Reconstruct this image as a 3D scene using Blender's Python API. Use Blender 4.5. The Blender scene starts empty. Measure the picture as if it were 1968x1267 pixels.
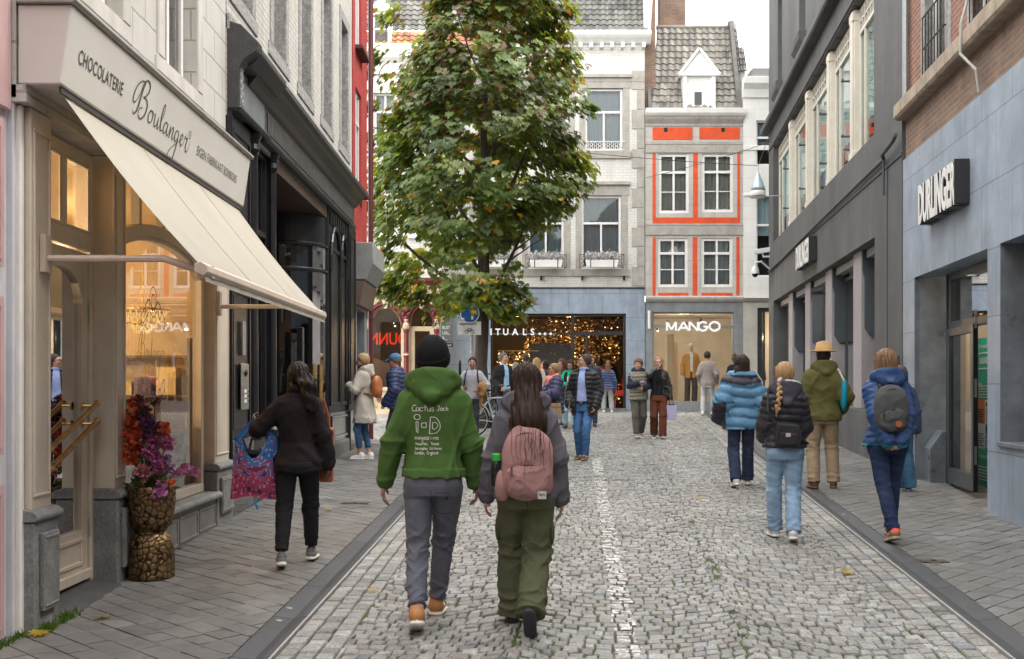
import bpy,bmesh,math,random
import numpy as np
from mathutils import Vector,Matrix,noise as mnoise
random.seed(7)
RNG=np.random.default_rng(7)
S=bpy.context.scene
COL=S.collection
PI=math.pi
SLOPE=0.0277
def zg(y):return SLOPE*y
def Rd(a):return math.radians(a)
MATS={}
def _nt(name):
 m=bpy.data.materials.new(name);m.use_nodes=True
 nt=m.node_tree
 for n in list(nt.nodes):nt.nodes.remove(n)
 return m,nt,nt.nodes,nt.links
def srgb(h):
 if isinstance(h,str):
  c=[int(h[i:i+2],16)/255 for i in(0,2,4)]
  return tuple(x/12.92 if x<=.04045 else((x+.055)/1.055)**2.4 for x in c)
 return tuple(h)[:3]
def c4(c):return(c[0],c[1],c[2],1.0)
def pm(name,col,rough=.6,var=.18,scale=3.,bump=.15,bscale=60.,metal=0.,attr=False,dirt=0.,spec=.5,sheen=0.,stretch=(1,1,1),coat=0.,bdist=.01,emit=0.,fine=.0):
 if name in MATS:return MATS[name]
 m,nt,N,L=_nt(name)
 out=N.new('ShaderNodeOutputMaterial');b=N.new('ShaderNodeBsdfPrincipled')
 L.new(b.outputs[0],out.inputs[0])
 tc=N.new('ShaderNodeTexCoord');mp=N.new('ShaderNodeMapping');mp.inputs['Scale'].default_value=stretch
 L.new(tc.outputs['Object'],mp.inputs[0])
 n1=N.new('ShaderNodeTexNoise');n1.inputs['Scale'].default_value=scale;n1.inputs['Detail'].default_value=6
 n1.inputs['Roughness'].default_value=.65
 L.new(mp.outputs[0],n1.inputs['Vector'])
 mr=N.new('ShaderNodeMapRange');mr.inputs['From Min'].default_value=.3;mr.inputs['From Max'].default_value=.7
 mr.inputs['To Min'].default_value=1-var;mr.inputs['To Max'].default_value=1+var
 L.new(n1.outputs[0],mr.inputs[0])
 mul=N.new('ShaderNodeMix');mul.data_type='RGBA';mul.blend_type='MULTIPLY';mul.inputs[0].default_value=1
 if attr:
  at=N.new('ShaderNodeAttribute');at.attribute_name='Col';L.new(at.outputs['Color'],mul.inputs[6])
 else:
  mul.inputs[6].default_value=c4(srgb(col))
 L.new(mr.outputs[0],mul.inputs[7])
 last=mul.outputs[2]
 n2=N.new('ShaderNodeTexNoise');n2.inputs['Scale'].default_value=bscale;n2.inputs['Detail'].default_value=4
 L.new(mp.outputs[0],n2.inputs['Vector'])
 if fine:
  mr2=N.new('ShaderNodeMapRange');mr2.inputs['From Min'].default_value=.35;mr2.inputs['From Max'].default_value=.65
  mr2.inputs['To Min'].default_value=1-fine;mr2.inputs['To Max'].default_value=1+fine
  L.new(n2.outputs[0],mr2.inputs[0])
  mf=N.new('ShaderNodeMix');mf.data_type='RGBA';mf.blend_type='MULTIPLY';mf.inputs[0].default_value=1
  L.new(last,mf.inputs[6]);L.new(mr2.outputs[0],mf.inputs[7]);last=mf.outputs[2]
 if dirt:
  n3=N.new('ShaderNodeTexNoise');n3.inputs['Scale'].default_value=scale*.45;n3.inputs['Detail'].default_value=8
  mp3=N.new('ShaderNodeMapping');mp3.inputs['Scale'].default_value=(2.2,2.2,.5);mp3.inputs['Location'].default_value=(3,7,1)
  L.new(tc.outputs['Object'],mp3.inputs[0]);L.new(mp3.outputs[0],n3.inputs['Vector'])
  r3=N.new('ShaderNodeMapRange');r3.inputs['From Min'].default_value=.5;r3.inputs['From Max'].default_value=.75
  r3.inputs['To Max'].default_value=dirt
  L.new(n3.outputs[0],r3.inputs[0])
  md=N.new('ShaderNodeMix');md.data_type='RGBA';L.new(r3.outputs[0],md.inputs[0])
  L.new(last,md.inputs[6]);md.inputs[7].default_value=(.07,.065,.055,1);last=md.outputs[2]
 L.new(last,b.inputs['Base Color'])
 if emit:
  L.new(last,b.inputs['Emission Color']);b.inputs['Emission Strength'].default_value=emit
 rr=N.new('ShaderNodeMapRange');rr.inputs['To Min'].default_value=max(.03,rough-.1);rr.inputs['To Max'].default_value=min(1,rough+.1)
 L.new(n1.outputs[0],rr.inputs[0]);L.new(rr.outputs[0],b.inputs['Roughness'])
 b.inputs['Metallic'].default_value=metal
 b.inputs['Specular IOR Level'].default_value=spec
 if sheen:b.inputs['Sheen Weight'].default_value=sheen
 if coat:b.inputs['Coat Weight'].default_value=coat;b.inputs['Coat Roughness'].default_value=.15
 if bump:
  bp=N.new('ShaderNodeBump');bp.inputs['Strength'].default_value=bump;bp.inputs['Distance'].default_value=bdist
  L.new(n2.outputs[0],bp.inputs['Height']);L.new(bp.outputs[0],b.inputs['Normal'])
 MATS[name]=m
 return m
def brick(name,c1,c2,mortar,bw=.22,bh=.065,mort=.01,rough=.8,bump=.5,var=.15,paint=False,dirt=.0,offset=.5,swap=False):
 if name in MATS:return MATS[name]
 m,nt,N,L=_nt(name)
 out=N.new('ShaderNodeOutputMaterial');b=N.new('ShaderNodeBsdfPrincipled');L.new(b.outputs[0],out.inputs[0])
 tc=N.new('ShaderNodeTexCoord');sp=N.new('ShaderNodeSeparateXYZ');cb=N.new('ShaderNodeCombineXYZ')
 L.new(tc.outputs['Object'],sp.inputs[0])
 ad=N.new('ShaderNodeMath');ad.operation='ADD';L.new(sp.outputs[0],ad.inputs[0]);L.new(sp.outputs[1],ad.inputs[1])
 L.new(ad.outputs[0],cb.inputs[0]);L.new(sp.outputs[2],cb.inputs[1])
 nz=N.new('ShaderNodeTexNoise');nz.inputs['Scale'].default_value=6;nz.inputs['Detail'].default_value=5
 L.new(tc.outputs['Object'],nz.inputs['Vector'])
 wob=N.new('ShaderNodeVectorMath');wob.operation='SCALE';wob.inputs['Scale'].default_value=.014 if not paint else .02
 L.new(nz.outputs['Color'],wob.inputs[0])
 av=N.new('ShaderNodeVectorMath');L.new(cb.outputs[0],av.inputs[0]);L.new(wob.outputs[0],av.inputs[1])
 bt=N.new('ShaderNodeTexBrick');bt.inputs['Scale'].default_value=1;bt.inputs['Brick Width'].default_value=bw
 bt.inputs['Row Height'].default_value=bh;bt.inputs['Mortar Size'].default_value=mort;bt.inputs['Mortar Smooth'].default_value=.4
 bt.inputs['Color1'].default_value=c4(srgb(c1));bt.inputs['Color2'].default_value=c4(srgb(c2));bt.inputs['Mortar'].default_value=c4(srgb(mortar))
 bt.offset=offset
 L.new(av.outputs[0],bt.inputs['Vector'])
 n1=N.new('ShaderNodeTexNoise');n1.inputs['Scale'].default_value=2.2;n1.inputs['Detail'].default_value=8;n1.inputs['Roughness'].default_value=.7
 L.new(tc.outputs['Object'],n1.inputs['Vector'])
 mr=N.new('ShaderNodeMapRange');mr.inputs['From Min'].default_value=.3;mr.inputs['From Max'].default_value=.7
 mr.inputs['To Min'].default_value=1-var;mr.inputs['To Max'].default_value=1+var*.6
 L.new(n1.outputs[0],mr.inputs[0])
 mul=N.new('ShaderNodeMix');mul.data_type='RGBA';mul.blend_type='MULTIPLY';mul.inputs[0].default_value=1
 L.new(bt.outputs['Color'],mul.inputs[6]);L.new(mr.outputs[0],mul.inputs[7])
 last=mul.outputs[2]
 if dirt:
  mp3=N.new('ShaderNodeMapping');mp3.inputs['Scale'].default_value=(3,3,.45)
  L.new(tc.outputs['Object'],mp3.inputs[0])
  n3=N.new('ShaderNodeTexNoise');n3.inputs['Scale'].default_value=1.3;n3.inputs['Detail'].default_value=8
  L.new(mp3.outputs[0],n3.inputs['Vector'])
  r3=N.new('ShaderNodeMapRange');r3.inputs['From Min'].default_value=.5;r3.inputs['From Max'].default_value=.75;r3.inputs['To Max'].default_value=dirt
  L.new(n3.outputs[0],r3.inputs[0])
  md=N.new('ShaderNodeMix');md.data_type='RGBA';L.new(r3.outputs[0],md.inputs[0]);L.new(last,md.inputs[6])
  md.inputs[7].default_value=(.09,.085,.07,1);last=md.outputs[2]
 L.new(last,b.inputs['Base Color']);b.inputs['Roughness'].default_value=rough
 n2=N.new('ShaderNodeTexNoise');n2.inputs['Scale'].default_value=45;n2.inputs['Detail'].default_value=4
 L.new(tc.outputs['Object'],n2.inputs['Vector'])
 hh=N.new('ShaderNodeMath');hh.operation='MULTIPLY_ADD';hh.inputs[1].default_value=-1.;L.new(bt.outputs['Fac'],hh.inputs[0])
 sc=N.new('ShaderNodeMath');sc.operation='MULTIPLY';sc.inputs[1].default_value=.35;L.new(n2.outputs[0],sc.inputs[0]);L.new(sc.outputs[0],hh.inputs[2])
 bp=N.new('ShaderNodeBump');bp.inputs['Strength'].default_value=bump;bp.inputs['Distance'].default_value=.012
 L.new(hh.outputs[0],bp.inputs['Height']);L.new(bp.outputs[0],b.inputs['Normal'])
 MATS[name]=m
 return m
def glass(name,tint=(1,1,1),refl=1.0,rough=0.0,ior=1.5,wob=0.0):
 if name in MATS:return MATS[name]
 m,nt,N,L=_nt(name)
 out=N.new('ShaderNodeOutputMaterial');mx=N.new('ShaderNodeMixShader');L.new(mx.outputs[0],out.inputs[0])
 tr=N.new('ShaderNodeBsdfTransparent');tr.inputs[0].default_value=c4(tint)
 gl=N.new('ShaderNodeBsdfGlossy');gl.inputs['Roughness'].default_value=rough
 fr=N.new('ShaderNodeFresnel');fr.inputs[0].default_value=ior
 mu=N.new('ShaderNodeMath');mu.operation='MULTIPLY';mu.use_clamp=True;mu.inputs[1].default_value=refl
 L.new(fr.outputs[0],mu.inputs[0]);L.new(mu.outputs[0],mx.inputs[0]);L.new(tr.outputs[0],mx.inputs[1]);L.new(gl.outputs[0],mx.inputs[2])
 if wob:
  tc=N.new('ShaderNodeTexCoord');n=N.new('ShaderNodeTexNoise');n.inputs['Scale'].default_value=1.6;n.inputs['Detail'].default_value=1
  L.new(tc.outputs['Object'],n.inputs['Vector'])
  bp=N.new('ShaderNodeBump');bp.inputs['Strength'].default_value=wob;bp.inputs['Distance'].default_value=.02
  L.new(n.outputs[0],bp.inputs['Height']);L.new(bp.outputs[0],gl.inputs['Normal'])
 MATS[name]=m
 return m
def emis(name,col,st):
 if name in MATS:return MATS[name]
 m,nt,N,L=_nt(name)
 out=N.new('ShaderNodeOutputMaterial');e=N.new('ShaderNodeEmission');L.new(e.outputs[0],out.inputs[0])
 e.inputs[0].default_value=c4(srgb(col));e.inputs[1].default_value=st
 MATS[name]=m
 return m
def blotch(m,scale=.5,lo=.8,hi=1.15,stretch=(1,1,1),seed=0.):
 nt=m.node_tree;N=nt.nodes;L=nt.links
 b=[n for n in N if n.type=='BSDF_PRINCIPLED'][0];src=b.inputs['Base Color'].links[0].from_socket
 tc=N.new('ShaderNodeTexCoord');mp=N.new('ShaderNodeMapping');mp.inputs['Scale'].default_value=stretch;mp.inputs['Location'].default_value=(seed,seed*2,0)
 no=N.new('ShaderNodeTexNoise');no.inputs['Scale'].default_value=scale;no.inputs['Detail'].default_value=9;no.inputs['Roughness'].default_value=.68
 L.new(tc.outputs['Object'],mp.inputs[0]);L.new(mp.outputs[0],no.inputs['Vector'])
 r=N.new('ShaderNodeMapRange');r.inputs['From Min'].default_value=.36;r.inputs['From Max'].default_value=.64;r.inputs['To Min'].default_value=lo;r.inputs['To Max'].default_value=hi
 L.new(no.outputs[0],r.inputs[0])
 x=N.new('ShaderNodeMix');x.data_type='RGBA';x.blend_type='MULTIPLY';x.inputs[0].default_value=1
 L.new(src,x.inputs[6]);L.new(r.outputs[0],x.inputs[7]);L.new(x.outputs[2],b.inputs['Base Color'])
 return m
class MB:
 def __init__(s,T=None):
  s.v=[];s.f=[];s.c=[];s.m=[];s.T=T
 def add(s,vs,fs,col=None,m=0):
  k=len(s.v)
  if s.T:vs=[s.T(*p)for p in vs]
  s.v+=[tuple(p)for p in vs]
  for f in fs:
   s.f.append(tuple(i+k for i in f));s.c.append(col);s.m.append(m)
  return s
 def quad(s,a,b,c,d,col=None,m=0):return s.add([a,b,c,d],[(0,1,2,3)],col,m)
 def poly(s,ps,col=None,m=0):return s.add(ps,[tuple(range(len(ps)))],col,m)
 def box(s,x0,x1,y0,y1,z0,z1,col=None,m=0):
  if x0>x1:x0,x1=x1,x0
  if y0>y1:y0,y1=y1,y0
  if z0>z1:z0,z1=z1,z0
  v=[(x0,y0,z0),(x1,y0,z0),(x1,y1,z0),(x0,y1,z0),(x0,y0,z1),(x1,y0,z1),(x1,y1,z1),(x0,y1,z1)]
  return s.add(v,[(3,2,1,0),(4,5,6,7),(0,1,5,4),(1,2,6,5),(2,3,7,6),(3,0,4,7)],col,m)
 def prism(s,poly,d0,d1,ax='y',col=None,m=0):
  n=len(poly)
  def P(a,b,d):return {'x':(d,a,b),'y':(a,d,b),'z':(a,b,d)}[ax]
  vs=[P(a,b,d0)for a,b in poly]+[P(a,b,d1)for a,b in poly]
  fs=[tuple(range(n))[::-1],tuple(range(n,2*n))]+[(i,(i+1)%n,n+(i+1)%n,n+i)for i in range(n)]
  return s.add(vs,fs,col,m)
 def tube(s,pts,r,n=8,cap=True,col=None,m=0,closed=False):
  pts=[Vector(p)for p in pts];k=len(pts)
  rs=r if isinstance(r,(list,tuple))else [r]*k
  vs=[];up=None
  for i,p in enumerate(pts):
   if closed:t=pts[(i+1)%k]-pts[i-1]
   else:t=(pts[min(i+1,k-1)]-pts[max(i-1,0)])
   if t.length<1e-9:t=Vector((0,0,1))
   t.normalize()
   if up is None:
    up=Vector((0,0,1))if abs(t.z)<.9 else Vector((1,0,0))
   a=up-t*up.dot(t)
   if a.length<1e-6:a=t.orthogonal()
   a.normalize();b=t.cross(a);up=a
   for j in range(n):
    th=2*PI*j/n
    vs.append(tuple(p+(a*math.cos(th)+b*math.sin(th))*rs[i]))
  fs=[]
  for i in range(k if closed else k-1):
   i2=(i+1)%k
   for j in range(n):
    fs.append((i*n+j,i*n+(j+1)%n,i2*n+(j+1)%n,i2*n+j))
  if cap and not closed:fs+=[tuple(range(n))[::-1],tuple(range((k-1)*n,k*n))]
  return s.add(vs,fs,col,m)
 def lathe(s,prof,n=24,c=(0,0,0),col=None,m=0):
  vs=[];k=len(prof)
  for r,z in prof:
   for j in range(n):
    th=2*PI*j/n;vs.append((c[0]+r*math.cos(th),c[1]+r*math.sin(th),c[2]+z))
  fs=[(i*n+j,i*n+(j+1)%n,(i+1)*n+(j+1)%n,(i+1)*n+j)for i in range(k-1)for j in range(n)]
  fs+=[tuple(range(n))[::-1],tuple(range((k-1)*n,k*n))]
  return s.add(vs,fs,col,m)
 def sphere(s,c,r,n=10,col=None,m=0):
  k=n//2+1
  prof=[(max(1e-4,r*math.sin(PI*i/k)),-r*math.cos(PI*i/k))for i in range(k+1)]
  return s.lathe(prof,n,c,col,m)
 def build_each(s,name,mat,parent=None,**kw):
  par=list(range(len(s.v)))
  def fd(i):
   while par[i]!=i:par[i]=par[par[i]];i=par[i]
   return i
  for f in s.f:
   for j in f[1:]:par[fd(j)]=fd(f[0])
  groups={}
  for q,f in enumerate(s.f):groups.setdefault(fd(f[0]),[]).append(q)
  res=[]
  for fs in groups.values():
   m=MB();mp={}
   for q in fs:
    ids=[]
    for i in s.f[q]:
     if i not in mp:mp[i]=len(m.v);m.v.append(s.v[i])
     ids.append(mp[i])
    m.f.append(tuple(ids));m.c.append(s.c[q]);m.m.append(s.m[q])
   res.append(m.build(name,mat,parent,**kw))
  return res
 def build(s,name,mat,parent=None,smooth=False,bevel=0.,seg=1,label=None,kind=None,weld=False,recalc=True):
  me=bpy.data.meshes.new(name)
  me.from_pydata(s.v,[],s.f)
  mats=mat if isinstance(mat,(list,tuple))else [mat]
  for x in mats:me.materials.append(x)
  if len(mats)>1:me.polygons.foreach_set('material_index',s.m)
  if any(c is not None for c in s.c):
   at=me.attributes.new('Col','FLOAT_COLOR','CORNER')
   arr=[]
   for f,c in zip(s.f,s.c):
    c=c if c is not None else(.5,.5,.5)
    arr+=[c[0],c[1],c[2],1.]*len(f)
   at.data.foreach_set('color',arr)
  if recalc or weld:
   bm=bmesh.new();bm.from_mesh(me)
   if weld:bmesh.ops.remove_doubles(bm,verts=bm.verts,dist=1e-4)
   bmesh.ops.recalc_face_normals(bm,faces=bm.faces)
   bm.to_mesh(me);bm.free()
  if smooth:me.polygons.foreach_set('use_smooth',[True]*len(me.polygons))
  me.update()
  return link(name,me,parent,bevel,seg,label,kind,smooth)
def link(name,me,parent=None,bevel=0.,seg=1,label=None,kind=None,smooth=False):
 o=bpy.data.objects.new(name,me);COL.objects.link(o)
 if parent is not None:o.parent=parent
 if bevel:
  md=o.modifiers.new('edge','BEVEL');md.width=bevel;md.segments=seg;md.limit_method='ANGLE';md.angle_limit=Rd(40)
 if label:o['label']=label
 if kind:o['kind']=kind
 return o
def thing(name,label,cat,loc=(0,0,0),rz=0.,group=None):
 o=bpy.data.objects.new(name,None);COL.objects.link(o)
 o.location=loc;o.rotation_euler=(0,0,rz);o.empty_display_size=.2
 o['label']=label;o['category']=cat
 if group:o['group']=group
 return o
def tag(o,label,cat,group=None):
 o['label']=label;o['category']=cat
 if group:o['group']=group
 return o
def copy_tree(o,parent=None):
 c=o.copy();COL.objects.link(c);c.parent=parent
 for ch in list(o.children):copy_tree(ch,c)
 return c
class Frame:
 def __init__(s,root,fn):s.root=root;s.fn=fn
 def mb(s):return MB(s.fn)
def left_frame(name,label,cat,u0,x=-2.95):
 r=thing(name,label,cat,(x,u0,zg(u0)),PI/2)
 return Frame(r,lambda u,v,z:(u-u0,-v,z-zg(u0)))
RD=Vector((.11,1,0)).normalized()
def rpos(Y,v=0.):
 return(3.774+.11*Y-v*RD.y,Y+v*RD.x)
def right_frame(name,label,cat,Y0):
 x,y=rpos(Y0)
 r=thing(name,label,cat,(x,y,zg(Y0)),math.atan2(-RD.y,-RD.x))
 k=1/RD.y
 return Frame(r,lambda u,v,z:(-(u-Y0)*k,-v,z-zg(Y0)))
FY=35.0
def far_frame(name,label,cat,x0,y=FY):
 r=thing(name,label,cat,(x0,y,zg(y)),0)
 return Frame(r,lambda u,v,z:(u-x0,-v,z-zg(y)))
def wall_holes(mb,u0,u1,z0,z1,holes,v=0.,depth=.2,col=None,m=0,ends=True,thick=.3):
 us=sorted({u0,u1,*[h[0]for h in holes],*[h[1]for h in holes]});us=[u for u in us if u0<=u<=u1]
 zs=sorted({z0,z1,*[h[2]for h in holes],*[h[3]for h in holes]});zs=[z for z in zs if z0<=z<=z1]
 for a,b in zip(us,us[1:]):
  for c,d in zip(zs,zs[1:]):
   um,zm=(a+b)/2,(c+d)/2
   if any(h[0]<um<h[1]and h[2]<zm<h[3]for h in holes):continue
   mb.quad((a,v,c),(b,v,c),(b,v,d),(a,v,d),col,m)
 for h in holes:
  a,b,c,d=max(h[0],u0),min(h[1],u1),max(h[2],z0),min(h[3],z1)
  w=v-depth
  if h[0]>=u0:mb.quad((a,v,c),(a,w,c),(a,w,d),(a,v,d),col,m)
  if h[1]<=u1:mb.quad((b,v,c),(b,w,c),(b,w,d),(b,v,d),col,m)
  if h[2]>=z0+1e-4:mb.quad((a,v,c),(b,v,c),(b,w,c),(a,w,c),col,m)
  if h[3]<=z1:mb.quad((a,v,d),(b,v,d),(b,w,d),(a,w,d),col,m)
 if ends:
  for u in(u0,u1):mb.quad((u,v,z0),(u,v-thick,z0),(u,v-thick,z1),(u,v,z1),col,m)
  mb.quad((u0,v,z1),(u1,v,z1),(u1,v-thick,z1),(u0,v-thick,z1),col,m)
 return mb
def ribbon(mb,pts,w,T,n=6,col=None,m=0,flat=True):
 P=[np.array(p,float)for p in pts]
 path=[];ws=[]
 W=w if isinstance(w,(list,tuple))else [w]*len(P)
 for i in range(len(P)-1):
  p0=P[max(i-1,0)];p1=P[i];p2=P[i+1];p3=P[min(i+2,len(P)-1)]
  for k in range(n):
   t=k/n
   path.append(.5*((2*p1)+(-p0+p2)*t+(2*p0-5*p1+4*p2-p3)*t*t+(-p0+3*p1-3*p2+p3)*t**3))
   ws.append(W[i]*(1-t)+W[i+1]*t)
 path.append(P[-1]);ws.append(W[-1])
 L_,R_=[],[]
 for i,p in enumerate(path):
  t=path[min(i+1,len(path)-1)]-path[max(i-1,0)]
  l=math.hypot(*t)or 1;nx,ny=-t[1]/l,t[0]/l
  L_.append(T(p[0]+nx*ws[i]/2,p[1]+ny*ws[i]/2));R_.append(T(p[0]-nx*ws[i]/2,p[1]-ny*ws[i]/2))
 k=len(path)
 mb.add(L_+R_,[(i,i+1,k+i+1,k+i)for i in range(k-1)],col,m)
def text_mb(mb,s,T,size=1.,xs=1.,depth=0.,offset=0.,space=1.,align='LEFT',col=None,m=0,res=3):
 cu=bpy.data.curves.new('lettering','FONT');cu.body=s;cu.size=size;cu.offset=offset;cu.extrude=depth/2
 cu.space_character=space;cu.resolution_u=res;cu.align_x=align
 ob=bpy.data.objects.new('lettering',cu);COL.objects.link(ob)
 dg=bpy.context.evaluated_depsgraph_get();dg.update()
 me=bpy.data.meshes.new_from_object(ob.evaluated_get(dg))
 vs=[T(v.co.x*xs,v.co.y,v.co.z)for v in me.vertices]
 mb.add(vs,[tuple(p.vertices)for p in me.polygons],col,m)
 w=max((v.co.x for v in me.vertices),default=0)*xs
 bpy.data.objects.remove(ob);bpy.data.curves.remove(cu);bpy.data.meshes.remove(me)
 return w
def clip_poly(poly,a,b):
 out=[];n=len(poly)
 def sd(p):return(b[0]-a[0])*(p[1]-a[1])-(b[1]-a[1])*(p[0]-a[0])
 for i in range(n):
  p,q=poly[i],poly[(i+1)%n];sp,sq=sd(p),sd(q)
  if sp>=0:out.append(p)
  if(sp>=0)!=(sq>=0):
   t=sp/(sp-sq);out.append((p[0]+(q[0]-p[0])*t,p[1]+(q[1]-p[1])*t))
 return out
def clip_region(poly,region):
 for i in range(len(region)):
  poly=clip_poly(poly,region[i],region[(i+1)%len(region)])
  if len(poly)<3:return []
 return poly
def area(p):return .5*sum(p[i][0]*p[(i+1)%len(p)][1]-p[(i+1)%len(p)][0]*p[i][1]for i in range(len(p)))
cam=bpy.data.cameras.new('camera');camo=bpy.data.objects.new('camera',cam);COL.objects.link(camo)
camo.location=(0,0,1.7);camo.rotation_euler=(PI/2,0,0)
cam.sensor_width=36;cam.lens=2200/1968*36
cam.shift_y=(745-633.5)/1968;cam.clip_end=600;cam.clip_start=.05
S.camera=camo
S.view_settings.view_transform='Standard';S.view_settings.look='None';S.view_settings.exposure=0;S.view_settings.gamma=1
S.render.engine='CYCLES'
cy=S.cycles
cy.use_denoising=True;cy.max_bounces=7;cy.diffuse_bounces=3;cy.glossy_bounces=4;cy.transparent_max_bounces=16;cy.transmission_bounces=4
cy.caustics_reflective=False;cy.caustics_refractive=False;cy.sample_clamp_indirect=6
try:cy.denoiser='OPENIMAGEDENOISE'
except Exception:pass
SUN_EL,SUN_AZ=Rd(54),Rd(88)
w=bpy.data.worlds.new("World");S.world=w;w.use_nodes=True
nt=w.node_tree
for n in list(nt.nodes):nt.nodes.remove(n)
wo=nt.nodes.new('ShaderNodeOutputWorld');bg=nt.nodes.new('ShaderNodeBackground');nt.links.new(bg.outputs[0],wo.inputs[0])
sk=nt.nodes.new('ShaderNodeTexSky');sk.sky_type='NISHITA';sk.sun_disc=False
sk.sun_elevation=SUN_EL;sk.sun_rotation=SUN_AZ;sk.dust_density=3.5;sk.ozone_density=.6;sk.air_density=1.0
veil=nt.nodes.new('ShaderNodeMix');veil.data_type='RGBA';veil.inputs[0].default_value=.86
tcw=nt.nodes.new('ShaderNodeTexCoord');nw=nt.nodes.new('ShaderNodeTexNoise');nw.inputs['Scale'].default_value=2.4;nw.inputs['Detail'].default_value=5
mw=nt.nodes.new('ShaderNodeMapRange');mw.inputs['To Min'].default_value=27;mw.inputs['To Max'].default_value=37
nt.links.new(tcw.outputs['Generated'],nw.inputs['Vector']);nt.links.new(nw.outputs[0],mw.inputs[0])
tint=nt.nodes.new('ShaderNodeMix');tint.data_type='RGBA';tint.blend_type='MULTIPLY';tint.inputs[0].default_value=1
tint.inputs[6].default_value=(1.0,.985,.955,1);nt.links.new(mw.outputs[0],tint.inputs[7])
nt.links.new(sk.outputs[0],veil.inputs[6]);nt.links.new(tint.outputs[2],veil.inputs[7])
nt.links.new(veil.outputs[2],bg.inputs[0]);bg.inputs[1].default_value=.15
sl=bpy.data.lights.new('sun','SUN');sl.energy=2.9;sl.angle=Rd(20);sl.color=(1,.95,.87)
so=bpy.data.objects.new('sun',sl);COL.objects.link(so)
sd=Vector((math.cos(SUN_EL)*math.sin(SUN_AZ),math.cos(SUN_EL)*math.cos(SUN_AZ),math.sin(SUN_EL)))
so.rotation_euler=sd.to_track_quat('Z','Y').to_euler()
M_earth=pm('earth',(.06,.055,.045),.95,.4,4,.6,80)
M_joint=pm('mossy_joint',(.05,.045,.034),.95,.5,3.5,.9,90)
nt=M_joint.node_tree
bs=[n for n in nt.nodes if n.type=='BSDF_PRINCIPLED'][0]
src=bs.inputs['Base Color'].links[0].from_socket
tcm=nt.nodes.new('ShaderNodeTexCoord');nm=nt.nodes.new('ShaderNodeTexNoise');nm.inputs['Scale'].default_value=1.7;nm.inputs['Detail'].default_value=7
rm=nt.nodes.new('ShaderNodeMapRange');rm.inputs['From Min'].default_value=.34;rm.inputs['From Max'].default_value=.48
mm=nt.nodes.new('ShaderNodeMix');mm.data_type='RGBA';mm.inputs[7].default_value=(.060,.098,.014,1)
nt.links.new(tcm.outputs['Object'],nm.inputs['Vector']);nt.links.new(nm.outputs[0],rm.inputs[0]);nt.links.new(rm.outputs[0],mm.inputs[0])
nt.links.new(src,mm.inputs[6]);nt.links.new(mm.outputs[2],bs.inputs['Base Color'])
mb=MB()
ys=[-30,-10,0,10,20,30,40,60,90,150,300]
for a,b in zip(ys,ys[1:]):
 mb.quad((-150,a,zg(min(a,60))-.06),(150,a,zg(min(a,60))-.06),(150,b,zg(min(b,60))-.06),(-150,b,zg(min(b,60))-.06))
mb.build('ground',M_earth,kind='structure')
def KL(y):return -1.34+.03036*(y-6.54)
def KR(y):return 2.80+.103*(y-6.46)
KW=.235
ROAD=[[(KL(-4),-4),(KR(-4),-4),(KR(22),22),(KL(22),22)],[(-14,22),(KR(22),22),(KR(34.9),34.9),(-14,34.9)]]
mb=MB()
for r in ROAD:mb.poly([(x,y,zg(y)-.015)for x,y in r])
mb.build('road_bed',M_joint,kind='structure')
M_cobble=pm('granite_setts',None,.62,.22,9,.55,70,attr=True,dirt=.25,fine=.3,bdist=.008)
blotch(M_cobble,.55,.80,1.14)
def stone(mb,q,top,hgt=.03,inset=.010,col=(.3,.3,.3)):
 n=len(q);cx=sum(p[0]for p in q)/n;cy_=sum(p[1]for p in q)/n
 tz=[random.uniform(-.003,.003)for _ in q]
 r0=[(x,y,zg(y)+top-hgt)for x,y in q]
 r1=[(x,y,zg(y)+top-.010)for x,y in q]
 r2=[]
 for(x,y),t in zip(q,tz):
  l=math.hypot(cx-x,cy_-y)or 1;k=min(.45,inset/l)
  r2.append((x+(cx-x)*k,y+(cy_-y)*k,zg(y)+top+t))
 fs=[]
 for i in range(n):
  j=(i+1)%n
  fs.append((i,j,n+j,n+i));fs.append((n+i,n+j,2*n+j,2*n+i))
 c=len(r0)*3
 vs=r0+r1+r2+[(cx,cy_,zg(cy_)+top+.0035)]
 fs+=[(2*n+i,2*n+(i+1)%n,c)for i in range(n)]
 mb.add(vs,fs,col)
def gcol():
 b=random.gauss(.262,.038);b=max(.15,min(.38,b));t=random.gauss(0,.006)
 r=random.random()
 if r<.05:return(b*1.07,b*.99,b*.94)
 if r<.10:return(b*.95,b*.98,b*1.03)
 return(b+t+.004,b+.001,b-t*.5-.010)
road=MB();STONES=[]
W=1.41;Rr=1.02;hrow=.110
def axis(y):return .085*(y-6.46)
edge_rows=3;ew=.115
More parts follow.
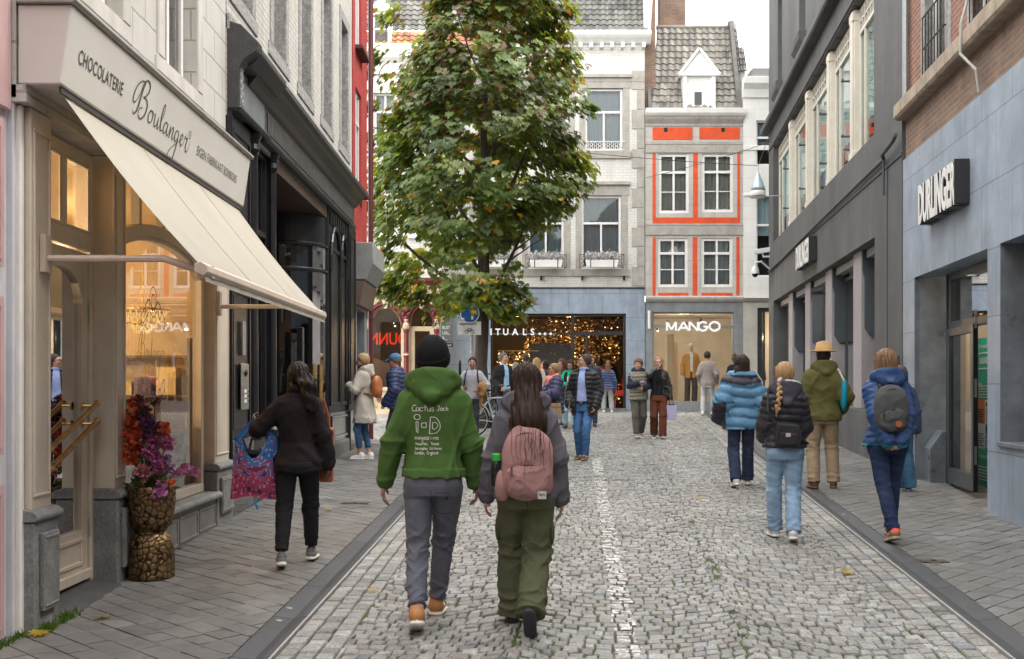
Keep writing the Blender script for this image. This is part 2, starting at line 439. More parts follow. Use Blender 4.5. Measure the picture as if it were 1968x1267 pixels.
for reg in ROAD:
 ylo=min(p[1]for p in reg);yhi=max(p[1]for p in reg)
 if ylo<0:ylo=3.0
 near=yhi<23
 inner=[(KL(ylo)+edge_rows*ew,ylo),(KR(ylo)-edge_rows*ew,ylo),(KR(yhi)-edge_rows*ew,yhi),(KL(yhi)+edge_rows*ew,yhi)]if near else [(-13.9,ylo),(KR(ylo)-edge_rows*ew,ylo),(KR(yhi)-edge_rows*ew,yhi),(-13.9,yhi)]
 cols=range(-3,3)if near else range(-11,5)
 for ci in cols:
  xc=1.39-W/2+ci*W
  nr=int((yhi-ylo+2)/hrow)
  for k in range(nr):
   y0=ylo-1+k*hrow+random.uniform(-.006,.006)
   ns=17 if near else 14
   ph=(k%2)*.5
   wds=[max(.62,random.gauss(1,.17))for _ in range(ns+2)];tot=1.52/ns
   th=[-.80-random.random()*tot]
   for w1 in wds:th.append(th[-1]+tot*w1)
   lo_,hi_=-.765+random.uniform(-.07,.05),.765+random.uniform(-.05,.07)
   th=[max(lo_,min(hi_,t))for t in th]
   for a,b in zip(th,th[1:]):
    if b-a<.02:continue
    g=.0038/Rr
    def P(t,o):
     y=y0+o+Rr*(1-math.cos(t));return(xc+Rr*math.sin(t)+axis(y),y)
    sh=.5*random.uniform(.002,.009)
    q=[P(a+g,sh),P(b-g,sh),P(b-g,hrow-sh),P(a+g,hrow-sh)]
    q=[(x+random.uniform(-.008,.008),y+random.uniform(-.009,.009))for x,y in q]
    q=clip_region(q,inner)
    if len(q)<3 or area(q)<.0016:continue
    tp=random.gauss(0,.0035)-(.004 if abs(a)>.62 else 0)
    stone(road,q,tp,col=gcol());STONES.append((q,tp))
 for side,ok in((-1,near),(1,True)):
  if not ok:continue
  for r in range(edge_rows):
   y=ylo
   while y<yhi:
    l=random.uniform(.11,.17);y2=min(y+l,yhi)
    def X(yy,o):return KL(yy)+o if side<0 else KR(yy)-o
    o0,o1=r*ew+.006,(r+1)*ew-.006
    q=[(X(y,o0),y+.005),(X(y,o1),y+.005),(X(y2,o1),y2-.005),(X(y2,o0),y2-.005)]
    if side>0:q=q[::-1]
    q=[(a+random.uniform(-.004,.004),b+random.uniform(-.004,.004))for a,b in q]
    if y2-y>.05:stone(road,q,random.gauss(0,.002),col=gcol())
    y=y2
road.build('road',M_cobble,kind='structure',recalc=True)
M_paint=pm('worn_white_paint',(.68,.67,.645),.7,.2,9,.4,90)
nt=M_paint.node_tree;N=nt.nodes;L=nt.links
b=[n for n in N if n.type=='BSDF_PRINCIPLED'][0];out=[n for n in N if n.type=='OUTPUT_MATERIAL'][0]
tr=N.new('ShaderNodeBsdfTransparent');mx=N.new('ShaderNodeMixShader')
tc=N.new('ShaderNodeTexCoord');no=N.new('ShaderNodeTexNoise');no.inputs['Scale'].default_value=13;no.inputs['Detail'].default_value=7;no.inputs['Roughness'].default_value=.75
r=N.new('ShaderNodeMapRange');r.inputs['From Min'].default_value=.41;r.inputs['From Max'].default_value=.58
L.new(tc.outputs['Object'],no.inputs['Vector']);L.new(no.outputs[0],r.inputs[0]);L.new(r.outputs[0],mx.inputs[0]);L.new(tr.outputs[0],mx.inputs[1]);L.new(b.outputs[0],mx.inputs[2]);L.new(mx.outputs[0],out.inputs[0])
def LX(y):return .66+.0585*(y-6.41)
lm=MB()
dash=[(3,17.9)]
for q,tp in STONES:
 cyy=sum(p[1]for p in q)/len(q)
 if cyy>19:continue
 if 15.9<cyy<16.2 or random.random()<.05:continue
 wj=.072+random.uniform(-.018,.014)
 reg=[(LX(cyy)-wj,cyy-1),(LX(cyy)+wj,cyy-1),(LX(cyy)+wj,cyy+1),(LX(cyy)-wj,cyy+1)]
 cx=sum(p[0]for p in q)/len(q)
 qq=[(cx+(x-cx)*.9,cyy+(y-cyy)*.9)for x,y in q]
 p=clip_region(qq,reg)
 if len(p)<3 or area(p)<.0004:continue
 lm.poly([(x,y,zg(y)+tp+.0065)for x,y in p])
for q,tp in STONES:
 cyy=sum(p[1]for p in q)/len(q);cx=sum(p[0]for p in q)/len(q)
 if abs(cx-2.53)<.09 and abs(cyy-17.0)<.22 and random.random()<.6:
  lm.poly([(cx+(x-cx)*.85,cyy+(y-cyy)*.85,zg(y)+tp+.0065)for x,y in q])
lm.build('lane_marking',M_paint,kind='structure',recalc=False)
M_kerb=pm('dark_kerb_stone',None,.5,.28,5,.2,120,attr=True,dirt=.3,fine=.15)
def gum_spots(m,amount=.06,scale=2.6,col=(.42,.41,.39,1)):
 nt=m.node_tree;N=nt.nodes;L=nt.links
 b=[n for n in N if n.type=='BSDF_PRINCIPLED'][0];src=b.inputs['Base Color'].links[0].from_socket
 tc=N.new('ShaderNodeTexCoord');v=N.new('ShaderNodeTexVoronoi');v.inputs['Scale'].default_value=scale;v.feature='F1'
 L.new(tc.outputs['Object'],v.inputs['Vector'])
 r=N.new('ShaderNodeMapRange');r.inputs['From Min'].default_value=amount;r.inputs['From Max'].default_value=amount*.75;L.new(v.outputs['Distance'],r.inputs[0])
 k=N.new('ShaderNodeMath');k.operation='MULTIPLY';k.inputs[1].default_value=.75;L.new(r.outputs[0],k.inputs[0])
 x=N.new('ShaderNodeMix');x.data_type='RGBA';L.new(k.outputs[0],x.inputs[0]);L.new(src,x.inputs[6]);x.inputs[7].default_value=col;L.new(x.outputs[2],b.inputs['Base Color'])
gum_spots(M_kerb,.075,3.0)
M_kedge=pm('pale_kerb_edge',(.34,.34,.33),.5,.2,20,.1)
for nm_,fn,sg,y1 in(('kerb',KL,-1,22),('kerb',KR,1,34.9)):
 kb=MB();y=2.5
 ke=MB()
 while y<y1:
  l=random.uniform(.92,1.05);y2=min(y+l,y1)
  c=.055+random.uniform(-.012,.012);col=(c*.95,c,c*1.12)
  a0,a1=y+.003,y2-.003
  prof=[(.014,.012),(.05,.010),(KW*.45,-.004),(KW-.01,.014),(KW,.010),(KW,-.03),(.014,-.03)]
  vs=[(fn(a0)+sg*p,a0,zg(a0)+h)for p,h in prof]+[(fn(a1)+sg*p,a1,zg(a1)+h)for p,h in prof]
  n=len(prof)
  kb.add(vs,[tuple(range(n)),tuple(range(n,2*n))]+[(i,(i+1)%n,n+(i+1)%n,n+i)for i in range(n)],col)
  vs=[(fn(a)+sg*p,a,zg(a)+h)for a in(a0,a1)for p,h in((0,-.03),(0,.013),(.012,.015),(.012,-.03))]
  ke.add(vs,[(0,1,5,4),(1,2,6,5),(2,3,7,6)])
  y=y2
 kb.build(nm_,M_kerb,kind='structure')
 ke.build('kerb_edge',M_kedge,kind='structure')
M_paver=pm('concrete_pavers',None,.62,.2,6,.25,130,attr=True,dirt=.25,fine=.12)
blotch(M_paver,.7,.78,1.15)
gum_spots(M_paver,.045,2.2,(.30,.29,.28,1))
def pave(region,adir,name,tone,warm=0):
 pv=MB();a=Vector(adir).normalized();bdir=Vector((-a.y,a.x))
 rw,ln=.158,.305
 xs=[p[0]for p in region];ysr=[p[1]for p in region]
 corners=[Vector(p)for p in region]
 a0=min(c.dot(a)for c in corners)-1;a1=max(c.dot(a)for c in corners)+1
 b0=min(c.dot(bdir)for c in corners)-1;b1=max(c.dot(bdir)for c in corners)+1
 k=0;bb=b0
 if area(region)<0:region=region[::-1]
 while bb<b1:
  aa=a0+(k*.37%1)*ln+random.uniform(-.03,.03);
  while aa<a1:
   l=ln*random.choice((1,1,1,.66))
   c=(aa+l/2)*a+(bb+rw/2)*bdir
   if not(min(xs)-.4<c.x<max(xs)+.4 and min(ysr)-.4<c.y<max(ysr)+.4):aa+=l;continue
   g=.0025
   q=[tuple(a*u+bdir*v)for u,v in((aa+g,bb+g),(aa+l-g,bb+g),(aa+l-g,bb+rw-g),(aa+g,bb+rw-g))]
   if area(q)<0:q=q[::-1]
   q=clip_region(q,region)
   if len(q)>=3 and area(q)>.0008:
    t=tone*random.choice((.86,.95,1,1,1.05,1.12,1.3 if random.random()<.35 else 1))*random.uniform(.95,1.05)
    stone(pv,q,.010+random.gauss(0,.0007),hgt=.03,inset=.004,col=(t*(1.02+warm),t,t*(.97-warm)))
   aa+=l
  bb+=rw;k+=1
 pv.build(name,M_paver,kind='structure')
def FLX(y):return -3.6
pave([(-3.6,2.5),(KL(2.5)-KW-.006,2.5),(KL(22)-KW-.006,22),(-3.6,22)],(1,-1),'pavement',.135,.01)
pave([(KR(2.5)+KW+.006,2.5),(3.774+.11*2.5+.6,2.5),(3.774+.11*35+.6,34.9),(KR(34.9)+KW+.006,34.9)],(1,1),'pavement',.135)
mb=MB()
mb.poly([(-3.7,2,zg(2)-.02),(KL(2),2,zg(2)-.02),(KL(22),22,zg(22)-.02),(-3.7,22,zg(22)-.02)])
mb.poly([(KR(2),2,zg(2)-.02),(5,2,zg(2)-.02),(9,34.9,zg(34.9)-.02),(KR(34.9),34.9,zg(34.9)-.02)])
mb.build('pavement_bed',M_joint,kind='structure')
mb=MB()
M_flag=pm('grey_flagstones',(.2,.2,.195),.7,.25,3,.3,60,dirt=.3)
mb.quad((-14,34.4,zg(34.4)+.012),(KR(34.4)-.4,34.4,zg(34.4)+.012),(KR(34.4)-.4,36,zg(36)+.012),(-14,36,zg(36)+.012))
mb.quad((-40,24,zg(24)-.01),(-14,24,zg(24)-.01),(-14,34.4,zg(34.4)-.01),(-40,34.4,zg(34.4)-.01))
mb.quad((KR(34.4)-.4,34.9,zg(34.9)+.012),(30,34.9,zg(34.9)+.012),(30,36.5,zg(36.5)+.012),(KR(34.4)-.4,36.5,zg(36.5)+.012))
mb.build('pavement',M_flag,kind='structure')
G_shop=glass('shop_glass',(.93,.95,.94),1.5,0,1.5)
G_up=glass('window_glass',(.82,.88,.9),2.2,.01,1.5,.12)
G_dark=glass('dark_glass',(.55,.57,.58),2.2,.005,1.5,.06)
M_white=pm('white_wood',(.76,.75,.72),.5,.08,5,.08,60,dirt=.12)
M_cream=pm('cream_painted_wood',(.58,.51,.43),.42,.1,4,.1,50,dirt=.15)
M_bluestone=pm('blue_stone',(.19,.195,.2),.7,.3,5,.35,50,dirt=.3,fine=.2)
M_black=pm('black_gloss_paint',(.010,.0105,.014),.34,.3,5,.15,40,dirt=.10,spec=.35)
M_blackstone=pm('polished_black_stone',(.03,.03,.03),.18,.4,12,.03,40,coat=.5)
M_brass=pm('worn_brass',(.5,.33,.13),.32,.25,12,.1,60,metal=1)
M_steel=pm('brushed_steel',(.5,.5,.48),.35,.12,30,.05,80,metal=1)
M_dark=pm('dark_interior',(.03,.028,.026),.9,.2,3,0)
M_curtain=pm('pale_curtain',(.6,.58,.53),.9,.12,2,.2,25,stretch=(6,6,.3))
M_warmroom=pm('warm_plaster',(.62,.45,.24),.8,.15,2,.05)
M_letter=pm('dark_grey_lettering',(.055,.05,.05),.6,.1,10,0)
def win(fr,parent,u0,u1,z0,z1,v,fm,gm=None,fw=.06,mull=(),trans=(),bw=.035,back=M_dark,curtain=None,cfrac=1.,d=.05,name='window',split=None,backd=.5):
 gm=gm or G_up
 f=fr.mb()
 f.box(u0,u0+fw,v-d,v,z0,z1);f.box(u1-fw,u1,v-d,v,z0,z1)
 f.box(u0+fw,u1-fw,v-d,v-.002,z0,z0+fw);f.box(u0+fw,u1-fw,v-d,v-.002,z1-fw,z1)
 zt=[z0+fw]+list(trans)+[z1-fw]
 for z in trans:f.box(u0+fw,u1-fw,v-d+.004,v+.012,z-bw,z+bw)
 for k,m_ in enumerate(mull):
  if isinstance(m_,tuple):m,lo,hi=m_
  else:m,lo,hi=m_,z0+fw,z1-fw
  f.box(m-bw*.8,m+bw*.8,v-d+.006,v+.006,lo,hi)
 if split:
  for a,b,z in split:f.box(a,b,v-d+.01,v-.006,z-.014,z+.014)
 o=f.build(name,fm,parent,bevel=.006)
 g=fr.mb();vg=v-d*.6
 g.quad((u0+fw*.5,vg,z0+fw*.5),(u1-fw*.5,vg,z0+fw*.5),(u1-fw*.5,vg,z1-fw*.5),(u0+fw*.5,vg,z1-fw*.5))
 g.build('pane',gm,o)
 if curtain:
  c=fr.mb();n=24
  zb=z1-(z1-z0)*cfrac
  for k in range(n):
   a,b=u0+(u1-u0)*k/n,u0+(u1-u0)*(k+1)/n
   da,db=.02*math.sin(k*1.9),.02*math.sin((k+1)*1.9)
   c.quad((a,v-d-.1+da,zb),(b,v-d-.1+db,zb),(b,v-d-.1+db,z1),(a,v-d-.1+da,z1))
  c.build('curtain',curtain,o,smooth=True)
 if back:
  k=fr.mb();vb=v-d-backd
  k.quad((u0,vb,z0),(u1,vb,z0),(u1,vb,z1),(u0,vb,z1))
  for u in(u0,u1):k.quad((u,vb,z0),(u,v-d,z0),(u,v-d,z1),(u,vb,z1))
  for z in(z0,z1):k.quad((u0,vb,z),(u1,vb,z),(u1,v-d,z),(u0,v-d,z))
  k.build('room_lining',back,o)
 return o
def panel_frame(mb,u0,u1,v,z0,z1,w=.035,h=.014,col=None):
 mb.box(u0,u1,v-.004,v+h,z0,z0+w,col);mb.box(u0,u1,v-.004,v+h,z1-w,z1,col)
 mb.box(u0,u0+w,v-.004,v+h-.001,z0+w,z1-w,col);mb.box(u1-w,u1,v-.004,v+h-.001,z0+w,z1-w,col)
M_pink=pm('pale_pink_panel',(.54,.36,.37),.38,.1,3,.04,40,dirt=.25)
M_pinkframe=pm('pale_blue_white_frame',(.58,.58,.62),.45,.1,4,.05,dirt=.2)
fr=left_frame('pink_shopfront','pale pink panelled shopfront at the left edge beside the chocolate shop','shopfront',3.0)
r=fr.root
mb=fr.mb();mb.box(2.0,6.93,-.5,-.1,zg(4)-.1,9);mb.build('wall',M_pinkframe,r)
mb=fr.mb()
for a in np.arange(3.06,6.8,1.28):
 for(z0,z1)in((.16,1.12),(1.24,2.24),(2.36,3.30)):
  z0+=.06;a1=min(a+1.2,6.90)
  mb.box(a,a1,-.11,-.075,z0,z1)
  panel_frame(mb,a+.04,a1-.04,-.075,z0+.04,z1-.04,.02,.008)
mb.build_each('panel',M_pink,r)
mb=fr.mb()
for z in(3.36,4.3):mb.box(2.0,6.89,-.11,-.06,z,z+.86)
mb.build_each('upper_panel',M_pink,r,bevel=.01)
mb=fr.mb();mb.box(6.905,6.945,-.14,-.058,.1,9);mb.build('corner_strip',M_pinkframe,r,bevel=.006)
M_wallw=brick('white_painted_masonry',(.49,.475,.44),(.52,.505,.475),(.35,.335,.31),.62,.30,.012,.75,.5,.1,True,dirt=.22)
fr=left_frame('chocolate_shop','white fronted chocolate shop with cream pilasters, glazed door and arched display window','building',6.9)
r=fr.root
mb=fr.mb()
UPW=[(7.72,8.75,4.52,7.3),(9.78,10.83,4.52,7.3)]
wall_holes(mb,6.9,11.95,3.45,10.5,UPW,v=-.04,depth=.22)
mb.box(6.9,11.95,-.35,.02,3.425,3.528)
mb.build('wall',M_wallw,r)
mb=fr.mb()
for a,b,c,d in UPW:
 for x0,x1,z0,z1 in((a-.16,a,c-.02,d),(b,b+.16,c-.02,d),(a-.2,b+.2,c-.16,c-.02),(a-.2,b+.2,d,d+.2)):
  mb.box(x0,x1,-.05,-.012,z0,z1)
mb.box(6.9,11.95,-.05,.0,4.10,4.30)
mb.build('window_surround',pm('white_render',(.53,.51,.475),.75,.1,4,.2,60,dirt=.25),r,bevel=.01)
for a,b,c,d in UPW:win(fr,r,a+.03,b-.03,c,d,-.15,M_white,mull=((a+b)/2,),trans=(6.2,),curtain=M_curtain,cfrac=.5)
def pilaster(u0,u1,plinth_d=.035):
 um=(u0+u1)/2;zb=zg(um)-.02
 mb=fr.mb();mb.box(u0,u1,-.22,0,.93,3.42)
 panel_frame(mb,u0+.03,u1-.03,0,1.02,3.3,.022,.012)
 o=mb.build('pilaster',M_cream,r,bevel=.006)
 mb=fr.mb()
 mb.box(u0-.03,u1+.03,-.22,plinth_d,zb,.87)
 mb.build('plinth',M_bluestone,o,bevel=.008)
 mb=fr.mb()
 mb.prism([(-.22,.875),(plinth_d+.012,.875),(plinth_d+.03,.89),(plinth_d+.03,.915),(plinth_d,.94),(-.02,.955),(-.22,.955)],u0-.045,u1+.045,'x')
 mb.build('plinth_cap',M_bluestone,o,bevel=.006)
 mb=fr.mb();mb.box(u0+.04,u1-.03,plinth_d+.002,plinth_d+.032,zb+.14,.80)
 panel_frame(mb,u0+.055,u1-.045,plinth_d+.032,zb+.16,.78,.018,.006)
 mb.build('plinth_panel',pm('hammered_blue_stone',(.22,.22,.215),.85,.3,9,.9,160,dirt=.2,fine=.35),o,bevel=.005)
 return o
pilaster(7.02,7.33);pilaster(8.49,8.75);pilaster(11.37,11.93)
mb=fr.mb();mb.box(6.95,7.0,-.25,-.03,.2,3.42)
mb.build('edge_strip',M_white,r,bevel=.01)
mb=fr.mb();vd=-.16
for a,b,c,d in((7.36,7.44,.28,3.40),(8.40,8.46,.28,3.40),(7.44,8.40,2.70,2.82),(7.44,8.40,3.32,3.40),(7.88,7.95,2.82,3.32)):
 mb.box(a,b,vd-.10,vd+.02,c,d)
for a,b in((7.44,7.88),(7.95,8.40)):panel_frame(mb,a,b,vd+.004,2.82,3.32,.025,.01)
df=mb.build('door_frame',M_cream,r,bevel=.006)
mb=fr.mb();mb.quad((7.44,vd-.05,2.8),(8.4,vd-.05,2.8),(8.4,vd-.05,3.34),(7.44,vd-.05,3.34));mb.build('fanlight_pane',G_shop,df)
mb=fr.mb();a,b=7.45,8.39
mb.box(a,a+.1,vd-.06,vd,.30,2.68);mb.box(b-.1,b,vd-.06,vd,.30,2.68)
mb.box(a+.1,b-.1,vd-.06,vd-.002,.30,.67)
panel_frame(mb,a+.12,b-.12,vd-.002,.42,.62,.03,.014);mb.box(a-.01,b+.01,vd,vd+.03,.31,.38)
n=12;c0=(a+b)/2;hw=(b-a)/2-.1
for k in range(n):
 u_,w_=c0-hw+2*hw*k/n,c0-hw+2*hw*(k+1)/n
 za,zb_=2.34+.2*math.sqrt(max(0,1-((u_-c0)/hw)**2)),2.34+.2*math.sqrt(max(0,1-((w_-c0)/hw)**2))
 mb.prism([(u_,za),(w_,zb_),(w_,2.68),(u_,2.68)],vd-.06,vd-.002,'y')
dr=mb.build('door',M_cream,r,bevel=.005)
mb=fr.mb();mb.quad((a+.05,vd-.035,.62),(b-.05,vd-.035,.62),(b-.05,vd-.035,2.6),(a+.05,vd-.035,2.6));mb.build('pane',G_shop,dr)
for dz in(0,-.13):
 mb=fr.mb()
 p0,p1=(8.33,vd+.09,1.585+dz),(7.50,vd+.09,1.30+dz)
 mb.tube([p0,p1],.019,12)
 for t in(-.006,1.006):mb.sphere(tuple(p0[i]+(p1[i]-p0[i])*t for i in range(3)),.025,10)
 for t in(.06,.94):
  q=[p0[i]+(p1[i]-p0[i])*t for i in range(3)]
  mb.tube([tuple(q),(q[0],vd,q[2])],.011,8);mb.tube([(q[0],vd+.008,q[2]),(q[0],vd,q[2])],.028,10)
 mb.build('handle',M_brass,dr,smooth=False)
mb=fr.mb()
for z in(.62,1.4,2.2):mb.box(8.385,8.41,vd-.01,vd+.014,z,z+.12)
mb.build_each('hinge',M_steel,dr)
mb=fr.mb();mb.poly([(7.36,.12,zg(7.4)+.008),(8.47,.10,zg(8.4)+.008),(8.47,-.2,.30),(7.36,-.2,.29)])
mb.poly([(7.36,.12,zg(7.4)-.03),(8.47,.10,zg(8.4)-.03),(8.47,.10,zg(8.4)+.008),(7.36,.12,zg(7.4)+.008)])
mb.build('door_step',pm('dark_step_stone',(.07,.07,.075),.6,.3,5,.2,60),r)
uA,uB=8.79,11.33;uc=(uA+uB)/2;hw=(uB-uA)/2
def arch(u,spring=2.68,rise=.36):return spring+rise*math.sqrt(max(0,1-((u-uc)/(hw+.05))**2))
mb=fr.mb();v0=-.10
mb.box(uA,uA+.08,v0-.09,v0,.68,3.40);mb.box(uB-.08,uB,v0-.09,v0,.68,3.40)
mb.box(uA+.08,uB-.08,v0-.09,v0+.02,.68,.76);mb.box(uA+.08,uB-.08,v0-.09,v0-.003,3.34,3.40)
n=28
for k in range(n):
 a,b=uA+.05+(uB-uA-.1)*k/n,uA+.05+(uB-uA-.1)*(k+1)/n
 mb.prism([(a,arch(a)-.05),(b,arch(b)-.05),(b,arch(b)+.05),(a,arch(a)+.05)],v0-.08,v0+.012,'y')
 mb.prism([(a,arch(a)-.085),(b,arch(b)-.085),(b,arch(b)-.05),(a,arch(a)-.05)],v0-.08,v0-.01,'y')
for u in(uc-.64,uc,uc+.64):mb.box(u-.03,u+.03,v0-.08,v0-.004,arch(u),3.34)
sw=mb.build('display_window',M_cream,r,bevel=.004)
mb=fr.mb()
mb.quad((uA+.05,v0-.085,.72),(uB-.05,v0-.03,.72),(uB-.05,v0-.03,3.36),(uA+.05,v0-.085,3.36))
mb.build('pane',glass('display_glass',(.93,.94,.92),2.2,0,1.5),sw)
mb=fr.mb()
mb.box(8.72,11.40,-.22,.02,zg(8.7)-.05,.60)
for k in range(4):panel_frame(mb,8.8+k*.64,9.4+k*.64,.02,zg(9+k*.64)+.03,.56,.03,.008)
mb.build('stall_riser',pm('riser_stone',(.16,.155,.15),.75,.3,6,.3,80,dirt=.35),r,bevel=.004)
mb=fr.mb();mb.prism([(-.2,.603),(.055,.603),(.075,.62),(.075,.65),(.05,.67),(-.2,.678)],8.74,11.385,'x');mb.build('window_sill',M_bluestone,r,bevel=.006)
SCRIPT=[([(.95,2.75),(.72,2.1),(.52,1.2),(.30,.35),(.0,-.1),(-.22,.1)],[.09,.13,.15,.12,.07,.04]),([(.95,2.75),(.5,2.65),(.0,2.1),(-.32,1.2),(-.25,.75),(.05,.9),(.45,1.7),(.8,2.7),(1.25,3.0),(1.55,2.75),(1.45,2.15),(1.05,1.65),(.85,1.6)],[.05,.05,.08,.1,.07,.05,.05,.06,.08,.12,.11,.06,.04]),([(.85,1.6),(1.3,1.55),(1.52,1.15),(1.35,.4),(.85,-.15),(.5,.1),(.62,.6),(1.0,.75)],[.04,.08,.13,.12,.07,.07,.05,.03]),([(2.3,1.05),(2.0,.95),(1.82,.45),(1.95,.05),(2.25,.2),(2.42,.7),(2.3,1.05),(2.6,.85)],[.05,.09,.12,.08,.05,.1,.06,.03]),([(2.6,.85),(2.78,1.05),(2.7,.5),(2.75,.05),(3.05,.3),(3.25,1.0),(3.15,.4),(3.25,.03),(3.5,.4)],[.03,.05,.12,.07,.05,.06,.12,.07,.03]),([(3.5,.4),(3.85,1.4),(3.95,2.2),(3.75,2.1),(3.6,1.0),(3.65,.1),(3.95,.2)],[.03,.06,.07,.08,.13,.1,.03]),([(4.6,1.0),(4.25,.95),(4.05,.45),(4.2,.05),(4.5,.4),(4.65,1.0),(4.55,.4),(4.7,.03),(4.92,.4)],[.05,.08,.12,.08,.05,.06,.12,.07,.03]),([(4.92,.4),(5.1,1.0),(5.0,.0)],[.03,.06,.12]),([(5.02,.2),(5.35,.95),(5.55,.9),(5.45,.3),(5.55,.03),(5.78,.35)],[.03,.06,.1,.12,.07,.03]),([(6.35,1.0),(6.0,.95),(5.85,.45),(6.0,.05),(6.3,.4),(6.42,1.0),(6.25,-.3),(5.9,-1.5),(5.3,-1.9),(5.15,-1.3),(5.6,-.6),(6.7,.35)],[.05,.08,.12,.08,.05,.07,.12,.1,.07,.08,.05,.03]),([(6.7,.35),(7.0,.6),(7.1,.95),(6.9,1.0),(6.75,.5),(6.95,.03),(7.3,.4)],[.03,.05,.08,.07,.12,.09,.03]),([(7.3,.4),(7.5,1.1),(7.62,.95),(7.85,.95),(7.72,.3),(7.85,-.15),(8.15,.1),(8.4,1.0)],[.03,.06,.08,.1,.12,.07,.04,.02]),]
def script(mb,T,k):
 for pts,ws in SCRIPT:ribbon(mb,pts,[w*1.05 for w in ws],lambda x,y:T(x*k,y*k),5)
mb=fr.mb();k=.075
def TW(x,y):return(9.42+x,v0-.014,1.93+y)
script(mb,lambda x,y:TW(x,y),.085)
for sgn in(-1,1):
 for zc,fl in((.42,1),(-.30,-1)):
  ribbon(mb,[(.36+sgn*.02,zc),(.36+sgn*.12,zc+fl*.09),(.36+sgn*.22,zc+fl*.02),(.36+sgn*.18,zc-fl*.06),(.36+sgn*.13,zc-fl*.01)],.012,TW)
  ribbon(mb,[(.36+sgn*.22,zc+fl*.02),(.36+sgn*.32,zc-fl*.06),(.36+sgn*.30,zc-fl*.14),(.36+sgn*.25,zc-fl*.1)],.012,TW)
for rr in(.05,.1):ribbon(mb,[(.36+rr*math.cos(t),.5+1.3*rr*math.sin(t))for t in np.linspace(0,2*PI,13)],.01,TW)
text_mb(mb,'EIGEN FABRIKAAT BONBONS',lambda x,y,d:(9.2+x,v0-.014,1.42+y),.085,.7,offset=.001)
mb.build('lettering',M_letter,sw)
mb=fr.mb();a,b,c,d,e=7.0,11.9,-4.2,.3,3.38
mb.quad((a,c,d),(b,c,d),(b,c,e),(a,c,e));mb.quad((a,c,d),(a,-.24,d),(a,-.24,e),(a,c,e));mb.quad((b,c,d),(b,-.24,d),(b,-.24,e),(b,c,e))
mb.quad((a,c,e),(b,c,e),(b,-.24,e),(a,-.24,e))
mb.build('room_lining',M_warmroom,r)
mb=fr.mb();mb.quad((a,c,d),(b,c,d),(b,-.24,d),(a,-.24,d));mb.build('floor',pm('oak_floor',(.2,.12,.06),.5,.3,3,.1),r)
def shop_light(loc,power,col=(1,.72,.42),rad=.05):
 l=bpy.data.lights.new('lamp_light','POINT');l.energy=power;l.color=col;l.shadow_soft_size=rad
 o=bpy.data.objects.new('lamp_light',l);COL.objects.link(o);o.location=loc
 return o
M_gold=pm('gilt_metal',(.75,.5,.18),.3,.2,10,.1,metal=1)
M_bead=emis('lit_crystal',(1.,.58,.18),1.5)
def chandelier(loc,R_,H,label):
 t=thing('chandelier',label,'chandelier',loc)
 mb=MB();mb.tube([(0,0,0),(0,0,.5)],.006,6);mb.tube([(math.cos(a)*R_,math.sin(a)*R_,0)for a in np.linspace(0,2*PI,25)[:-1]],.012,6,closed=True)
 mb.tube([(math.cos(a)*R_*.6,math.sin(a)*R_*.6,-H*.6)for a in np.linspace(0,2*PI,19)[:-1]],.01,6,closed=True)
 mb.build('frame',M_gold,t)
 mb=MB()
 for ring in range(9):
  f=ring/8;rr=R_*(1-f*.75);z=-H*f
  for k in range(int(26*(1-f*.6))):
   a=k/int(26*(1-f*.6))*2*PI+ring*.3
   mb.lathe([(.001,.022),(.009,0),(.001,-.022)],5,(rr*math.cos(a),rr*math.sin(a),z))
 mb.build('crystal_drops',M_bead,t)
 return t
chandelier((-3.72,9.45,2.62),.17,.42,'small gilt crystal chandelier lit behind the glazed shop door')
chandelier((-3.66,11.35,2.47),.25,.22,'wide lit crystal chandelier seen through the arched display window')
shop_light((-2.95-.9,7.8,2.75),55);shop_light((-2.95-1.6,10.2,2.9),75);shop_light((-2.95-2.6,9.2,2.7),60)
def shelf_unit(loc,rz,w,label,seed,cols):
 rg=random.Random(seed)
 t=thing('shelf_rack',label,'shelf',loc,rz)
 mb=MB()
 for z in(.1,.5,.9,1.3,1.7):mb.box(0,w,-.3,0,z,z+.025)
 for x in(0,w-.03):mb.box(x,x+.03,-.31,.005,0,1.9)
 mb.build_each('shelf',pm('dark_wood',(.09,.05,.025),.5,.3,6,.1,stretch=(1,8,1)),t)
 mb=MB()
 for z in(.125,.525,.925,1.325):
  x=.06
  while x<w-.2:
   ww=rg.uniform(.07,.2);h=rg.uniform(.08,.28)
   mb.box(x,x+ww,-.26,-.04,z,z+h,rg.choice(cols));x+=ww+rg.uniform(.01,.08)
 o=mb.build('goods',pm('goods_packaging',None,.5,.15,9,.05,attr=True),t);o['kind']='stuff'
 return t
CH=[(.5,.3,.08),(.35,.08,.05),(.6,.5,.3),(.1,.05,.03),(.5,.15,.1),(.55,.42,.12),(.12,.2,.12)]
shelf_unit((-2.95-3.7,8.1,.3),PI/2,2.8,'tall rack of boxed sweets at the back of the chocolate shop',3,CH)
shelf_unit((-2.95-.55,8.95,.3-.75),PI/2,2.2,'low rack of gift boxes just behind the display pane',5,CH)
shelf_unit((-2.95-1.3,7.35,.3-.4),PI/2,1.0,'rack of wrapped chocolates behind the shop door',8,CH)
shelf_unit((-6.0,11.86,.3),0,1.25,'rack of gilt boxes on the end wall of the chocolate shop, farther in',11,CH+[(.7,.5,.15),(.8,.6,.3)])
shelf_unit((-4.6,11.86,.3),0,1.35,'rack of gilt boxes on the end wall nearest the display window',12,CH+[(.7,.5,.15),(.8,.6,.3)])
shop_light((-4.2,10.6,2.2),40,(1,.7,.38),.05)
t=thing('shop_sign','long cream boxed fascia sign lettered for a chocolaterie above the awning','sign',(-2.95,6.9,3.53),PI/2)
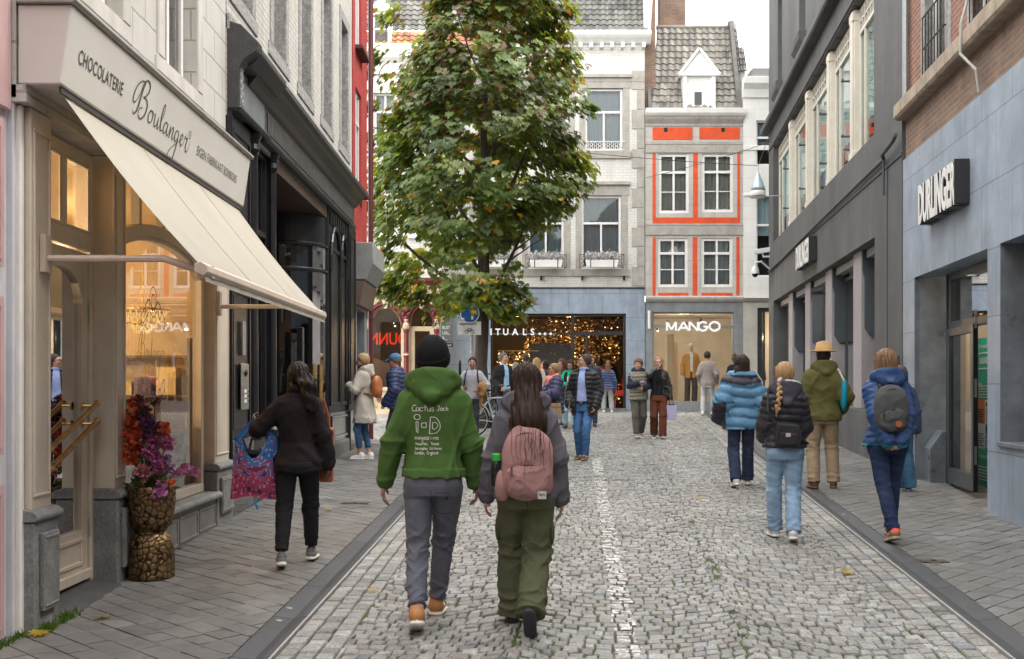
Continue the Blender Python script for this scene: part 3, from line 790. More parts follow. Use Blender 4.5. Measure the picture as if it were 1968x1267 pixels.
LF=Frame(t,lambda u,v,z:(u-6.9,-v,z-3.53))
M_sign=pm('cream_sign_enamel',(.59,.575,.54),.38,.05,2,.02,30,dirt=.06)
mb=LF.mb()
mb.prism([(-.03,3.53),(.23,3.53),(.30,4.01),(-.03,4.01)],6.9,11.6,'x');mb.build('box',M_sign,t,bevel=.008)
mb=LF.mb();mb.prism([(-.03,4.012),(.315,4.012),(.33,4.03),(.325,4.055),(-.03,4.075)],6.87,11.63,'x');mb.build('capping',pm('lead_capping',(.25,.24,.225),.5,.2,8,.1),t,bevel=.004)
mb=LF.mb();mb.prism([(.2,3.49),(.215,3.49),(.215,3.528),(.2,3.528)],6.95,11.55,'x');mb.build('under_rail',M_letter,t)
def TS(u0,zb):return lambda x,y,d=0:(u0+x,.23+(zb+y-3.53)*(.07/.48)+.004,zb+y)
mb=LF.mb()
text_mb(mb,'CHOCOLATERIE',TS(7.09,3.712),.128,.82,offset=.0005,space=1.06)
mb.build('lettering',M_letter,t)
mb=LF.mb();TT=TS(8.17,3.665);SX_,SY_=.165,.092
for pts,ws in SCRIPT:ribbon(mb,[(x*SX_,y*SY_)for x,y in pts],[w*.155 for w in ws],lambda x,y:TT(x,y),6)
T2=TS(9.52,3.80)
ribbon(mb,[(.03*math.cos(a),.03*math.sin(a))for a in np.linspace(0,2*PI,11)],.006,T2)
text_mb(mb,'R',lambda x,y,d:T2(x-.012,y-.014),.035,.9)
mb.build('lettering',M_letter,t)
mb=LF.mb();text_mb(mb,'EIGEN FABRIKAAT BONBONS',TS(9.77,3.69),.112,.86,offset=.0,space=1.12)
mb.build('lettering',M_letter,t)
t=thing('awning','cream fabric awning pulled out over the chocolate shop window','awning',(-2.95,6.9,2.4),PI/2)
LF=Frame(t,lambda u,v,z:(u-6.9,-v,z-2.4))
M_canvas=pm('cream_canvas',(.355,.33,.275),.85,.06,1.6,.25,220,dirt=.10)
mb=LF.mb();nu,nv=30,12;vs=[]
for i in range(nu+1):
 for j in range(nv+1):
  f=j/nv;u=7.03+4.47*i/nu
  sag=-.035*math.sin(PI*f)-.008*math.sin(PI*f)*math.cos(i/nu*2*PI*2)
  vs.append((u,.20+(1.03-.20)*f,3.485+(2.46-3.485)*f+sag))
mb.add(vs,[(i*(nv+1)+j,(i+1)*(nv+1)+j,(i+1)*(nv+1)+j+1,i*(nv+1)+j+1)for i in range(nu)for j in range(nv)])
mb.build('fabric',M_canvas,t,smooth=True)
mb=LF.mb()
for u in(8.5,10.02):
 mb.tube([(u,.20+.83*f,3.487-1.025*f-.035*math.sin(PI*f)-.008*math.sin(PI*f)*math.cos((u-7.03)/4.47*4*PI))for f in np.linspace(0,1,13)],.004,4)
mb.build_each('seam',pm('canvas_seam',(.36,.33,.27),.9,.1,9,0),t)
mb=LF.mb();vs=[]
for i in range(61):
 u=7.03+4.47*i/60
 for f,z in((1.062,2.40),(1.068+.003*math.sin(i*1.3),2.352)):vs.append((u,f,z))
mb.add(vs,[(2*i,2*i+2,2*i+3,2*i+1)for i in range(60)])
mb.build('valance',M_canvas,t,smooth=True)
M_arm=pm('cream_metal',(.55,.46,.38),.4,.1,8,.05,dirt=.15)
mb=LF.mb();mb.prism([(1.0,2.41),(1.06,2.385),(1.085,2.41),(1.08,2.45),(1.04,2.475),(1.0,2.46)],7.02,11.52,'x');mb.build('front_bar',M_arm,t,bevel=.004)
for u in(7.19,11.45):
 mb=LF.mb()
 mb.tube([(u,.03,2.51),(u,.76,2.51),(u,1.02,2.425)],.022,8);mb.box(u-.035,u+.035,.98,1.075,2.385,2.46)
 mb.build('arm',M_arm,t)
 mb=LF.mb();mb.box(u-.05,u+.05,.002,.04,2.42,2.66);mb.tube([(u,.04,2.51),(u,.055,2.51)],.02,8);mb.build('bracket',M_arm,t,bevel=.004)
fr=left_frame('black_shopfront_house','pale stone house over an ornate black wooden shopfront with deep entrance','building',11.95)
r=fr.root
M_stonew=brick('pale_limewashed_stone',(.48,.465,.43),(.52,.50,.465),(.35,.335,.31),.24,.075,.01,.8,.5,.14,True,dirt=.3)
M_surr=pm('grey_window_stone',(.30,.295,.285),.85,.4,14,.7,120,dirt=.25,fine=.4)
WB=[(u-1.12,u,5.95,8.32)for u in(13.25,15.2,17.08,18.98,20.87)]
mb=fr.mb();wall_holes(mb,11.96,21.3,4.55,10.5,WB,v=-.03,depth=.02);mb.build('wall',M_stonew,r)
mb=fr.mb()
for a,b,c,d in WB:
 for x0,x1,z0,z1 in((a-.001,a+.17,c,d),(b-.17,b+.001,c,d),(a+.17,b-.17,d-.2,d),(a-.1,b+.1,c-.17,c)):
  mb.box(x0,x1,-.26,-.01,z0,z1)
mb.box(11.96,21.3,-.1,-.004,5.45,5.62)
mb.build('window_surround',M_surr,r,bevel=.008)
for a,b,c,d in WB:win(fr,r,a+.17,b-.17,c,d-.2,-.2,M_white,mull=((a+b)/2,),trans=(7.5,),curtain=M_curtain,cfrac=.35,fw=.07)
M_blk2=pm('weathered_black_paint',(.032,.032,.033),.5,.5,5,.35,60,dirt=.2,fine=.3)
mb=fr.mb();mb.prism([(-.03,4.60),(.05,4.60),(.085,4.63),(.085,4.67),(.04,4.69),(.04,5.0),(.08,5.02),(.12,5.08),(.20,5.16),(.22,5.2),(.27,5.23),(.27,5.30),(-.03,5.37)],12.55,21.12,'x')
mb.build('cornice',M_blk2,r,bevel=.004)
mb=fr.mb()
k=13.6
while k<21:mb.box(k,k+.035,.041,.056,4.72,4.97);k+=.075
mb.build('frieze_reeding',pm('grey_reeded_frieze',(.09,.09,.088),.6,.4,7,.3,dirt=.2),r,bevel=.004)
mb=fr.mb()
mb.prism([(-.03,4.62),(.10,4.62),(.10,5.05),(.16,5.14),(.28,5.22),(.30,5.32),(.12,5.50),(-.03,5.55)],11.97,12.16,'x')
mb.prism([(-.03,4.60),(.09,4.60),(.12,4.64),(.09,4.68),(-.03,4.68)],11.99,13.5,'x')
mb.prism([(-.03,5.10),(.18,5.12),(.29,5.24),(.29,5.31),(-.03,5.38)],12.16,13.5,'x')
mb.build('cornice_end',M_blk2,r,bevel=.01)
mb=fr.mb();mb.box(12.18,13.42,.0,.05,4.70,5.09);mb.build('sign_panel',pm('grey_blue_panel',(.22,.25,.28),.25,.12,3,.02,coat=.3),r,bevel=.005)
mb=fr.mb()
for i in range(5):
 zc=4.74+i*.08
 mb.tube([(12.07+.04*math.cos(a),.105,zc+.035*math.sin(a))for a in np.linspace(0,2*PI,13)[:-1]],.008,6,closed=True)
mb.box(12.015,12.125,.1,.104,4.68,5.11)
mb.build('ornament',pm('grey_ornament',(.28,.29,.3),.5,.2,20,.1),r)
mb=fr.mb();mb.box(12.0,12.92,-.2,.0,1.15,4.6)
for a,b,c,d in((12.06,12.86,2.9,4.45),(12.06,12.86,1.25,2.75)):panel_frame(mb,a,b,0,c,d,.05,.02)
mb.box(11.97,12.0,-.2,.025,.35,4.6)
p=mb.build('pilaster',M_black,r,bevel=.006)
mb=fr.mb();mb.box(11.98,12.96,-.2,.03,zg(12)-.03,1.15);mb.build('plinth',M_blackstone,p,bevel=.01)
mb=fr.mb();mb.box(12.32,12.66,.022,.042,1.46,1.96)
ip=mb.build('intercom_panel',M_steel,p,bevel=.006)
mb=fr.mb()
mb.tube([(12.49,.042,1.86),(12.49,.056,1.86)],.04,16);mb.tube([(12.49,.056,1.86),(12.49,.066,1.86)],.022,12)
for k in range(3):mb.tube([(12.61,.042,1.66-k*.055),(12.61,.048,1.66-k*.055)],.009,10)
mb.build_each('button',pm('dark_button',(.08,.08,.08),.3,.1,9,0,metal=.8),ip)
mb=fr.mb()
for k in range(3):mb.box(12.42,12.54,.043,.046,1.645-k*.055,1.68-k*.055)
mb.build_each('name_plate',pm('white_name_plate',(.7,.7,.7),.4,.05,9,0),ip)
mb=fr.mb();mb.box(12.4,12.55,.02,.035,2.05,2.42);mb.build('letter_plate',pm('grey_plate',(.16,.17,.19),.4,.1,9,0),p,bevel=.004)
mb=fr.mb();mb.lathe([(.09,.0),(.085,.03),(.06,.05),(.02,.06)],16,(0,0,0));
def column(u,v,z0,z1,rad,name='column'):
 m=fr.mb()
 prof=[(rad*1.6,z0),(rad*1.6,z0+.08),(rad*1.2,z0+.12),(rad,z0+.2),(rad*.92,(z0+z1)/2),(rad*.85,z1-.25),(rad*1.25,z1-.18),(rad*1.0,z1-.12),(rad*1.5,z1-.03),(rad*1.5,z1)]
 m.lathe(prof,14,(u,v,0));return m.build(name,M_black,r,smooth=False)
column(13.1,-.02,1.1,4.6,.07)
mb=fr.mb();mb.box(12.96,14.2,-.25,.02,zg(13)-.03,1.1);panel_frame(mb,13.3,14.1,.02,.5,1.0,.05,.015)
mb.build('stall_riser',M_black,r,bevel=.006)
def darkroom(u0,u1,v1,z0,z1,parent):
 m=fr.mb()
 m.quad((u0,v1,z0),(u1,v1,z0),(u1,v1,z1),(u0,v1,z1))
 return m.build('room_lining',M_dark,parent)
mb=fr.mb();mb.box(12.9,14.3,-.4,-.031,4.52,4.70);mb.build('window_head',M_black,r)
w1=win(fr,r,13.22,14.15,1.12,4.55,-.08,M_black,G_dark,fw=.07,trans=(3.55,),backd=1.2)
column(14.22,-.03,1.1,4.6,.06)
mb=fr.mb();mb.box(14.2,18.4,-1.55,-.02,4.42,4.58)
for k in range(3):panel_frame(mb,14.5+k*1.3,15.6+k*1.3,-1.5,4.40,4.41,.04,.01)
mb.build('entrance_ceiling',pm('brown_boards',(.06,.03,.022),.5,.4,5,.2,stretch=(1,6,1)),r)
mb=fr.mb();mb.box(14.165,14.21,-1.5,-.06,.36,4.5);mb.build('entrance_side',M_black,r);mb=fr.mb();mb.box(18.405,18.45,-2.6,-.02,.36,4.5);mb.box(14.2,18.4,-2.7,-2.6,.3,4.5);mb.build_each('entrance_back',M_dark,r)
w2=win(fr,r,14.3,15.5,.75,4.42,-1.45,M_black,G_dark,fw=.09,trans=(3.3,),backd=1.2)
for k,(a,b)in enumerate(((15.5,16.45),(16.45,17.4))):
 win(fr,r,a+.02,b-.02,.48,3.3,-1.45,M_black,G_dark,fw=.12,trans=(1.2,),backd=1.0,name='door')
mb=fr.mb();mb.box(15.5,17.4,-1.5,-1.42,3.3,4.42)
mb.quad((14.2,-1.46,.38),(18.4,-1.46,.45),(18.4,.05,.46),(14.2,.05,.40))
mb.build('entrance_lining',M_black,r)
def curved_case(uc_,vc,rad,a0,a1,name):
 aa=np.linspace(a0,a1,13)
 m=fr.mb()
 for z0,z1 in((.40,1.05),(3.95,4.42)):
  for p_,q in zip(aa,aa[1:]):
   P=lambda t,z,rr=rad:(uc_+rr*math.cos(t),vc+rr*math.sin(t),z)
   m.quad(P(p_,z0),P(q,z0),P(q,z1),P(p_,z1))
 for z in(1.05,3.55,3.95):m.tube([(uc_+rad*math.cos(t),vc+rad*math.sin(t),z)for t in aa],.035,6)
 for t in(a0,a1):m.tube([(uc_+rad*math.cos(t),vc+rad*math.sin(t),.4),(uc_+rad*math.cos(t),vc+rad*math.sin(t),4.42)],.04,8)
 o=m.build(name,M_black,r)
 m=fr.mb()
 for p_,q in zip(aa,aa[1:]):m.quad((uc_+rad*math.cos(p_),vc+rad*math.sin(p_),1.05),(uc_+rad*math.cos(q),vc+rad*math.sin(q),1.05),(uc_+rad*math.cos(q),vc+rad*math.sin(q),3.95),(uc_+rad*math.cos(p_),vc+rad*math.sin(p_),3.95))
 m.build('pane',G_dark,o,smooth=True)
 m=fr.mb();m.quad((uc_-.1,vc-.4,.9),(uc_+.6,vc-.4,.9),(uc_+.6,vc-.4,4.2),(uc_-.1,vc-.4,4.2));m.build('room_lining',M_dark,o)
curved_case(18.4,-.75,.72,PI,PI/2,'curved_showcase')
curved_case(18.4,-.75,.72,PI*1.5,PI,'curved_showcase')
mb=fr.mb();mb.box(18.4,21.25,-.6,.0,1.3,4.6)
for a,b in((18.5,19.55),(19.62,20.3)):
 panel_frame(mb,a,b,0,1.4,4.0,.06,.03)
 cc,hh=(a+b)/2,(b-a)/2
 for k in range(10):
  t0,t1=PI*k/10,PI*(k+1)/10
  mb.tube([(cc-hh*math.cos(t0),.02,3.6+.75*math.sin(t0)),(cc-hh*math.cos(t1),.02,3.6+.75*math.sin(t1))],.035,6)
for k in range(8):mb.box(18.5+k*.24,18.62+k*.24,0,.03,4.35,4.56)
mb.box(20.4,21.25,0,.05,1.3,4.6);panel_frame(mb,20.5,21.15,.05,1.4,4.45,.05,.02)
p=mb.build('pier',M_black,r,bevel=.006)
mb=fr.mb();mb.box(18.36,20.4,-.6,.06,zg(19)-.1,.8);mb.build('sill',M_bluestone,p,bevel=.03,seg=2)
mb=fr.mb();mb.box(18.4,20.38,-.5,.03,.8,1.3);panel_frame(mb,18.5,20.3,.03,.86,1.24,.05,.02);mb.box(20.38,21.28,-.5,.08,zg(20)-.1,1.3)
mb.build('plinth',M_blackstone,p,bevel=.01)
for u in(16.38,16.56):
 pass
t=thing('door_pull','pair of tall brass pull handles at the black shop entrance','door handle',(-2.95,17.3,zg(17.3)),PI/2)
LF=Frame(t,lambda u,v,z:(u-17.3,-v,z-zg(17.3)))
mb=LF.mb()
for u,v in((17.12,-.02),(17.42,.03)):
 mb.tube([(u,v,1.0),(u,v,2.05)],.045,12)
 for z in(1.15,1.9):mb.tube([(u,v,z),(u,v-.2,z)],.02,8)
mb.build_each('bar',M_brass,t)
mb=LF.mb();mb.box(17.05,17.2,-.25,-.17,.5,2.6);mb.build('stile',M_black,t,bevel=.01)
fr=left_frame('red_brick_house','narrow red painted brick house above a grey shop beyond the black shopfront','building',21.32)
r=fr.root
M_red=brick('red_painted_brick',(.40,.035,.035),(.46,.05,.045),(.26,.03,.03),.24,.075,.01,.7,.5,.15,True)
HB=[(21.65,22.5,5.5,7.4),(21.65,22.5,8.2,10.0)]
mb=fr.mb();wall_holes(mb,21.33,23.35,4.3,13,HB,v=-.01,depth=.12);mb.build('wall',M_red,r)
for a,b,c,d in HB:win(fr,r,a,b,c,d,-.06,M_white,mull=((a+b)/2,),trans=(c+1.3,),curtain=M_curtain)
mb=fr.mb()
for a,b,c,d in HB:mb.box(a-.05,b+.1,-.02,.14,c-.1,c-.02)
mb.build_each('window_sill',pm('dark_red_stone',(.09,.03,.03),.7,.2,5,.1),r,bevel=.01)
mb=fr.mb();mb.tube([(23.42,.06,.6),(23.42,.06,13)],.055,10);mb.build('downpipe',pm('oxblood_pipe',(.10,.018,.022),.45,.2,6,.05),r)
M_greyp=pm('grey_blue_paint',(.22,.235,.255),.5,.15,4,.08,dirt=.2)
mb=fr.mb();wall_holes(mb,21.33,23.35,.3,4.3,[(21.75,22.9,.6,3.2)],v=0,depth=.3);mb.build('shopfront',M_greyp,r,bevel=.0)
win(fr,r,21.75,22.9,.6,3.2,-.2,pm('dark_grey_frame',(.05,.05,.055),.5,.1,5,0),G_dark,fw=.08,trans=(2.6,))
mb=fr.mb();mb.prism([(0,3.72),(.22,3.72),(.36,4.02),(.34,4.42),(0,4.42)],21.4,23.3,'x');mb.build('canopy_box',pm('grey_canopy',(.26,.265,.26),.6,.15,4,.1,dirt=.2),r,bevel=.01)
mb=fr.mb();mb.prism([(0,3.25),(.1,3.25),(.2,3.70),(0,3.70)],21.4,23.3,'x');mb.build('fascia',pm('brown_fascia',(.13,.09,.075),.6,.25,4,.1),r,bevel=.008)
M_clad=brick('blue_stone_cladding',(.30,.365,.46),(.345,.41,.50),(.13,.145,.17),1.05,.72,.006,.42,.15,.22,False,dirt=.28,offset=.5)
M_cladp=pm('blue_stone_pier',(.30,.335,.39),.45,.22,2.2,.06,60,dirt=.15)
blotch(M_clad,.9,.80,1.12,(1,1,.4))
M_cladd=pm('dark_and_shaded_blue_stone',(.15,.17,.195),.3,.35,3,.06,60,dirt=.35)
M_rbrick=brick('red_brown_brick',(.24,.085,.055),(.32,.125,.08),(.3,.26,.22),.22,.07,.011,.85,.6,.25,dirt=.2)
M_orbrick=brick('old_brown_brick',(.20,.12,.085),(.27,.165,.115),(.24,.2,.165),.22,.07,.011,.85,.7,.3,dirt=.3)
M_sand=pm('weathered_sandstone',(.36,.29,.22),.8,.25,5,.4,60,dirt=.35)
fr=right_frame('stone_clad_shop','shop clad in blue grey stone with brick upper storey and open glass door','building',11.0)
r=fr.root
D0,D1=12.36,15.63
mb=fr.mb()
wall_holes(mb,4.0,16.30,zg(11)-.6,4.93,[(D0,D1,-1,3.20),(6.2,11.93,1.12,3.20)],v=0,depth=.42,thick=.45)
mb.build('cladding',M_clad,r)
mb=fr.mb()
for a,b in((D1-.003,D1+.004),(11.93-.004,11.93+.003)):mb.box(a,b,-.42,-.004,.2,3.198)
for a,b in((D0-.003,D0+.004),):mb.box(a,b,-.42,-.004,.2,3.198)
mb.build_each('reveal',M_cladd,r)  # thin sheets over the returns, their shade put into a darker stone colour
mb=fr.mb();mb.prism([(-.42,zg(15.6)-.05),(-.12,zg(15.6)-.05),(-.12,.88),(-.28,1.12),(-.42,1.12)],D1-.35,D1-.006,'x');mb.build('corner_guard',M_cladd,r,bevel=.006)
mb=fr.mb();mb.box(6.2,11.95,-.42,.03,1.09,1.135);mb.build('window_sill',M_cladd,r,bevel=.006)
M_frame=pm('dark_green_grey_frame',(.035,.045,.05),.35,.15,5,0)
win(fr,r,6.2,11.93,1.135,3.2,-.26,M_frame,G_shop,fw=.07,mull=(9.0,),backd=2.5)
UPR=[(15.55-1.35,15.55-.28,5.75,8.6),(15.55-3.55,15.55-2.45,5.75,8.6),(15.55-5.7,15.55-4.6,5.75,8.6)]
mb=fr.mb();wall_holes(mb,4.0,16.30,5.75,11,UPR,v=-.06,depth=.15);mb.build('brick_wall',M_rbrick,r)
mb=fr.mb();mb.box(4.0,16.30,-.3,-.04,4.935,5.50);mb.build('rough_brick_band',M_orbrick,r)
mb=fr.mb()
for a in np.arange(4.0,16.2,1.37):mb.prism([(-.3,5.5),(.10,5.5),(.13,5.54),(.13,5.70),(.09,5.74),(-.3,5.76)],a+.004,min(a+1.366,16.32),'x')
mb.build_each('string_course',M_sand,r,bevel=.008)
mb=fr.mb()
for a,b,c,d in UPR:
 for x0,x1 in((a-.2,a),(b,b+.2)):mb.box(x0,x1,-.26,-.045,c,d)
 mb.box(a-.2,b+.2,-.26,-.04,d,d+.25)
mb.build('window_surround',M_surr,r,bevel=.008)
for a,b,c,d in UPR:
 win(fr,r,a,b,c+.01,d,-.16,M_white,trans=(7.6,),mull=((a+b)/2,),curtain=M_curtain,cfrac=.6)
 mb=fr.mb()
 for z in(5.86,6.2,6.62):mb.tube([(a,-.02,z),(b,-.02,z)],.012,6)
 for u in np.arange(a,b+.01,(b-a)/7):mb.tube([(u,-.02,5.8),(u,-.02,6.62)],.008,6)
 mb.tube([(a,-.12,6.2),(a,-.02,6.2)],.012,6)
 mb.build('window_railing',M_black,r)
mb=fr.mb();mb.tube([(16.15,0,5.75),(16.15,0,11)],.045,8);mb.build('downpipe',pm('zinc_pipe',(.32,.34,.35),.45,.15,7,.1,metal=.6),r)
mb=fr.mb();pts=[(12.9,.0,8.5),(12.9,.0,6.3),(12.85,.14,5.8),(12.85,.15,5.45),(12.6,.05,5.2),(12.6,.02,4.95)];mb.tube(pts,.018,6);mb.build('cable',pm('grey_cable',(.4,.39,.37),.6,.1,5,0),r)
mb=fr.mb();vd=-.32
for a,b,c,d in((D1-.62,D1-.5,.3,3.2),(D1-.42,D1-.37,.3,3.2),(D0,D0+.08,.3,3.2),(D0+.08,D1-.62,2.46,2.56),(D0+.08,D1-.62,3.10,3.2)):
 mb.box(a,b,vd-.12,vd,c,d)
dfm=mb.build('door_frame',M_frame,r,bevel=.004)
mb=fr.mb();mb.quad((D0+.05,vd-.06,2.5),(D1-.6,vd-.06,2.5),(D1-.6,vd-.06,3.15),(D0+.05,vd-.06,3.15));mb.quad((D1-.5,vd-.06,.35),(D1-.4,vd-.06,.35),(D1-.4,vd-.06,3.2),(D1-.5,vd-.06,3.2));mb.build('pane',G_shop,dfm)
leafo=thing('glass_door','dark framed glass door leaf standing ajar at the blue stone shop','door',(0,0,0));leafo.parent=None
x,y=rpos(D1-.63,-.30);leafo.location=(x,y,zg(D1))
leafo.rotation_euler=(0,0,math.atan2(-RD.y,-RD.x)+Rd(-3))
mb=MB();w_=1.42;h0,h1=.03,2.46-zg(D1)
mb.box(0,.09,-.03,.03,h0,h1);mb.box(w_-.09,w_,-.03,.03,h0,h1);mb.box(.09,w_-.09,-.029,.029,h0,h0+.2);mb.box(.09,w_-.09,-.029,.029,h1-.1,h1)
mb.build('frame',M_frame,leafo,bevel=.004)
mb=MB();mb.quad((.08,0,.2),(w_-.08,0,.2),(w_-.08,0,h1-.08),(.08,0,h1-.08));mb.build('pane',G_shop,leafo)
mb=MB();mb.box(w_-.002,w_+.006,-.022,.022,h0,h1);mb.build('edge_seal',M_black,leafo)
for z in(.35,1.15,2.0-.03):
 mb=MB();mb.box(w_+.006,w_+.012,-.014,.014,z,z+.22);mb.build('lock_plate',M_steel,leafo)
mb=fr.mb()
a,b,c,d,e=6.0,16.2,-6.5,.31,3.19
mb.quad((a,c,d),(b,c,d),(b,c,e),(a,c,e));mb.quad((a,c,e),(b,c,e),(b,-.42,e),(a,-.42,e));mb.quad((b,c,d),(b,-.42,d),(b,-.42,e),(b,c,e));mb.quad((a,c,d),(a,-.42,d),(a,-.42,e),(a,c,e))
mb.build('room_lining',pm('shop_plaster',(.42,.34,.25),.8,.12,2,.05),r)
mb=fr.mb();mb.quad((a,c,d+.02),(b,c,d+.02),(b,-.42,d+.02),(a,-.42,d+.02));mb.build('floor',pm('grey_shop_floor',(.16,.15,.14),.4,.2,3,.05),r)
x,y=rpos(13.5,-2.2);shop_light((x,y,2.9),110,(1,.85,.65))
x,y=rpos(14.3,-.44);shop_light((x,y,3.1),75,(1,.95,.88));x,y=rpos(9.5,-2.2);shop_light((x,y,2.9),90,(1,.85,.65))
mb=fr.mb();mb.box(D0-.02,D1+.02,-.42,-.03,.2,zg(D0)+.02);mb.build('threshold',M_flag,r)
x,y=rpos(14.55,-.62)
t=thing('banner_stand','green roll-up banner with orange, white and blue blocks inside the shop doorway','banner',(x,y,zg(14.5)+.0),math.atan2(-RD.y,-RD.x))
HB_=1.93
mb=MB();mb.box(-.5,.5,-.06,.06,0,.05);mb.tube([(0,.02,.05),(0,.02,HB_)],.012,6);mb.build('base',M_steel,t)
PB=dict(green=(.05,.46,.28),orange=(.72,.24,.09),white=(.85,.85,.83),blue=(.07,.30,.62),ink=(.03,.03,.03))
M_print=pm('printed_vinyl',None,.45,.04,5,0,attr=True)
mb=MB();z0=.05
mb.box(-.46,.46,-.004,.004,z0,.52,PB['green']);mb.box(-.46,.46,-.004,.004,1.14,HB_,PB['green'])
for a,b,c,d,k in((-.46,0,.84,1.14,'orange'),(0,.46,.84,1.14,'white'),(-.46,0,.52,.84,'white'),(0,.46,.52,.84,'blue')):mb.box(a,b,-.004,.004,c,d,PB[k])
bo=mb.build('print',M_print,t)
mb=MB();F_=lambda x0,z:(lambda x,y,d=0:(x0+x,-.0065,z+y))
text_mb(mb,"dit is typisch...",F_(-.28,1.80),.085,.9,col=PB['white'],offset=.001)
text_mb(mb,"DURLINGER",F_(-.235,1.605),.10,.62,col=PB['white'],offset=.003)
ribbon(mb,[(-.30,1.54),(-.33,1.60),(-.33,1.68),(-.28,1.73),(0,1.735),(.28,1.73),(.33,1.68),(.33,1.60),(.28,1.545),(0,1.54),(-.30,1.54)],.016,lambda x,y:(x,-.0065,y),col=PB['white'])
for k in range(5):mb.box(-.40,.40-.08*(k%2),-.0065,-.005,1.17+k*.035,1.182+k*.035,PB['white'])
for x0,z,c in((-.42,.86,'ink'),(.04,.86,'ink'),(-.42,.55,'ink'),(.04,.55,'white')):
 for k in range(6):mb.box(x0,x0+.36-.07*(k%3==1),-.0065,-.005,z+k*.03,z+k*.03+.011,PB[c])
 mb.box(x0,x0+.12,-.0065,-.005,z+.2,z+.25,PB['ink'])
text_mb(mb,"Wij zijn online",F_(-.25,.40),.07,.9,col=PB['white'],offset=.001)
for k in range(5):mb.box(-.40,.40-.1*(k%2),-.0065,-.005,.12+k*.04,.134+k*.04,PB['white'])
text_mb(mb,"altijd",F_(-.42,1.40),.07,.9,col=PB['white']);text_mb(mb,"voordelig",F_(-.42,1.31),.09,.9,col=PB['white'],offset=.002)
mb.build('lettering',M_print,bo)
M_lw=pm('white_sign_letter',(.82,.82,.80),.4,.05,5,0);M_lb=pm('black_letter_side',(.02,.02,.022),.4,.2,8,0)
def durlinger(Yfar,width,zc,h,label,depth=.16):
 x,y=rpos(Yfar,.0)
 t=thing('letter_sign',label,'sign',(x,y,zc),math.atan2(-RD.y,-RD.x),group=None)
 tmp=MB();w0=text_mb(tmp,'DURLINGER',lambda x,y,d:(x,0,y),1,1,offset=.02,space=1.0)
 size=h/.70;xs=width/(w0*size)
 mb=MB()
 text_mb(mb,'DURLINGER',lambda x,y,d:(x,-depth+d*.3,y-h/2),size,xs,depth=.02,offset=.022,space=1.0)
 mb.build('letter_face',M_lw,t)
 mb=MB()
 text_mb(mb,'DURLINGER',lambda x,y,d:(x,-depth/2+.008+d,y-h/2),size,xs,depth=depth-.02,offset=.026,space=1.0)
 mb.build('letter_body',M_lb,t)
 mb=MB();mb.box(width+.0,width+.03,-depth-.01,-.005,-h/2-.02,h/2+.02);mb.box(0,width,-.03,-.004,-h/2-.03,-h/2+.02)
 mb.build('back_box',M_lb,t,bevel=.003)
durlinger(14.75,1.72,4.05,.47,'larger letter sign on the pale blue stone shop, white letters with black sides')
durlinger(26.2,2.05,4.64,.48,'smaller looking letter sign on the dark grey building, further down the street')
M_greyw=pm('grey_rendered_wall',(.092,.095,.098),.75,.2,1.6,.2,40,dirt=.3)
blotch(M_greyw,.5,.82,1.2,(1.6,1.6,.35))
M_greyl=pm('lilac_grey_pillar',(.33,.305,.32),.6,.1,3,.08,40,dirt=.08)
M_greyd=pm('dark_blue_grey',(.06,.072,.085),.55,.15,3,.05)
fr=right_frame('grey_building','dark grey rendered building with a long band of cream framed upper windows','building',16.36)
r=fr.root
E1=33.0
mb=fr.mb()
GH=[(18.25,31.9,1.33,4.10),(18.3,31.9,5.75,8.42)]
TOPW=[(30.0,30.9,9.75,12.2),(25.8,26.8,9.75,12.2),(21.4,22.4,9.75,12.2)]
wall_holes(mb,16.36,E1,-.2,13.6,GH+TOPW,v=0,depth=.42,thick=8)
mb.quad((E1+.002,0,0),(E1+.002,-8,0),(E1+.002,-8,13.6),(E1+.002,0,13.6))
mb.build('wall',M_greyw,r)
mb=fr.mb();mb.prism([(0.001,8.98),(.20,8.98),(.23,9.02),(.23,9.14),(.17,9.17),(.12,9.25),(.001,9.27)],16.4,E1+.2,'x')
mb.box(16.4,E1+.01,.001,.03,8.45,8.52);mb.prism([(.001,13.0),(.25,13.3),(.25,13.6),(.001,13.6)],16.4,E1+.2,'x')
mb.build_each('cornice',M_greyw,r,bevel=.006)
mb=fr.mb();mb.box(16.36,E1+.003,.001,.018,5.02,5.07);mb.build('string_course',M_greyd,r)
mb=fr.mb()
for a,b,c,d in TOPW:mb.prism([(.001,c-.4),(.16,c-.2),(.18,c-.05),(.14,c),(.001,c)],a-.1,b+.25,'x')
mb.build_each('window_sill',M_greyw,r,bevel=.01)
M_wcream=pm('cream_window_frame',(.66,.62,.54),.5,.08,4,.05,dirt=.1)
for a,b,c,d in TOPW:win(fr,r,a,b,c,d,-.2,M_wcream,mull=((a+b)/2,),trans=(11.3,))
posts=[20.45,22.95,25.9,28.75]
edges=[18.3]+posts+[31.9]
for k,p in enumerate(posts):
 mb=fr.mb();mb.box(p-.15,p+.15,-.26,-.06,5.76,8.40);mb.box(p-.10,p+.10,-.06,-.03,5.78,8.38);mb.box(p-.17,p+.17,-.2,-.02,5.755,5.9);mb.box(p-.17,p+.17,-.2,-.025,8.2,8.36)
 mb.build('post',M_wcream,r,bevel=.008)
 for z in(6.25,7.25):
  mb=fr.mb();mb.tube([(p+.3,-.1,z),(p+.3,.08,z),(p+.18,.08,z)],.02,6);mb.build('bracket',M_greyd,r)
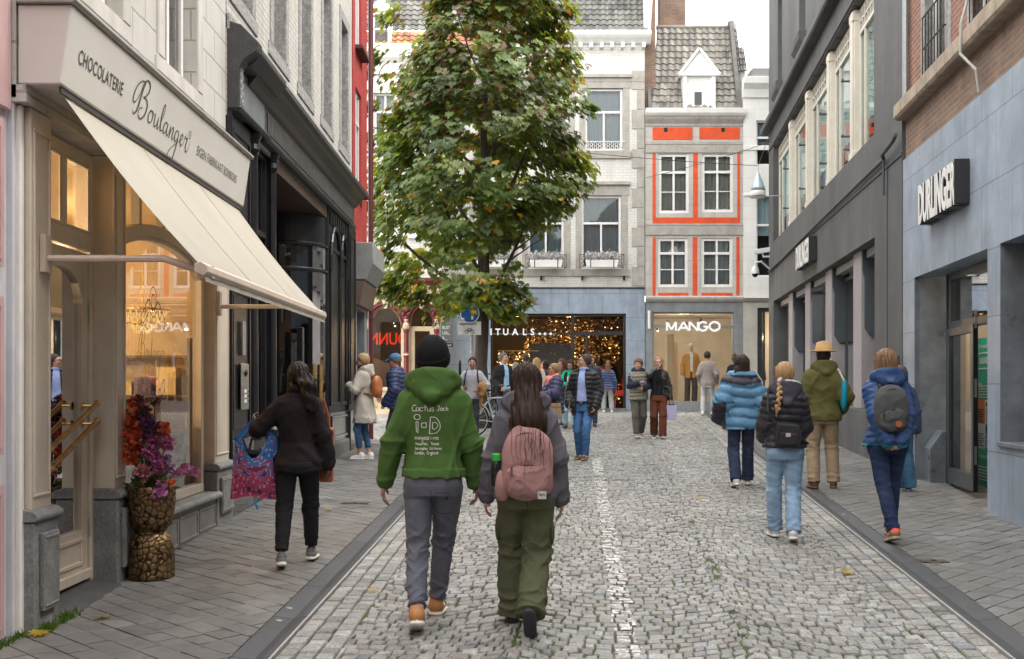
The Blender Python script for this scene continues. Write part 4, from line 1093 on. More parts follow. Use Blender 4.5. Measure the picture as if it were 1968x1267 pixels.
for a,b in zip(edges,edges[1:]):
 a1,b1=a+.15 if a>18.4 else a,b-.15 if b<31.8 else b
 m3=[a1+(b1-a1)*f for f in(.25,.75)]
 o=win(fr,r,a1,b1,5.78,8.40,-.15,M_wcream,glass('greenish_glass',(.70,.85,.83),.55,.01,1.5,.1),fw=.08,mull=[(m,5.86,8.32)for m in m3],trans=(7.95,),backd=.9,curtain=pm('grey_green_blind',(.46,.56,.55),.9,.1,2,.1),cfrac=.75)
 mb=fr.mb()
 for k in range(9):
  u=a1+.1+(b1-a1-.2)*k/8;mb.box(u-.014,u+.014,-.17,-.135,7.97,8.33)
 mb.box(a1+.08,b1-.08,-.17,-.136,8.13,8.16)
 mb.build('glazing_bars',M_wcream,o)
mb=fr.mb()
for u in np.arange(18.4,31.8,.9):mb.box(u,u+.02,-.4,-.002,8.405,8.42)
mb.build_each('soffit_joint',M_greyd,r)
pill=[20.35,23.42,26.3,29.25]
for p in pill:
 mb=fr.mb();mb.box(p-.37,p+.37,-.42,-.12,1.335,4.095);mb.build('pillar',M_greyl,r,bevel=.008)
 mb=fr.mb()
 mb.prism([(-.42,4.09),(-.13,4.09),(-.13,3.75),(-.17,3.6),(-.17,2.75),(-.27,2.6),(-.42,2.6)],p-.43,p-.372,'x');mb.build('console',M_greyd,r,bevel=.006)
ed=[18.25]+pill+[31.9]
for a,b in zip(ed,ed[1:]):
 a1=a+.37 if a>18.3 else a;b1=b-.37 if b<31.8 else b
 o=win(fr,r,a1,b1,1.34,4.09,-.38,M_greyd,G_shop,fw=.06,mull=((a1+b1)/2,),trans=(3.85,),back=None)
 mb=fr.mb();mb.box(a1,b1,-.36,-.2,3.95,4.088);mb.build('blind_box',pm('grey_blind_box',(.3,.3,.3),.5,.1,5,0),o,bevel=.006)
 rg=random.Random(int(a*10))
mb=fr.mb();a,b,c,d,e=17.6,32.4,-4.5,1.0,4.3
mb.quad((a,c,d),(b,c,d),(b,c,e),(a,c,e));mb.quad((a,c,d),(a,-.44,d),(a,-.44,e),(a,c,e));mb.quad((b,c,d),(b,-.44,d),(b,-.44,e),(b,c,e));mb.quad((a,c,e),(b,c,e),(b,-.44,e),(a,-.44,e));mb.quad((a,c,d),(b,c,d),(b,-.44,d),(a,-.44,d))
mb.build('room_lining',pm('pale_shop_plaster',(.58,.58,.54),.8,.12,2,.05),r)
for Y_ in(20,25,30):
 x,y=rpos(Y_,-2.0);shop_light((x,y,4.0),190,(1,.85,.65))
M_poster=pm('window_poster',None,.6,.1,4,0,attr=True)
rg=random.Random(4)
for k,u in enumerate((18.7,19.3,21.6,22.2,24.7,27.6)):
 x,y=rpos(u,-.85)
 t=thing('hanging_poster',['blue toned poster hanging in the first big window of the grey building','pale poster beside the blue one in the first window of the grey building','dark portrait poster hanging in the second window of the grey building','sand coloured poster in the second window of the grey building','teal poster in the third window of the grey building','grey poster in the fourth window of the grey building'][k],'poster',(x,y,1.75),math.atan2(-RD.y,-RD.x))
 mb=MB();cs=[((.10,.2,.35),(.5,.5,.45)),((.5,.48,.42),(.3,.2,.15)),((.12,.12,.13),(.4,.3,.2)),((.5,.42,.3),(.2,.2,.2)),((.1,.3,.32),(.5,.5,.5)),((.3,.3,.3),(.15,.15,.2))][k]
 mb.box(0,.5,-.01,.01,.1,1.9,cs[0]);mb.box(.06,.44,-.014,-.011,.5,1.3,cs[1]);mb.box(.06,.3,-.014,-.011,1.5,1.6,cs[1])
 mb.build('sheet',M_poster,t)
 mb=MB()
 for x0 in(.05,.45):mb.tube([(x0,0,1.9),(x0,0,2.5)],.004,5)
 mb.build_each('hanging_wire',M_black,t)
mb=fr.mb();mb.tube([(32.6,.05,5.0),(22,.05,5.12),(17.35,.05,5.16),(17.2,.1,5.2),(16.5,.1,5.25),(16.3,.1,5.3)],.03,8);mb.tube([(17.3,.06,5.16),(17.3,.06,4.6)],.02,6);mb.build('conduit',M_greyd,r)
mb=fr.mb();mb.box(17.3,17.32,.001,.012,.4,5.0);mb.build('wall_joint',M_greyd,r)
t=thing('meter_box','small dark metal box on the grey wall behind the blue jacket','box',(*rpos(16.75,.06),1.75),math.atan2(-RD.y,-RD.x))
mb=MB();mb.box(-.22,.22,-.06,.06,0,.42);mb.build('case',M_greyd,t,bevel=.01);mb=MB();mb.box(-.18,.18,-.066,-.062,.04,.38);mb.build('lid',M_frame,t,bevel=.004)
x,y=rpos(32.8,.0)
M_camw=pm('white_camera_shell',(.65,.66,.67),.4,.1,8,0)
t=thing('dome_camera','white dome security camera on a curved arm at the grey corner','camera',(x,y,5.0),math.atan2(-RD.y,-RD.x))
mb=MB();mb.tube([(0,0,.1),(.1,-.25,.3),(.12,-.4,.28),(.12,-.42,.15)],.03,8);mb.build('arm',M_camw,t)
mb=MB();mb.lathe([(.05,.12),(.09,.08),(.11,0),(.12,-.08),(.12,-.1)],14,(.12,-.42,.05));mb.build('housing',M_camw,t)
mb=MB();mb.sphere((.12,-.42,-.06),.09,12);mb.build('dome',M_black,t,smooth=True)
t=thing('bullet_camera','white box security camera above the dome camera at the grey corner','camera',(x,y,5.55),math.atan2(-RD.y,-RD.x))
mb=MB();mb.tube([(0,0,-.1),(0,-.18,-.1),(0,-.2,0)],.03,8);mb.build('arm',M_camw,t)
mb=MB();mb.prism([(-.42,-.03),(.12,.05),(.1,.18),(-.46,.10)],-.07,.07,'x');mb.build('housing',M_camw,t,bevel=.01)
def px(x):return(x-984)/62.86
def pz(y):return 1.7+(745-y)/62.86
M_wbrick=brick('white_painted_brick',(.68,.665,.63),(.72,.705,.67),(.57,.555,.52),.24,.085,.010,.75,.45,.07,True,dirt=.12)
M_quoin=pm('grey_marl_stone',(.40,.375,.34),.8,.18,4,.3,50,dirt=.25,fine=.15)
M_quoin2=brick('grey_stone_blocks',(.50,.475,.44),(.56,.535,.50),(.34,.32,.29),.85,.42,.008,.8,.3,.14,dirt=.25)
M_tile=pm('grey_pantile',None,.75,.3,6,.3,40,attr=True,dirt=.25)
M_wtrim=pm('white_trim',(.80,.79,.77),.5,.06,4,.05,dirt=.06)
G_far=glass('far_window_glass',(.75,.82,.86),1.5,.01,1.5,.15)
def pantiles(mb,x0,x1,zb,zt,v0,v1,tw=.2,th=.24,xs0=None,xs1=None,cols=((.12,.117,.11),(.155,.15,.14),(.09,.088,.084)),seed=1):
 rg=random.Random(seed)
 xs0=x0 if xs0 is None else xs0;xs1=x1 if xs1 is None else xs1
 L_=math.hypot(zt-zb,v1-v0);n=max(1,round(L_/th));nx=max(1,round((x1-x0)/tw));s=6
 nv,nz=(zt-zb)/L_,(v0-v1)/L_
 for i in range(n):
  for k in range(nx):
   c=rg.choice(cols);f_=rg.uniform(.8,1.2);c=tuple(q*f_ for q in c)
   vs=[]
   for e,off in((0,.045),(1.08,.012)):
    f=min(1.0,(i+e)/n)
    a,b=x0+(xs0-x0)*f,x1+(xs1-x1)*f
    for j in range(s+1):
     q=j/s;h=.022*math.sin(2*PI*q)+off
     xx=a+(b-a)*(k+q)/nx
     vs.append((xx,v0+(v1-v0)*f+nv*h,zb+(zt-zb)*f+nz*h))
   fs=[(j,j+1,s+2+j,s+1+j)for j in range(s)]
   m=len(vs)
   vs+=[(p[0],p[1]-nv*.04,p[2]-nz*.04)for p in vs[:s+1]]
   fs+=[(j,j+1,m+j+1,m+j)for j in range(s)]
   mb.add(vs,fs,c)
M_burg=pm('burgundy_paint',(.16,.016,.026),.35,.15,5,.08,dirt=.12,coat=.2)
M_cr2=pm('pale_yellow_paint',(.66,.54,.36),.5,.1,5,.1,dirt=.12)
fr=far_frame('arched_shop','cream and burgundy arched shopfront below a white house with a dormer','building',-5.2,33.6)
r=fr.root
def qx(x):return(x-984)/2200*33.6
def qz(y):return 1.7+(745-y)*33.6/2200
g0=zg(33.6)
ARC=[(qx(658),qx(703),qz(748),3.45,4.05),(qx(710),qx(773),qz(748),3.45,4.08),(qx(788),qx(834),qz(790),3.5,4.08)]
mb=fr.mb()
def arched_wall(mb,u0,u1,z0,z1,arcs,v,depth):
 us=sorted({u0,u1,*[a[0]for a in arcs],*[a[1]for a in arcs]})
 for a,b in zip(us,us[1:]):
  hit=[h for h in arcs if h[0]<=(a+b)/2<=h[1]]
  if not hit:mb.box(a,b,v-depth,v,z0,z1);continue
  h=hit[0]
  if h[2]>z0+.01:mb.box(a,b,v-depth,v,z0,h[2])
  n=14;c,w=(h[0]+h[1])/2,(h[1]-h[0])/2
  for k in range(n):
   p,q=a+(b-a)*k/n,a+(b-a)*(k+1)/n
   zp=h[3]+(h[4]-h[3])*math.sqrt(max(0,1-((p-c)/w)**2));zq=h[3]+(h[4]-h[3])*math.sqrt(max(0,1-((q-c)/w)**2))
   mb.prism([(p,zp),(q,zq),(q,z1),(p,z1)],v-depth,v,'y')
arched_wall(mb,-5.2,-2.02,g0-.1,4.36,ARC,0,.25);mb.box(-2.2,-2.021,-3,-.26,g0-.1,4.95)
mb.build('shopfront',M_cr2,r)
mb=fr.mb()
for h in ARC:
 c,w=(h[0]+h[1])/2,(h[1]-h[0])/2
 for dr_,rr in((.09,.05),(.0,.03),(.15,.025)):
  mb.tube([(c-(w+dr_)*math.cos(t),.03,h[3]+(h[4]-h[3]+dr_)*math.sin(t))for t in np.linspace(0,PI,17)],rr,6)
mb.build('arch_moulding',M_burg,r)
for xc in(qx(706),qx(781),qx(839)):
 mb=fr.mb();mb.lathe([(.10,1.72),(.10,1.86),(.075,1.92),(.07,2.6),(.09,2.63),(.09,2.7),(.07,2.73),(.065,3.3),(.085,3.36),(.085,3.5)],12,(xc,.06,0));mb.box(xc-.11,xc+.11,-.02,.14,3.5,3.58);mb.prism([(xc-.09,3.58),(xc+.09,3.58),(xc+.12,4.15),(xc-.12,4.15)],0,.11,'y');mb.box(xc-.1,xc+.1,-.02,.13,g0,1.72)
 o=mb.build('column',M_burg,r)
 mb=fr.mb();mb.lathe([(.078,3.4),(.11,3.46),(.12,3.55),(.08,3.6)],10,(xc,.06,0));mb.lathe([(.03,3.6),(.06,3.68),(.02,3.76)],8,(xc,.12,0));mb.lathe([(.094,2.64),(.097,2.66),(.094,2.69)],10,(xc,.06,0));mb.build_each('capital',M_cr2,o)
 mb=fr.mb();mb.sphere((xc,.14,3.98),.10,10);mb.sphere((xc-.07,.12,3.85),.06,8);mb.sphere((xc+.07,.12,3.85),.06,8);mb.sphere((xc,.12,3.74),.07,8);mb.build('carved_boss',M_burg,o)
mb=fr.mb()
for h in ARC:
 c=(h[0]+h[1])/2;mb.prism([(c-.05,4.0),(c+.05,4.0),(c+.11,4.34),(c-.11,4.34)],.02,.16,'y')
mb.build_each('keystone',M_cr2,r,bevel=.02)
mb=fr.mb();mb.box(-5.2,-2.0,-.2,.05,4.36,4.42);mb.box(-5.2,-2.0,-.2,.02,4.42,4.72);mb.prism([(-.2,4.72),(.06,4.72),(.2,4.82),(.2,4.9),(-.2,4.95)],-5.25,-1.98,'x');mb.build('frieze',M_burg,r)
mb=fr.mb();k=-5.1
while k<-2.1:
 mb.box(k,k+.24,.015,.05,4.45,4.69);mb.tube([(k+.12+.07*math.cos(t),.055,4.57+.07*math.sin(t))for t in np.linspace(0,2*PI,13)[:-1]],.014,5,closed=True);k+=.36
mb.build('frieze_panel',M_cr2,r)
mb=fr.mb();mb.box(-5.2,-2.9,.0,.09,g0-.1,1.02);mb.box(-5.2,-2.95,0,.07,1.60,1.70);mb.build('plinth',M_cr2,r,bevel=.01)
mb=fr.mb()
for xc in(qx(690),qx(730),qx(757)):
 for k in range(5):
  a=k*2*PI/5+PI/2;mb.tube([(xc+.06*math.cos(a)+.035*math.cos(t),.02,1.36+.06*math.sin(a)+.035*math.sin(t))for t in np.linspace(0,2*PI,9)[:-1]],.01,5,closed=True)
 mb.tube([(xc+.09,.02,1.36),(xc+.3,.02,1.36)],.012,5)
 for s in(-1,1):mb.tube([(xc+s*.1+.03*math.cos(t),.02,1.15+.03*math.sin(t))for t in np.linspace(PI,2.1*PI,8)],.008,5)
mb.build('painted_ornament',M_burg,r)
for h in ARC[:2]:
 mb=fr.mb()
 c,w=(h[0]+h[1])/2,(h[1]-h[0])/2
 for u in(h[0]+.02,h[1]-.02):mb.box(u-.025,u+.025,-.16,-.1,h[2],h[3])
 mb.tube([(c-(w-.02)*math.cos(t),-.13,h[3]+(h[4]-h[3]-.02)*math.sin(t))for t in np.linspace(0,PI,17)],.03,6)
 mb.box(h[0],h[1],-.17,-.09,h[2],h[2]+.06)
 o=mb.build('window',M_cr2,r)
 mb=fr.mb();mb.quad((h[0],-.14,h[2]),(h[1],-.14,h[2]),(h[1],-.14,h[4]),(h[0],-.14,h[4]));mb.build('pane',G_shop,o)
h=ARC[2];mb=fr.mb()
for a,b,c,d in((h[0],h[0]+.13,g0,3.5),(h[1]-.13,h[1],g0,3.5),(h[0]+.13,h[1]-.13,g0,1.9),(h[0]+.13,h[1]-.13,3.36,3.5)):mb.box(a,b,-.18,-.1,c,d)
panel_frame(mb,h[0]+.16,h[1]-.16,-.1,1.1,1.8,.03,.015)
o=mb.build('door',M_cr2,r,bevel=.006)
mb=fr.mb();mb.quad((h[0],-.14,1.9),(h[1],-.14,1.9),(h[1],-.14,h[4]),(h[0],-.14,h[4]));mb.build('pane',G_shop,o)
mb=fr.mb();mb.box(h[1]-.09,h[1]-.06,-.1,-.05,2.0,2.1);mb.build('handle',M_brass,o)
mb=fr.mb();a,b,c,d,e=-5.2,-2.03,-4,.95,4.3
mb.quad((a,c,d),(b,c,d),(b,c,e),(a,c,e));mb.quad((a,c,d),(a,-.26,d),(a,-.26,e),(a,c,e));mb.quad((b,c,d),(b,-.26,d),(b,-.26,e),(b,c,e));mb.quad((a,c,e),(b,c,e),(b,-.26,e),(a,-.26,e));mb.quad((a,c,d),(b,c,d),(b,-.26,d),(a,-.26,d))
mb.build('room_lining',pm('brown_shop_wall',(.10,.065,.045),.8,.2,2,0),r)
mb=fr.mb();mb.quad((-5.1,-2.2,2.9),(-2.2,-2.2,1.9),(-2.2,-2.2,.95),(-5.1,-2.2,.95));mb.build('stair_wall',pm('tan_wall',(.28,.19,.13),.8,.1,2,0),r)
t=thing('light_sign','red lit letter sign seen back to front inside the arched shop','sign',(-4.1,33.6+.9,3.0))
mb=MB();text_mb(mb,'DUNN',lambda x,y,d:(.95-x,d,y),.5,.78,depth=.03,offset=.01);mb.build('letter_face',emis('red_letter_light',(1,.06,.02),.85),t)
mb=MB();mb.box(-.1,1.05,-.01,.01,-.03,0);mb.build('rail',M_black,t)
M_spot=emis('lit_spot',(1,.86,.66),6)
def spot(loc,label,r_=.026,group='lit ceiling spots in the shops'):
 t=thing('ceiling_spot',label,'lamp',loc,group=group)
 mb=MB();mb.lathe([(r_*1.25,0),(r_*1.25,.1),(r_*.6,.14)],8);mb.build('can',M_black,t)
 mb=MB();mb.sphere((0,0,-.01),r_,8);mb.build('bulb',M_spot,t)
rg=random.Random(11)
for k in range(9):
 spot((-4.9+rg.random()*2.7,34.4+rg.random()*2.5,3.45+rg.random()*.3),'small round ceiling spot glowing inside the arched shop')
shop_light((-3.6,35.6,3.4),45,(1,.75,.5))
UA=[(qx(722),qx(745),qz(400),qz(330)),(qx(722),qx(745),qz(278),qz(180)),(qx(760),qx(790),qz(400),qz(330)),(qx(760),qx(790),qz(278),qz(180)),(qx(812),qx(842),qz(400),qz(330)),(qx(812),qx(842),qz(278),qz(180))]
UA=[(a-.0,b+.25,c,d)for a,b,c,d in UA[:2]]+[(-2.95,-2.35,c,d)for _,_,c,d in UA[2:4]]
UA=[(-4.05,-3.4,6.2,8.0),(-4.05,-3.4,8.75,10.35),(-2.95,-2.35,6.2,8.0),(-2.95,-2.35,8.75,10.35)]
mb=fr.mb();wall_holes(mb,-5.2,-2.02,4.9,11.3,UA,v=-.04,depth=.12,thick=4);mb.build('wall',M_wbrick,r)
for a,b,c,d in UA:win(fr,r,a,b,c,d,-.1,M_wtrim,G_far,fw=.06,mull=((a+b)/2,),trans=(c+(d-c)*.66,),curtain=M_curtain,cfrac=.5)
mb=fr.mb()
for a,b,c,d in UA:mb.box(a-.1,b+.1,-.05,.03,c-.12,c);mb.box(a-.1,b+.1,-.05,.02,d,d+.22)
mb.prism([(-.04,10.9),(.05,10.9),(.06,11.2),(.2,11.35),(.25,11.55),(.25,11.72),(-.2,11.75)],-5.25,-2.0,'x')
mb.build('cornice',M_wtrim,r,bevel=.006)
mb=fr.mb();pantiles(mb,-5.2,-1.0,11.72,12.25,.05,-.35,cols=((.30,.12,.07),(.36,.16,.09),(.24,.10,.06),(.22,.2,.06)),seed=3);pantiles(mb,-5.2,-1.0,12.3,16,-.38,-3.2,seed=4)
mb.build('roof',M_tile,r)
mb=fr.mb();xa,xb=qx(714),qx(752)
mb.box(xa,xa+.1,-.6,.02,11.72,12.75);mb.box(xb-.1,xb,-.6,.02,11.72,12.75);mb.box(xa+.1,xb-.1,-.6,.01,11.72,11.82);mb.box(xa+.1,xb-.1,-.6,.01,12.66,12.75)
mb.prism([(xa-.1,12.75),(xb+.1,12.75),((xa+xb)/2,13.15)],-1.6,.08,'y');mb.quad((xa+.02,-.02,11.8),(xa+.02,-1.6,11.8),(xa+.02,-1.6,12.75),(xa+.02,-.02,12.75));mb.quad((xb-.02,-.02,11.8),(xb-.02,-1.6,11.8),(xb-.02,-1.6,12.75),(xb-.02,-.02,12.75))
o=mb.build('dormer',M_wtrim,r)
mb=fr.mb();mb.quad((xa+.1,-.04,11.8),(xb-.1,-.04,11.8),(xb-.1,-.04,12.7),(xa+.1,-.04,12.7));mb.build('pane',G_far,o)
mb=fr.mb();mb.box(xa+.1,xb-.1,-.035,-.01,12.2,12.25);mb.build('glazing_bar',M_wtrim,o)
mb=fr.mb();mb.quad((xa+.08,-.3,11.8),(xb-.08,-.3,11.8),(xb-.08,-.3,12.75),(xa+.08,-.3,12.75));mb.build('curtain',M_curtain,o)
fr=far_frame('white_brick_house','tall white painted brick house with grey quoins above a blue grey shopfront','building',-2.0)
r=fr.root
X0,X1=-2.0,px(1239)
mb=fr.mb();SO=(px(943),px(1203),pz(789),pz(603))
wall_holes(mb,X0,X1,zg(35)-.1,4.72,[SO],v=.05,depth=.25)
mb.build('shopfront',M_clad,r)
mb=fr.mb();mb.box(X0,X1,-.05,.075,4.722,4.76);mb.build('flashing',M_black,r)
M_brz=pm('dark_bronze_frame',(.03,.027,.024),.35,.2,6,0)
um=px(1101)
mb=fr.mb();v=-.04
for a,b,c,d in((SO[0],SO[0]+.06,SO[2],SO[3]),(SO[1]-.07,SO[1],SO[2],SO[3]),(um-.05,um+.05,SO[2],SO[3]),(SO[0]+.06,um-.05,3.32,3.38),(um+.05,SO[1]-.07,3.30,3.42),(SO[0]+.06,um-.05,SO[3]-.08,SO[3]),(um+.05,SO[1]-.07,SO[3]-.08,SO[3]),(SO[0]+.06,um-.05,SO[2],SO[2]+.1),(px(1126),px(1126)+.07,SO[2],3.30)):
 mb.box(a,b,v-.1,v,c,d)
dw=mb.build('window_frame',M_brz,r,bevel=.004)
G_drk=glass('shaded_shop_glass',(.9,.9,.9),.45,0,1.5)
mb=fr.mb();mb.quad((SO[0],v-.05,SO[2]),(um,v-.05,SO[2]),(um,v-.05,SO[3]),(SO[0],v-.05,SO[3]));mb.quad((um,v-.05,3.36),(SO[1],v-.05,3.36),(SO[1],v-.05,SO[3]),(um,v-.05,SO[3]));mb.quad((um,v-.05,SO[2]),(px(1126),v-.05,SO[2]),(px(1126),v-.05,3.3),(um,v-.05,3.3))
mb.build('pane',G_drk,dw)
mb=fr.mb();mb.box(px(1080),SO[1]+.05,.0,.14,zg(35)-.05,zg(35)+.09);mb.build('door_step',M_flag,r,bevel=.01)
mb=fr.mb();a,b,c,d,e=X0+.1,X1-.1,-5,1.04,4.1
mb.quad((a,c,d),(b,c,d),(b,c,e),(a,c,e));mb.quad((a,c,d),(a,-.2,d),(a,-.2,e),(a,c,e));mb.quad((b,c,d),(b,-.2,d),(b,-.2,e),(b,c,e));mb.quad((a,c,e),(b,c,e),(b,-.2,e),(a,-.2,e));mb.quad((a,c,d),(b,c,d),(b,-.2,d),(a,-.2,d))
mb.build('room_lining',pm('dark_brown_wall',(.045,.028,.018),.6,.3,2,0),r)
WU=[(px(1124),px(1197),pz(290),pz(170)),(px(1024),px(1092),pz(290),pz(170)),(px(926),px(994),pz(290),pz(170)),(px(1117),px(1194),pz(516),pz(376)),(px(1014),px(1084),pz(516),pz(376)),(px(912),px(982),pz(516),pz(376))]
mb=fr.mb();wall_holes(mb,X0,X1,4.76,12.3,WU,v=0,depth=.14);mb.build('wall',M_wbrick,r)
mb=fr.mb()
for i,(a,b,c,d)in enumerate(WU):
 for x0,x1 in((a-.17,a),(b,b+.2)):mb.box(x0,x1,-.05,.015,c-.02,d)
 mb.box(a-.2,b+.25,-.05,.02,d,d+.32);mb.box(a-.22,b+.28,-.02,.09,d+.32,d+.42);mb.box(a-.25,b+.25,-.05,.06,c-.24,c-.02)
mb.build('window_surround',M_quoin,r,bevel=.006)
z=4.80;k=0
mb=fr.mb()
while z<11.2:
 wq=.40 if k%2==0 else .24
 mb.box(X1-wq,X1-.002,-.05,.022,z+.006,z+.60-.006);z+=.60;k+=1
mb.build_each('quoin',M_quoin,r,bevel=.008)
mb=fr.mb();mb.box(X0,X1,-.05,.03,11.05,11.2);mb.build('string_course',M_quoin,r)
for i,(a,b,c,d)in enumerate(WU):
 m=(a+b)/2;tz=c+(d-c)*.62
 win(fr,r,a,b,c,d,-.05,M_wtrim,G_far,fw=.075,mull=((m,c+.07,tz),),trans=(tz,),curtain=pm('pale_blue_blind',(.46,.52,.54),.9,.08,2,.05),cfrac=.86 if i<3 else .98)
 if i<3:
  mb=fr.mb();n=9
  for z_ in(c+.0,c+.26):mb.box(a-.05,b+.05,.05,.075,z_,z_+.02)
  for q in range(n):
   xx=a+(b-a)*(q+.5)/n
   for z1 in(.08,.18):mb.tube([(xx+.045*math.cos(t),.062,c+z1+.05*math.sin(t))for t in np.linspace(0,2*PI,9)[:-1]],.011,4,closed=True)
  mb.build('balconette',M_wtrim,r)
 else:
  mb=fr.mb()
  for z_ in(c+.02,c+.40):mb.tube([(a-.06,.02,z_),(a-.06,.20,z_),(b+.06,.20,z_),(b+.06,.02,z_)],.011,5)
  for q in range(12):
   xx=a-.06+(b-a+.12)*q/11;mb.tube([(xx,.20,c+.02),(xx,.20,c+.40)],.006,4)
  for sx in(a+.06,b-.06):
   for zc in(c+.12,c+.29):mb.tube([(sx+.06*math.cos(t),.2,zc+.06*math.sin(t))for t in np.linspace(0,2*PI,11)[:-1]],.008,4,closed=True)
  mb.build('balconette',M_black,r)
  t=thing('flower_box',['white window box of grey heather in the window nearest the orange house','white window box of grey heather half hidden by the tree','white window box of heather behind the tree trunk'][i-3],'flower box',((a+b)/2,35-.30,c+.0))
  mb=MB();mb.prism([(-.46,0),(.46,0),(.5,.22),(-.5,.22)],-.09,.09,'y');mb.build('trough',M_wtrim,t,bevel=.006)
  mb=MB()
  for s in(-.35,.35):mb.box(s-.012,s+.012,-.1,-.09,-.02,.24)
  mb.build_each('strap',M_black,t)
  mb=MB();rg=random.Random(i)
  for q in range(900):
   x_=rg.uniform(-.52,.52);y_=rg.gauss(0,.07);z_=.22+abs(rg.gauss(.1,.06));a_=rg.uniform(0,6.28);s_=.018
   cc=rg.choice(((.5,.49,.48),(.62,.6,.6),(.33,.33,.30),(.42,.38,.40)))
   dx,dy=s_*math.cos(a_),s_*math.sin(a_)
   mb.quad((x_-dx,y_-dy,z_),(x_+dx,y_+dy,z_),(x_+dx*.3,y_+dy*.3,z_+.05),(x_-dx*.6,y_-dy,z_+.045),cc)
  mb.build('heather',pm('heather_leaf',None,.8,.2,20,0,attr=True),t)
mb=fr.mb()
for q in(px(1040),px(1119),px(1199)):mb.box(q-.03,q+.03,.0,.1,4.98,5.1)
mb.build_each('wall_hook',M_black,r)
mb=fr.mb();mb.prism([(-.1,12.2),(.06,12.2),(.22,12.34),(.28,12.42),(.28,12.55),(-.2,12.6)],X0-.05,px(1250),'x')
kx=X0+.2
while kx<X1:mb.box(kx,kx+.10,.0,.22,12.05,12.19);kx+=.32
mb.build('cornice',M_wtrim,r,bevel=.006)
mb=fr.mb();pantiles(mb,X0,px(1244),12.58,18,.1,-3.6,xs1=px(1244)+.25,seed=7);mb.build('roof',M_tile,r)
mb=fr.mb();mb.prism([(px(1236),12.6),(px(1250),12.6),(px(1250)+.35,18),(px(1236)+.3,18)],-3.9,.05,'y');mb.build('gable_wall',M_wbrick,r)
mb=fr.mb();mb.box(px(1240),px(1262),-4,-.25,9.5,18)
mb.build('side_wall',M_orbrick,r)
M_lwl=emis('white_letter_light',(1,.98,.94),1.0)
t=thing('letter_sign','row of thin spaced white letters with three dots across the dark shop window','sign',(px(930),34.85,3.30))
mb=MB();mb.box(-.1,2.2,-.01,.01,.02,.04);mb.build('rail',M_steel,t)
mb=MB()
for ch,X in zip('RITUALS',(925,944,957,972,990,1008,1023)):
 text_mb(mb,ch,lambda x,y,d:(px(X)-px(930)+x-.0,-.03+d,y),.275,.95,depth=.03,offset=.006,align='CENTER')
for X in(1037,1047,1058):mb.lathe([(.035,0),(.035,.03)],12,(0,0,0))if 0 else mb.tube([(px(X)-px(930),-.045,.035),(px(X)-px(930),-.015,.035)],.038,12)
mb.build('letter_face',M_lwl,t)
M_gl=pm('gilded_foliage',None,.35,.3,8,.1,attr=True)
M_sp=emis('sparkle_light',(1.,.58,.18),4.5)
M_sp2=emis('soft_gold_glow',(1.,.50,.14),.6)
rg=random.Random(21)
t=thing('gold_leaf_decoration','mass of glittering golden foliage lit up inside the dark shop','decoration',(2.0,36.6,1.1))
mb=MB();m2=MB();m3=MB()
for k in range(5200):
 x,y,z=rg.uniform(-1.6,1.5),rg.uniform(-.7,2.2),abs(rg.gauss(1.4,.9))+.1
 if z>2.9:continue
 n=mnoise.noise(Vector((x*1.3,y*1.3,z*1.3)))
 if n<-.12:continue
 s=rg.uniform(.02,.055);a=rg.uniform(0,6.28);b=rg.uniform(-1,1)
 d=Vector((math.cos(a),math.sin(a),b)).normalized()*s;e=d.cross(Vector((rg.uniform(-1,1),rg.uniform(-1,1),rg.uniform(-1,1)))).normalized()*s*.6
 p=Vector((x,y,z));pts=[p-d,p+e,p+d,p-e]
 q=rg.random()
 if q<.045 and n>.05:m2.poly(pts)
 elif q<.22 and n>.1:m3.poly(pts)
 else:mb.poly(pts,rg.choice(((.35,.2,.05),(.5,.3,.08),(.16,.09,.03),(.25,.15,.04))))
mb.build('leaf_mass',M_gl,t).__setitem__('kind','stuff')
m2.build('sparkle',M_sp,t,recalc=False).__setitem__('kind','stuff');m3.build('glow',M_sp2,t,recalc=False).__setitem__('kind','stuff')
t=thing('light_curtain','hanging curtain of small gold discs lit behind the shop window','decoration',(px(955),36.0,1.1))
mb=MB();m2=MB();m3=MB()
mb.box(0,1.3,-.01,.01,1.74,1.77)
for k in range(1000):
 x,z=rg.uniform(0,1.3),rg.uniform(.3,1.74);s=rg.uniform(.012,.022)
 (m2 if rg.random()<.12 else m3).poly([(x-s,rg.uniform(0,.1),z-s),(x+s,0,z-s),(x+s,rg.uniform(0,.1),z+s),(x-s,0,z+s)],(.5,.3,.08))
mb.build('rail',M_gold,t);m2.build('sparkle',M_sp,t,recalc=False).__setitem__('kind','stuff');m3.build('disc',M_gl,t,recalc=False).__setitem__('kind','stuff')
t=thing('orange_lamp','round glowing orange lamp before a dark screen in the shop window','lamp',(px(1041),35.9,1.1))
mb=MB();mb.box(-.35,.95,.1,.13,-.1,2.0);mb.build('screen',pm('grey_brown_screen',(.09,.08,.075),.7,.1,4,0),t)
mb=MB();mb.sphere((0,0,1.12),.15,16);mb.build('globe',emis('orange_glow',(1,.16,.015),1.6),t,smooth=True)
mb=MB();mb.lathe([(.1,0),(.02,.05),(.02,.98)],8);mb.sphere((0,-.13,1.12),.06,10);mb.build('core',emis('yellow_core',(1,.55,.1),4),t)
shop_light((1.9,36.4,3.6),120,(1,.62,.28));shop_light((.2,36.8,3.4),80,(1,.62,.28))
t=thing('red_display_chair','small red display stand just inside the shop door','stand',(px(1194),35.6,1.06))
mb=MB()
for x in(-.14,.14):mb.tube([(x,-.1,0),(x*.7,.05,.9)],.012,6)
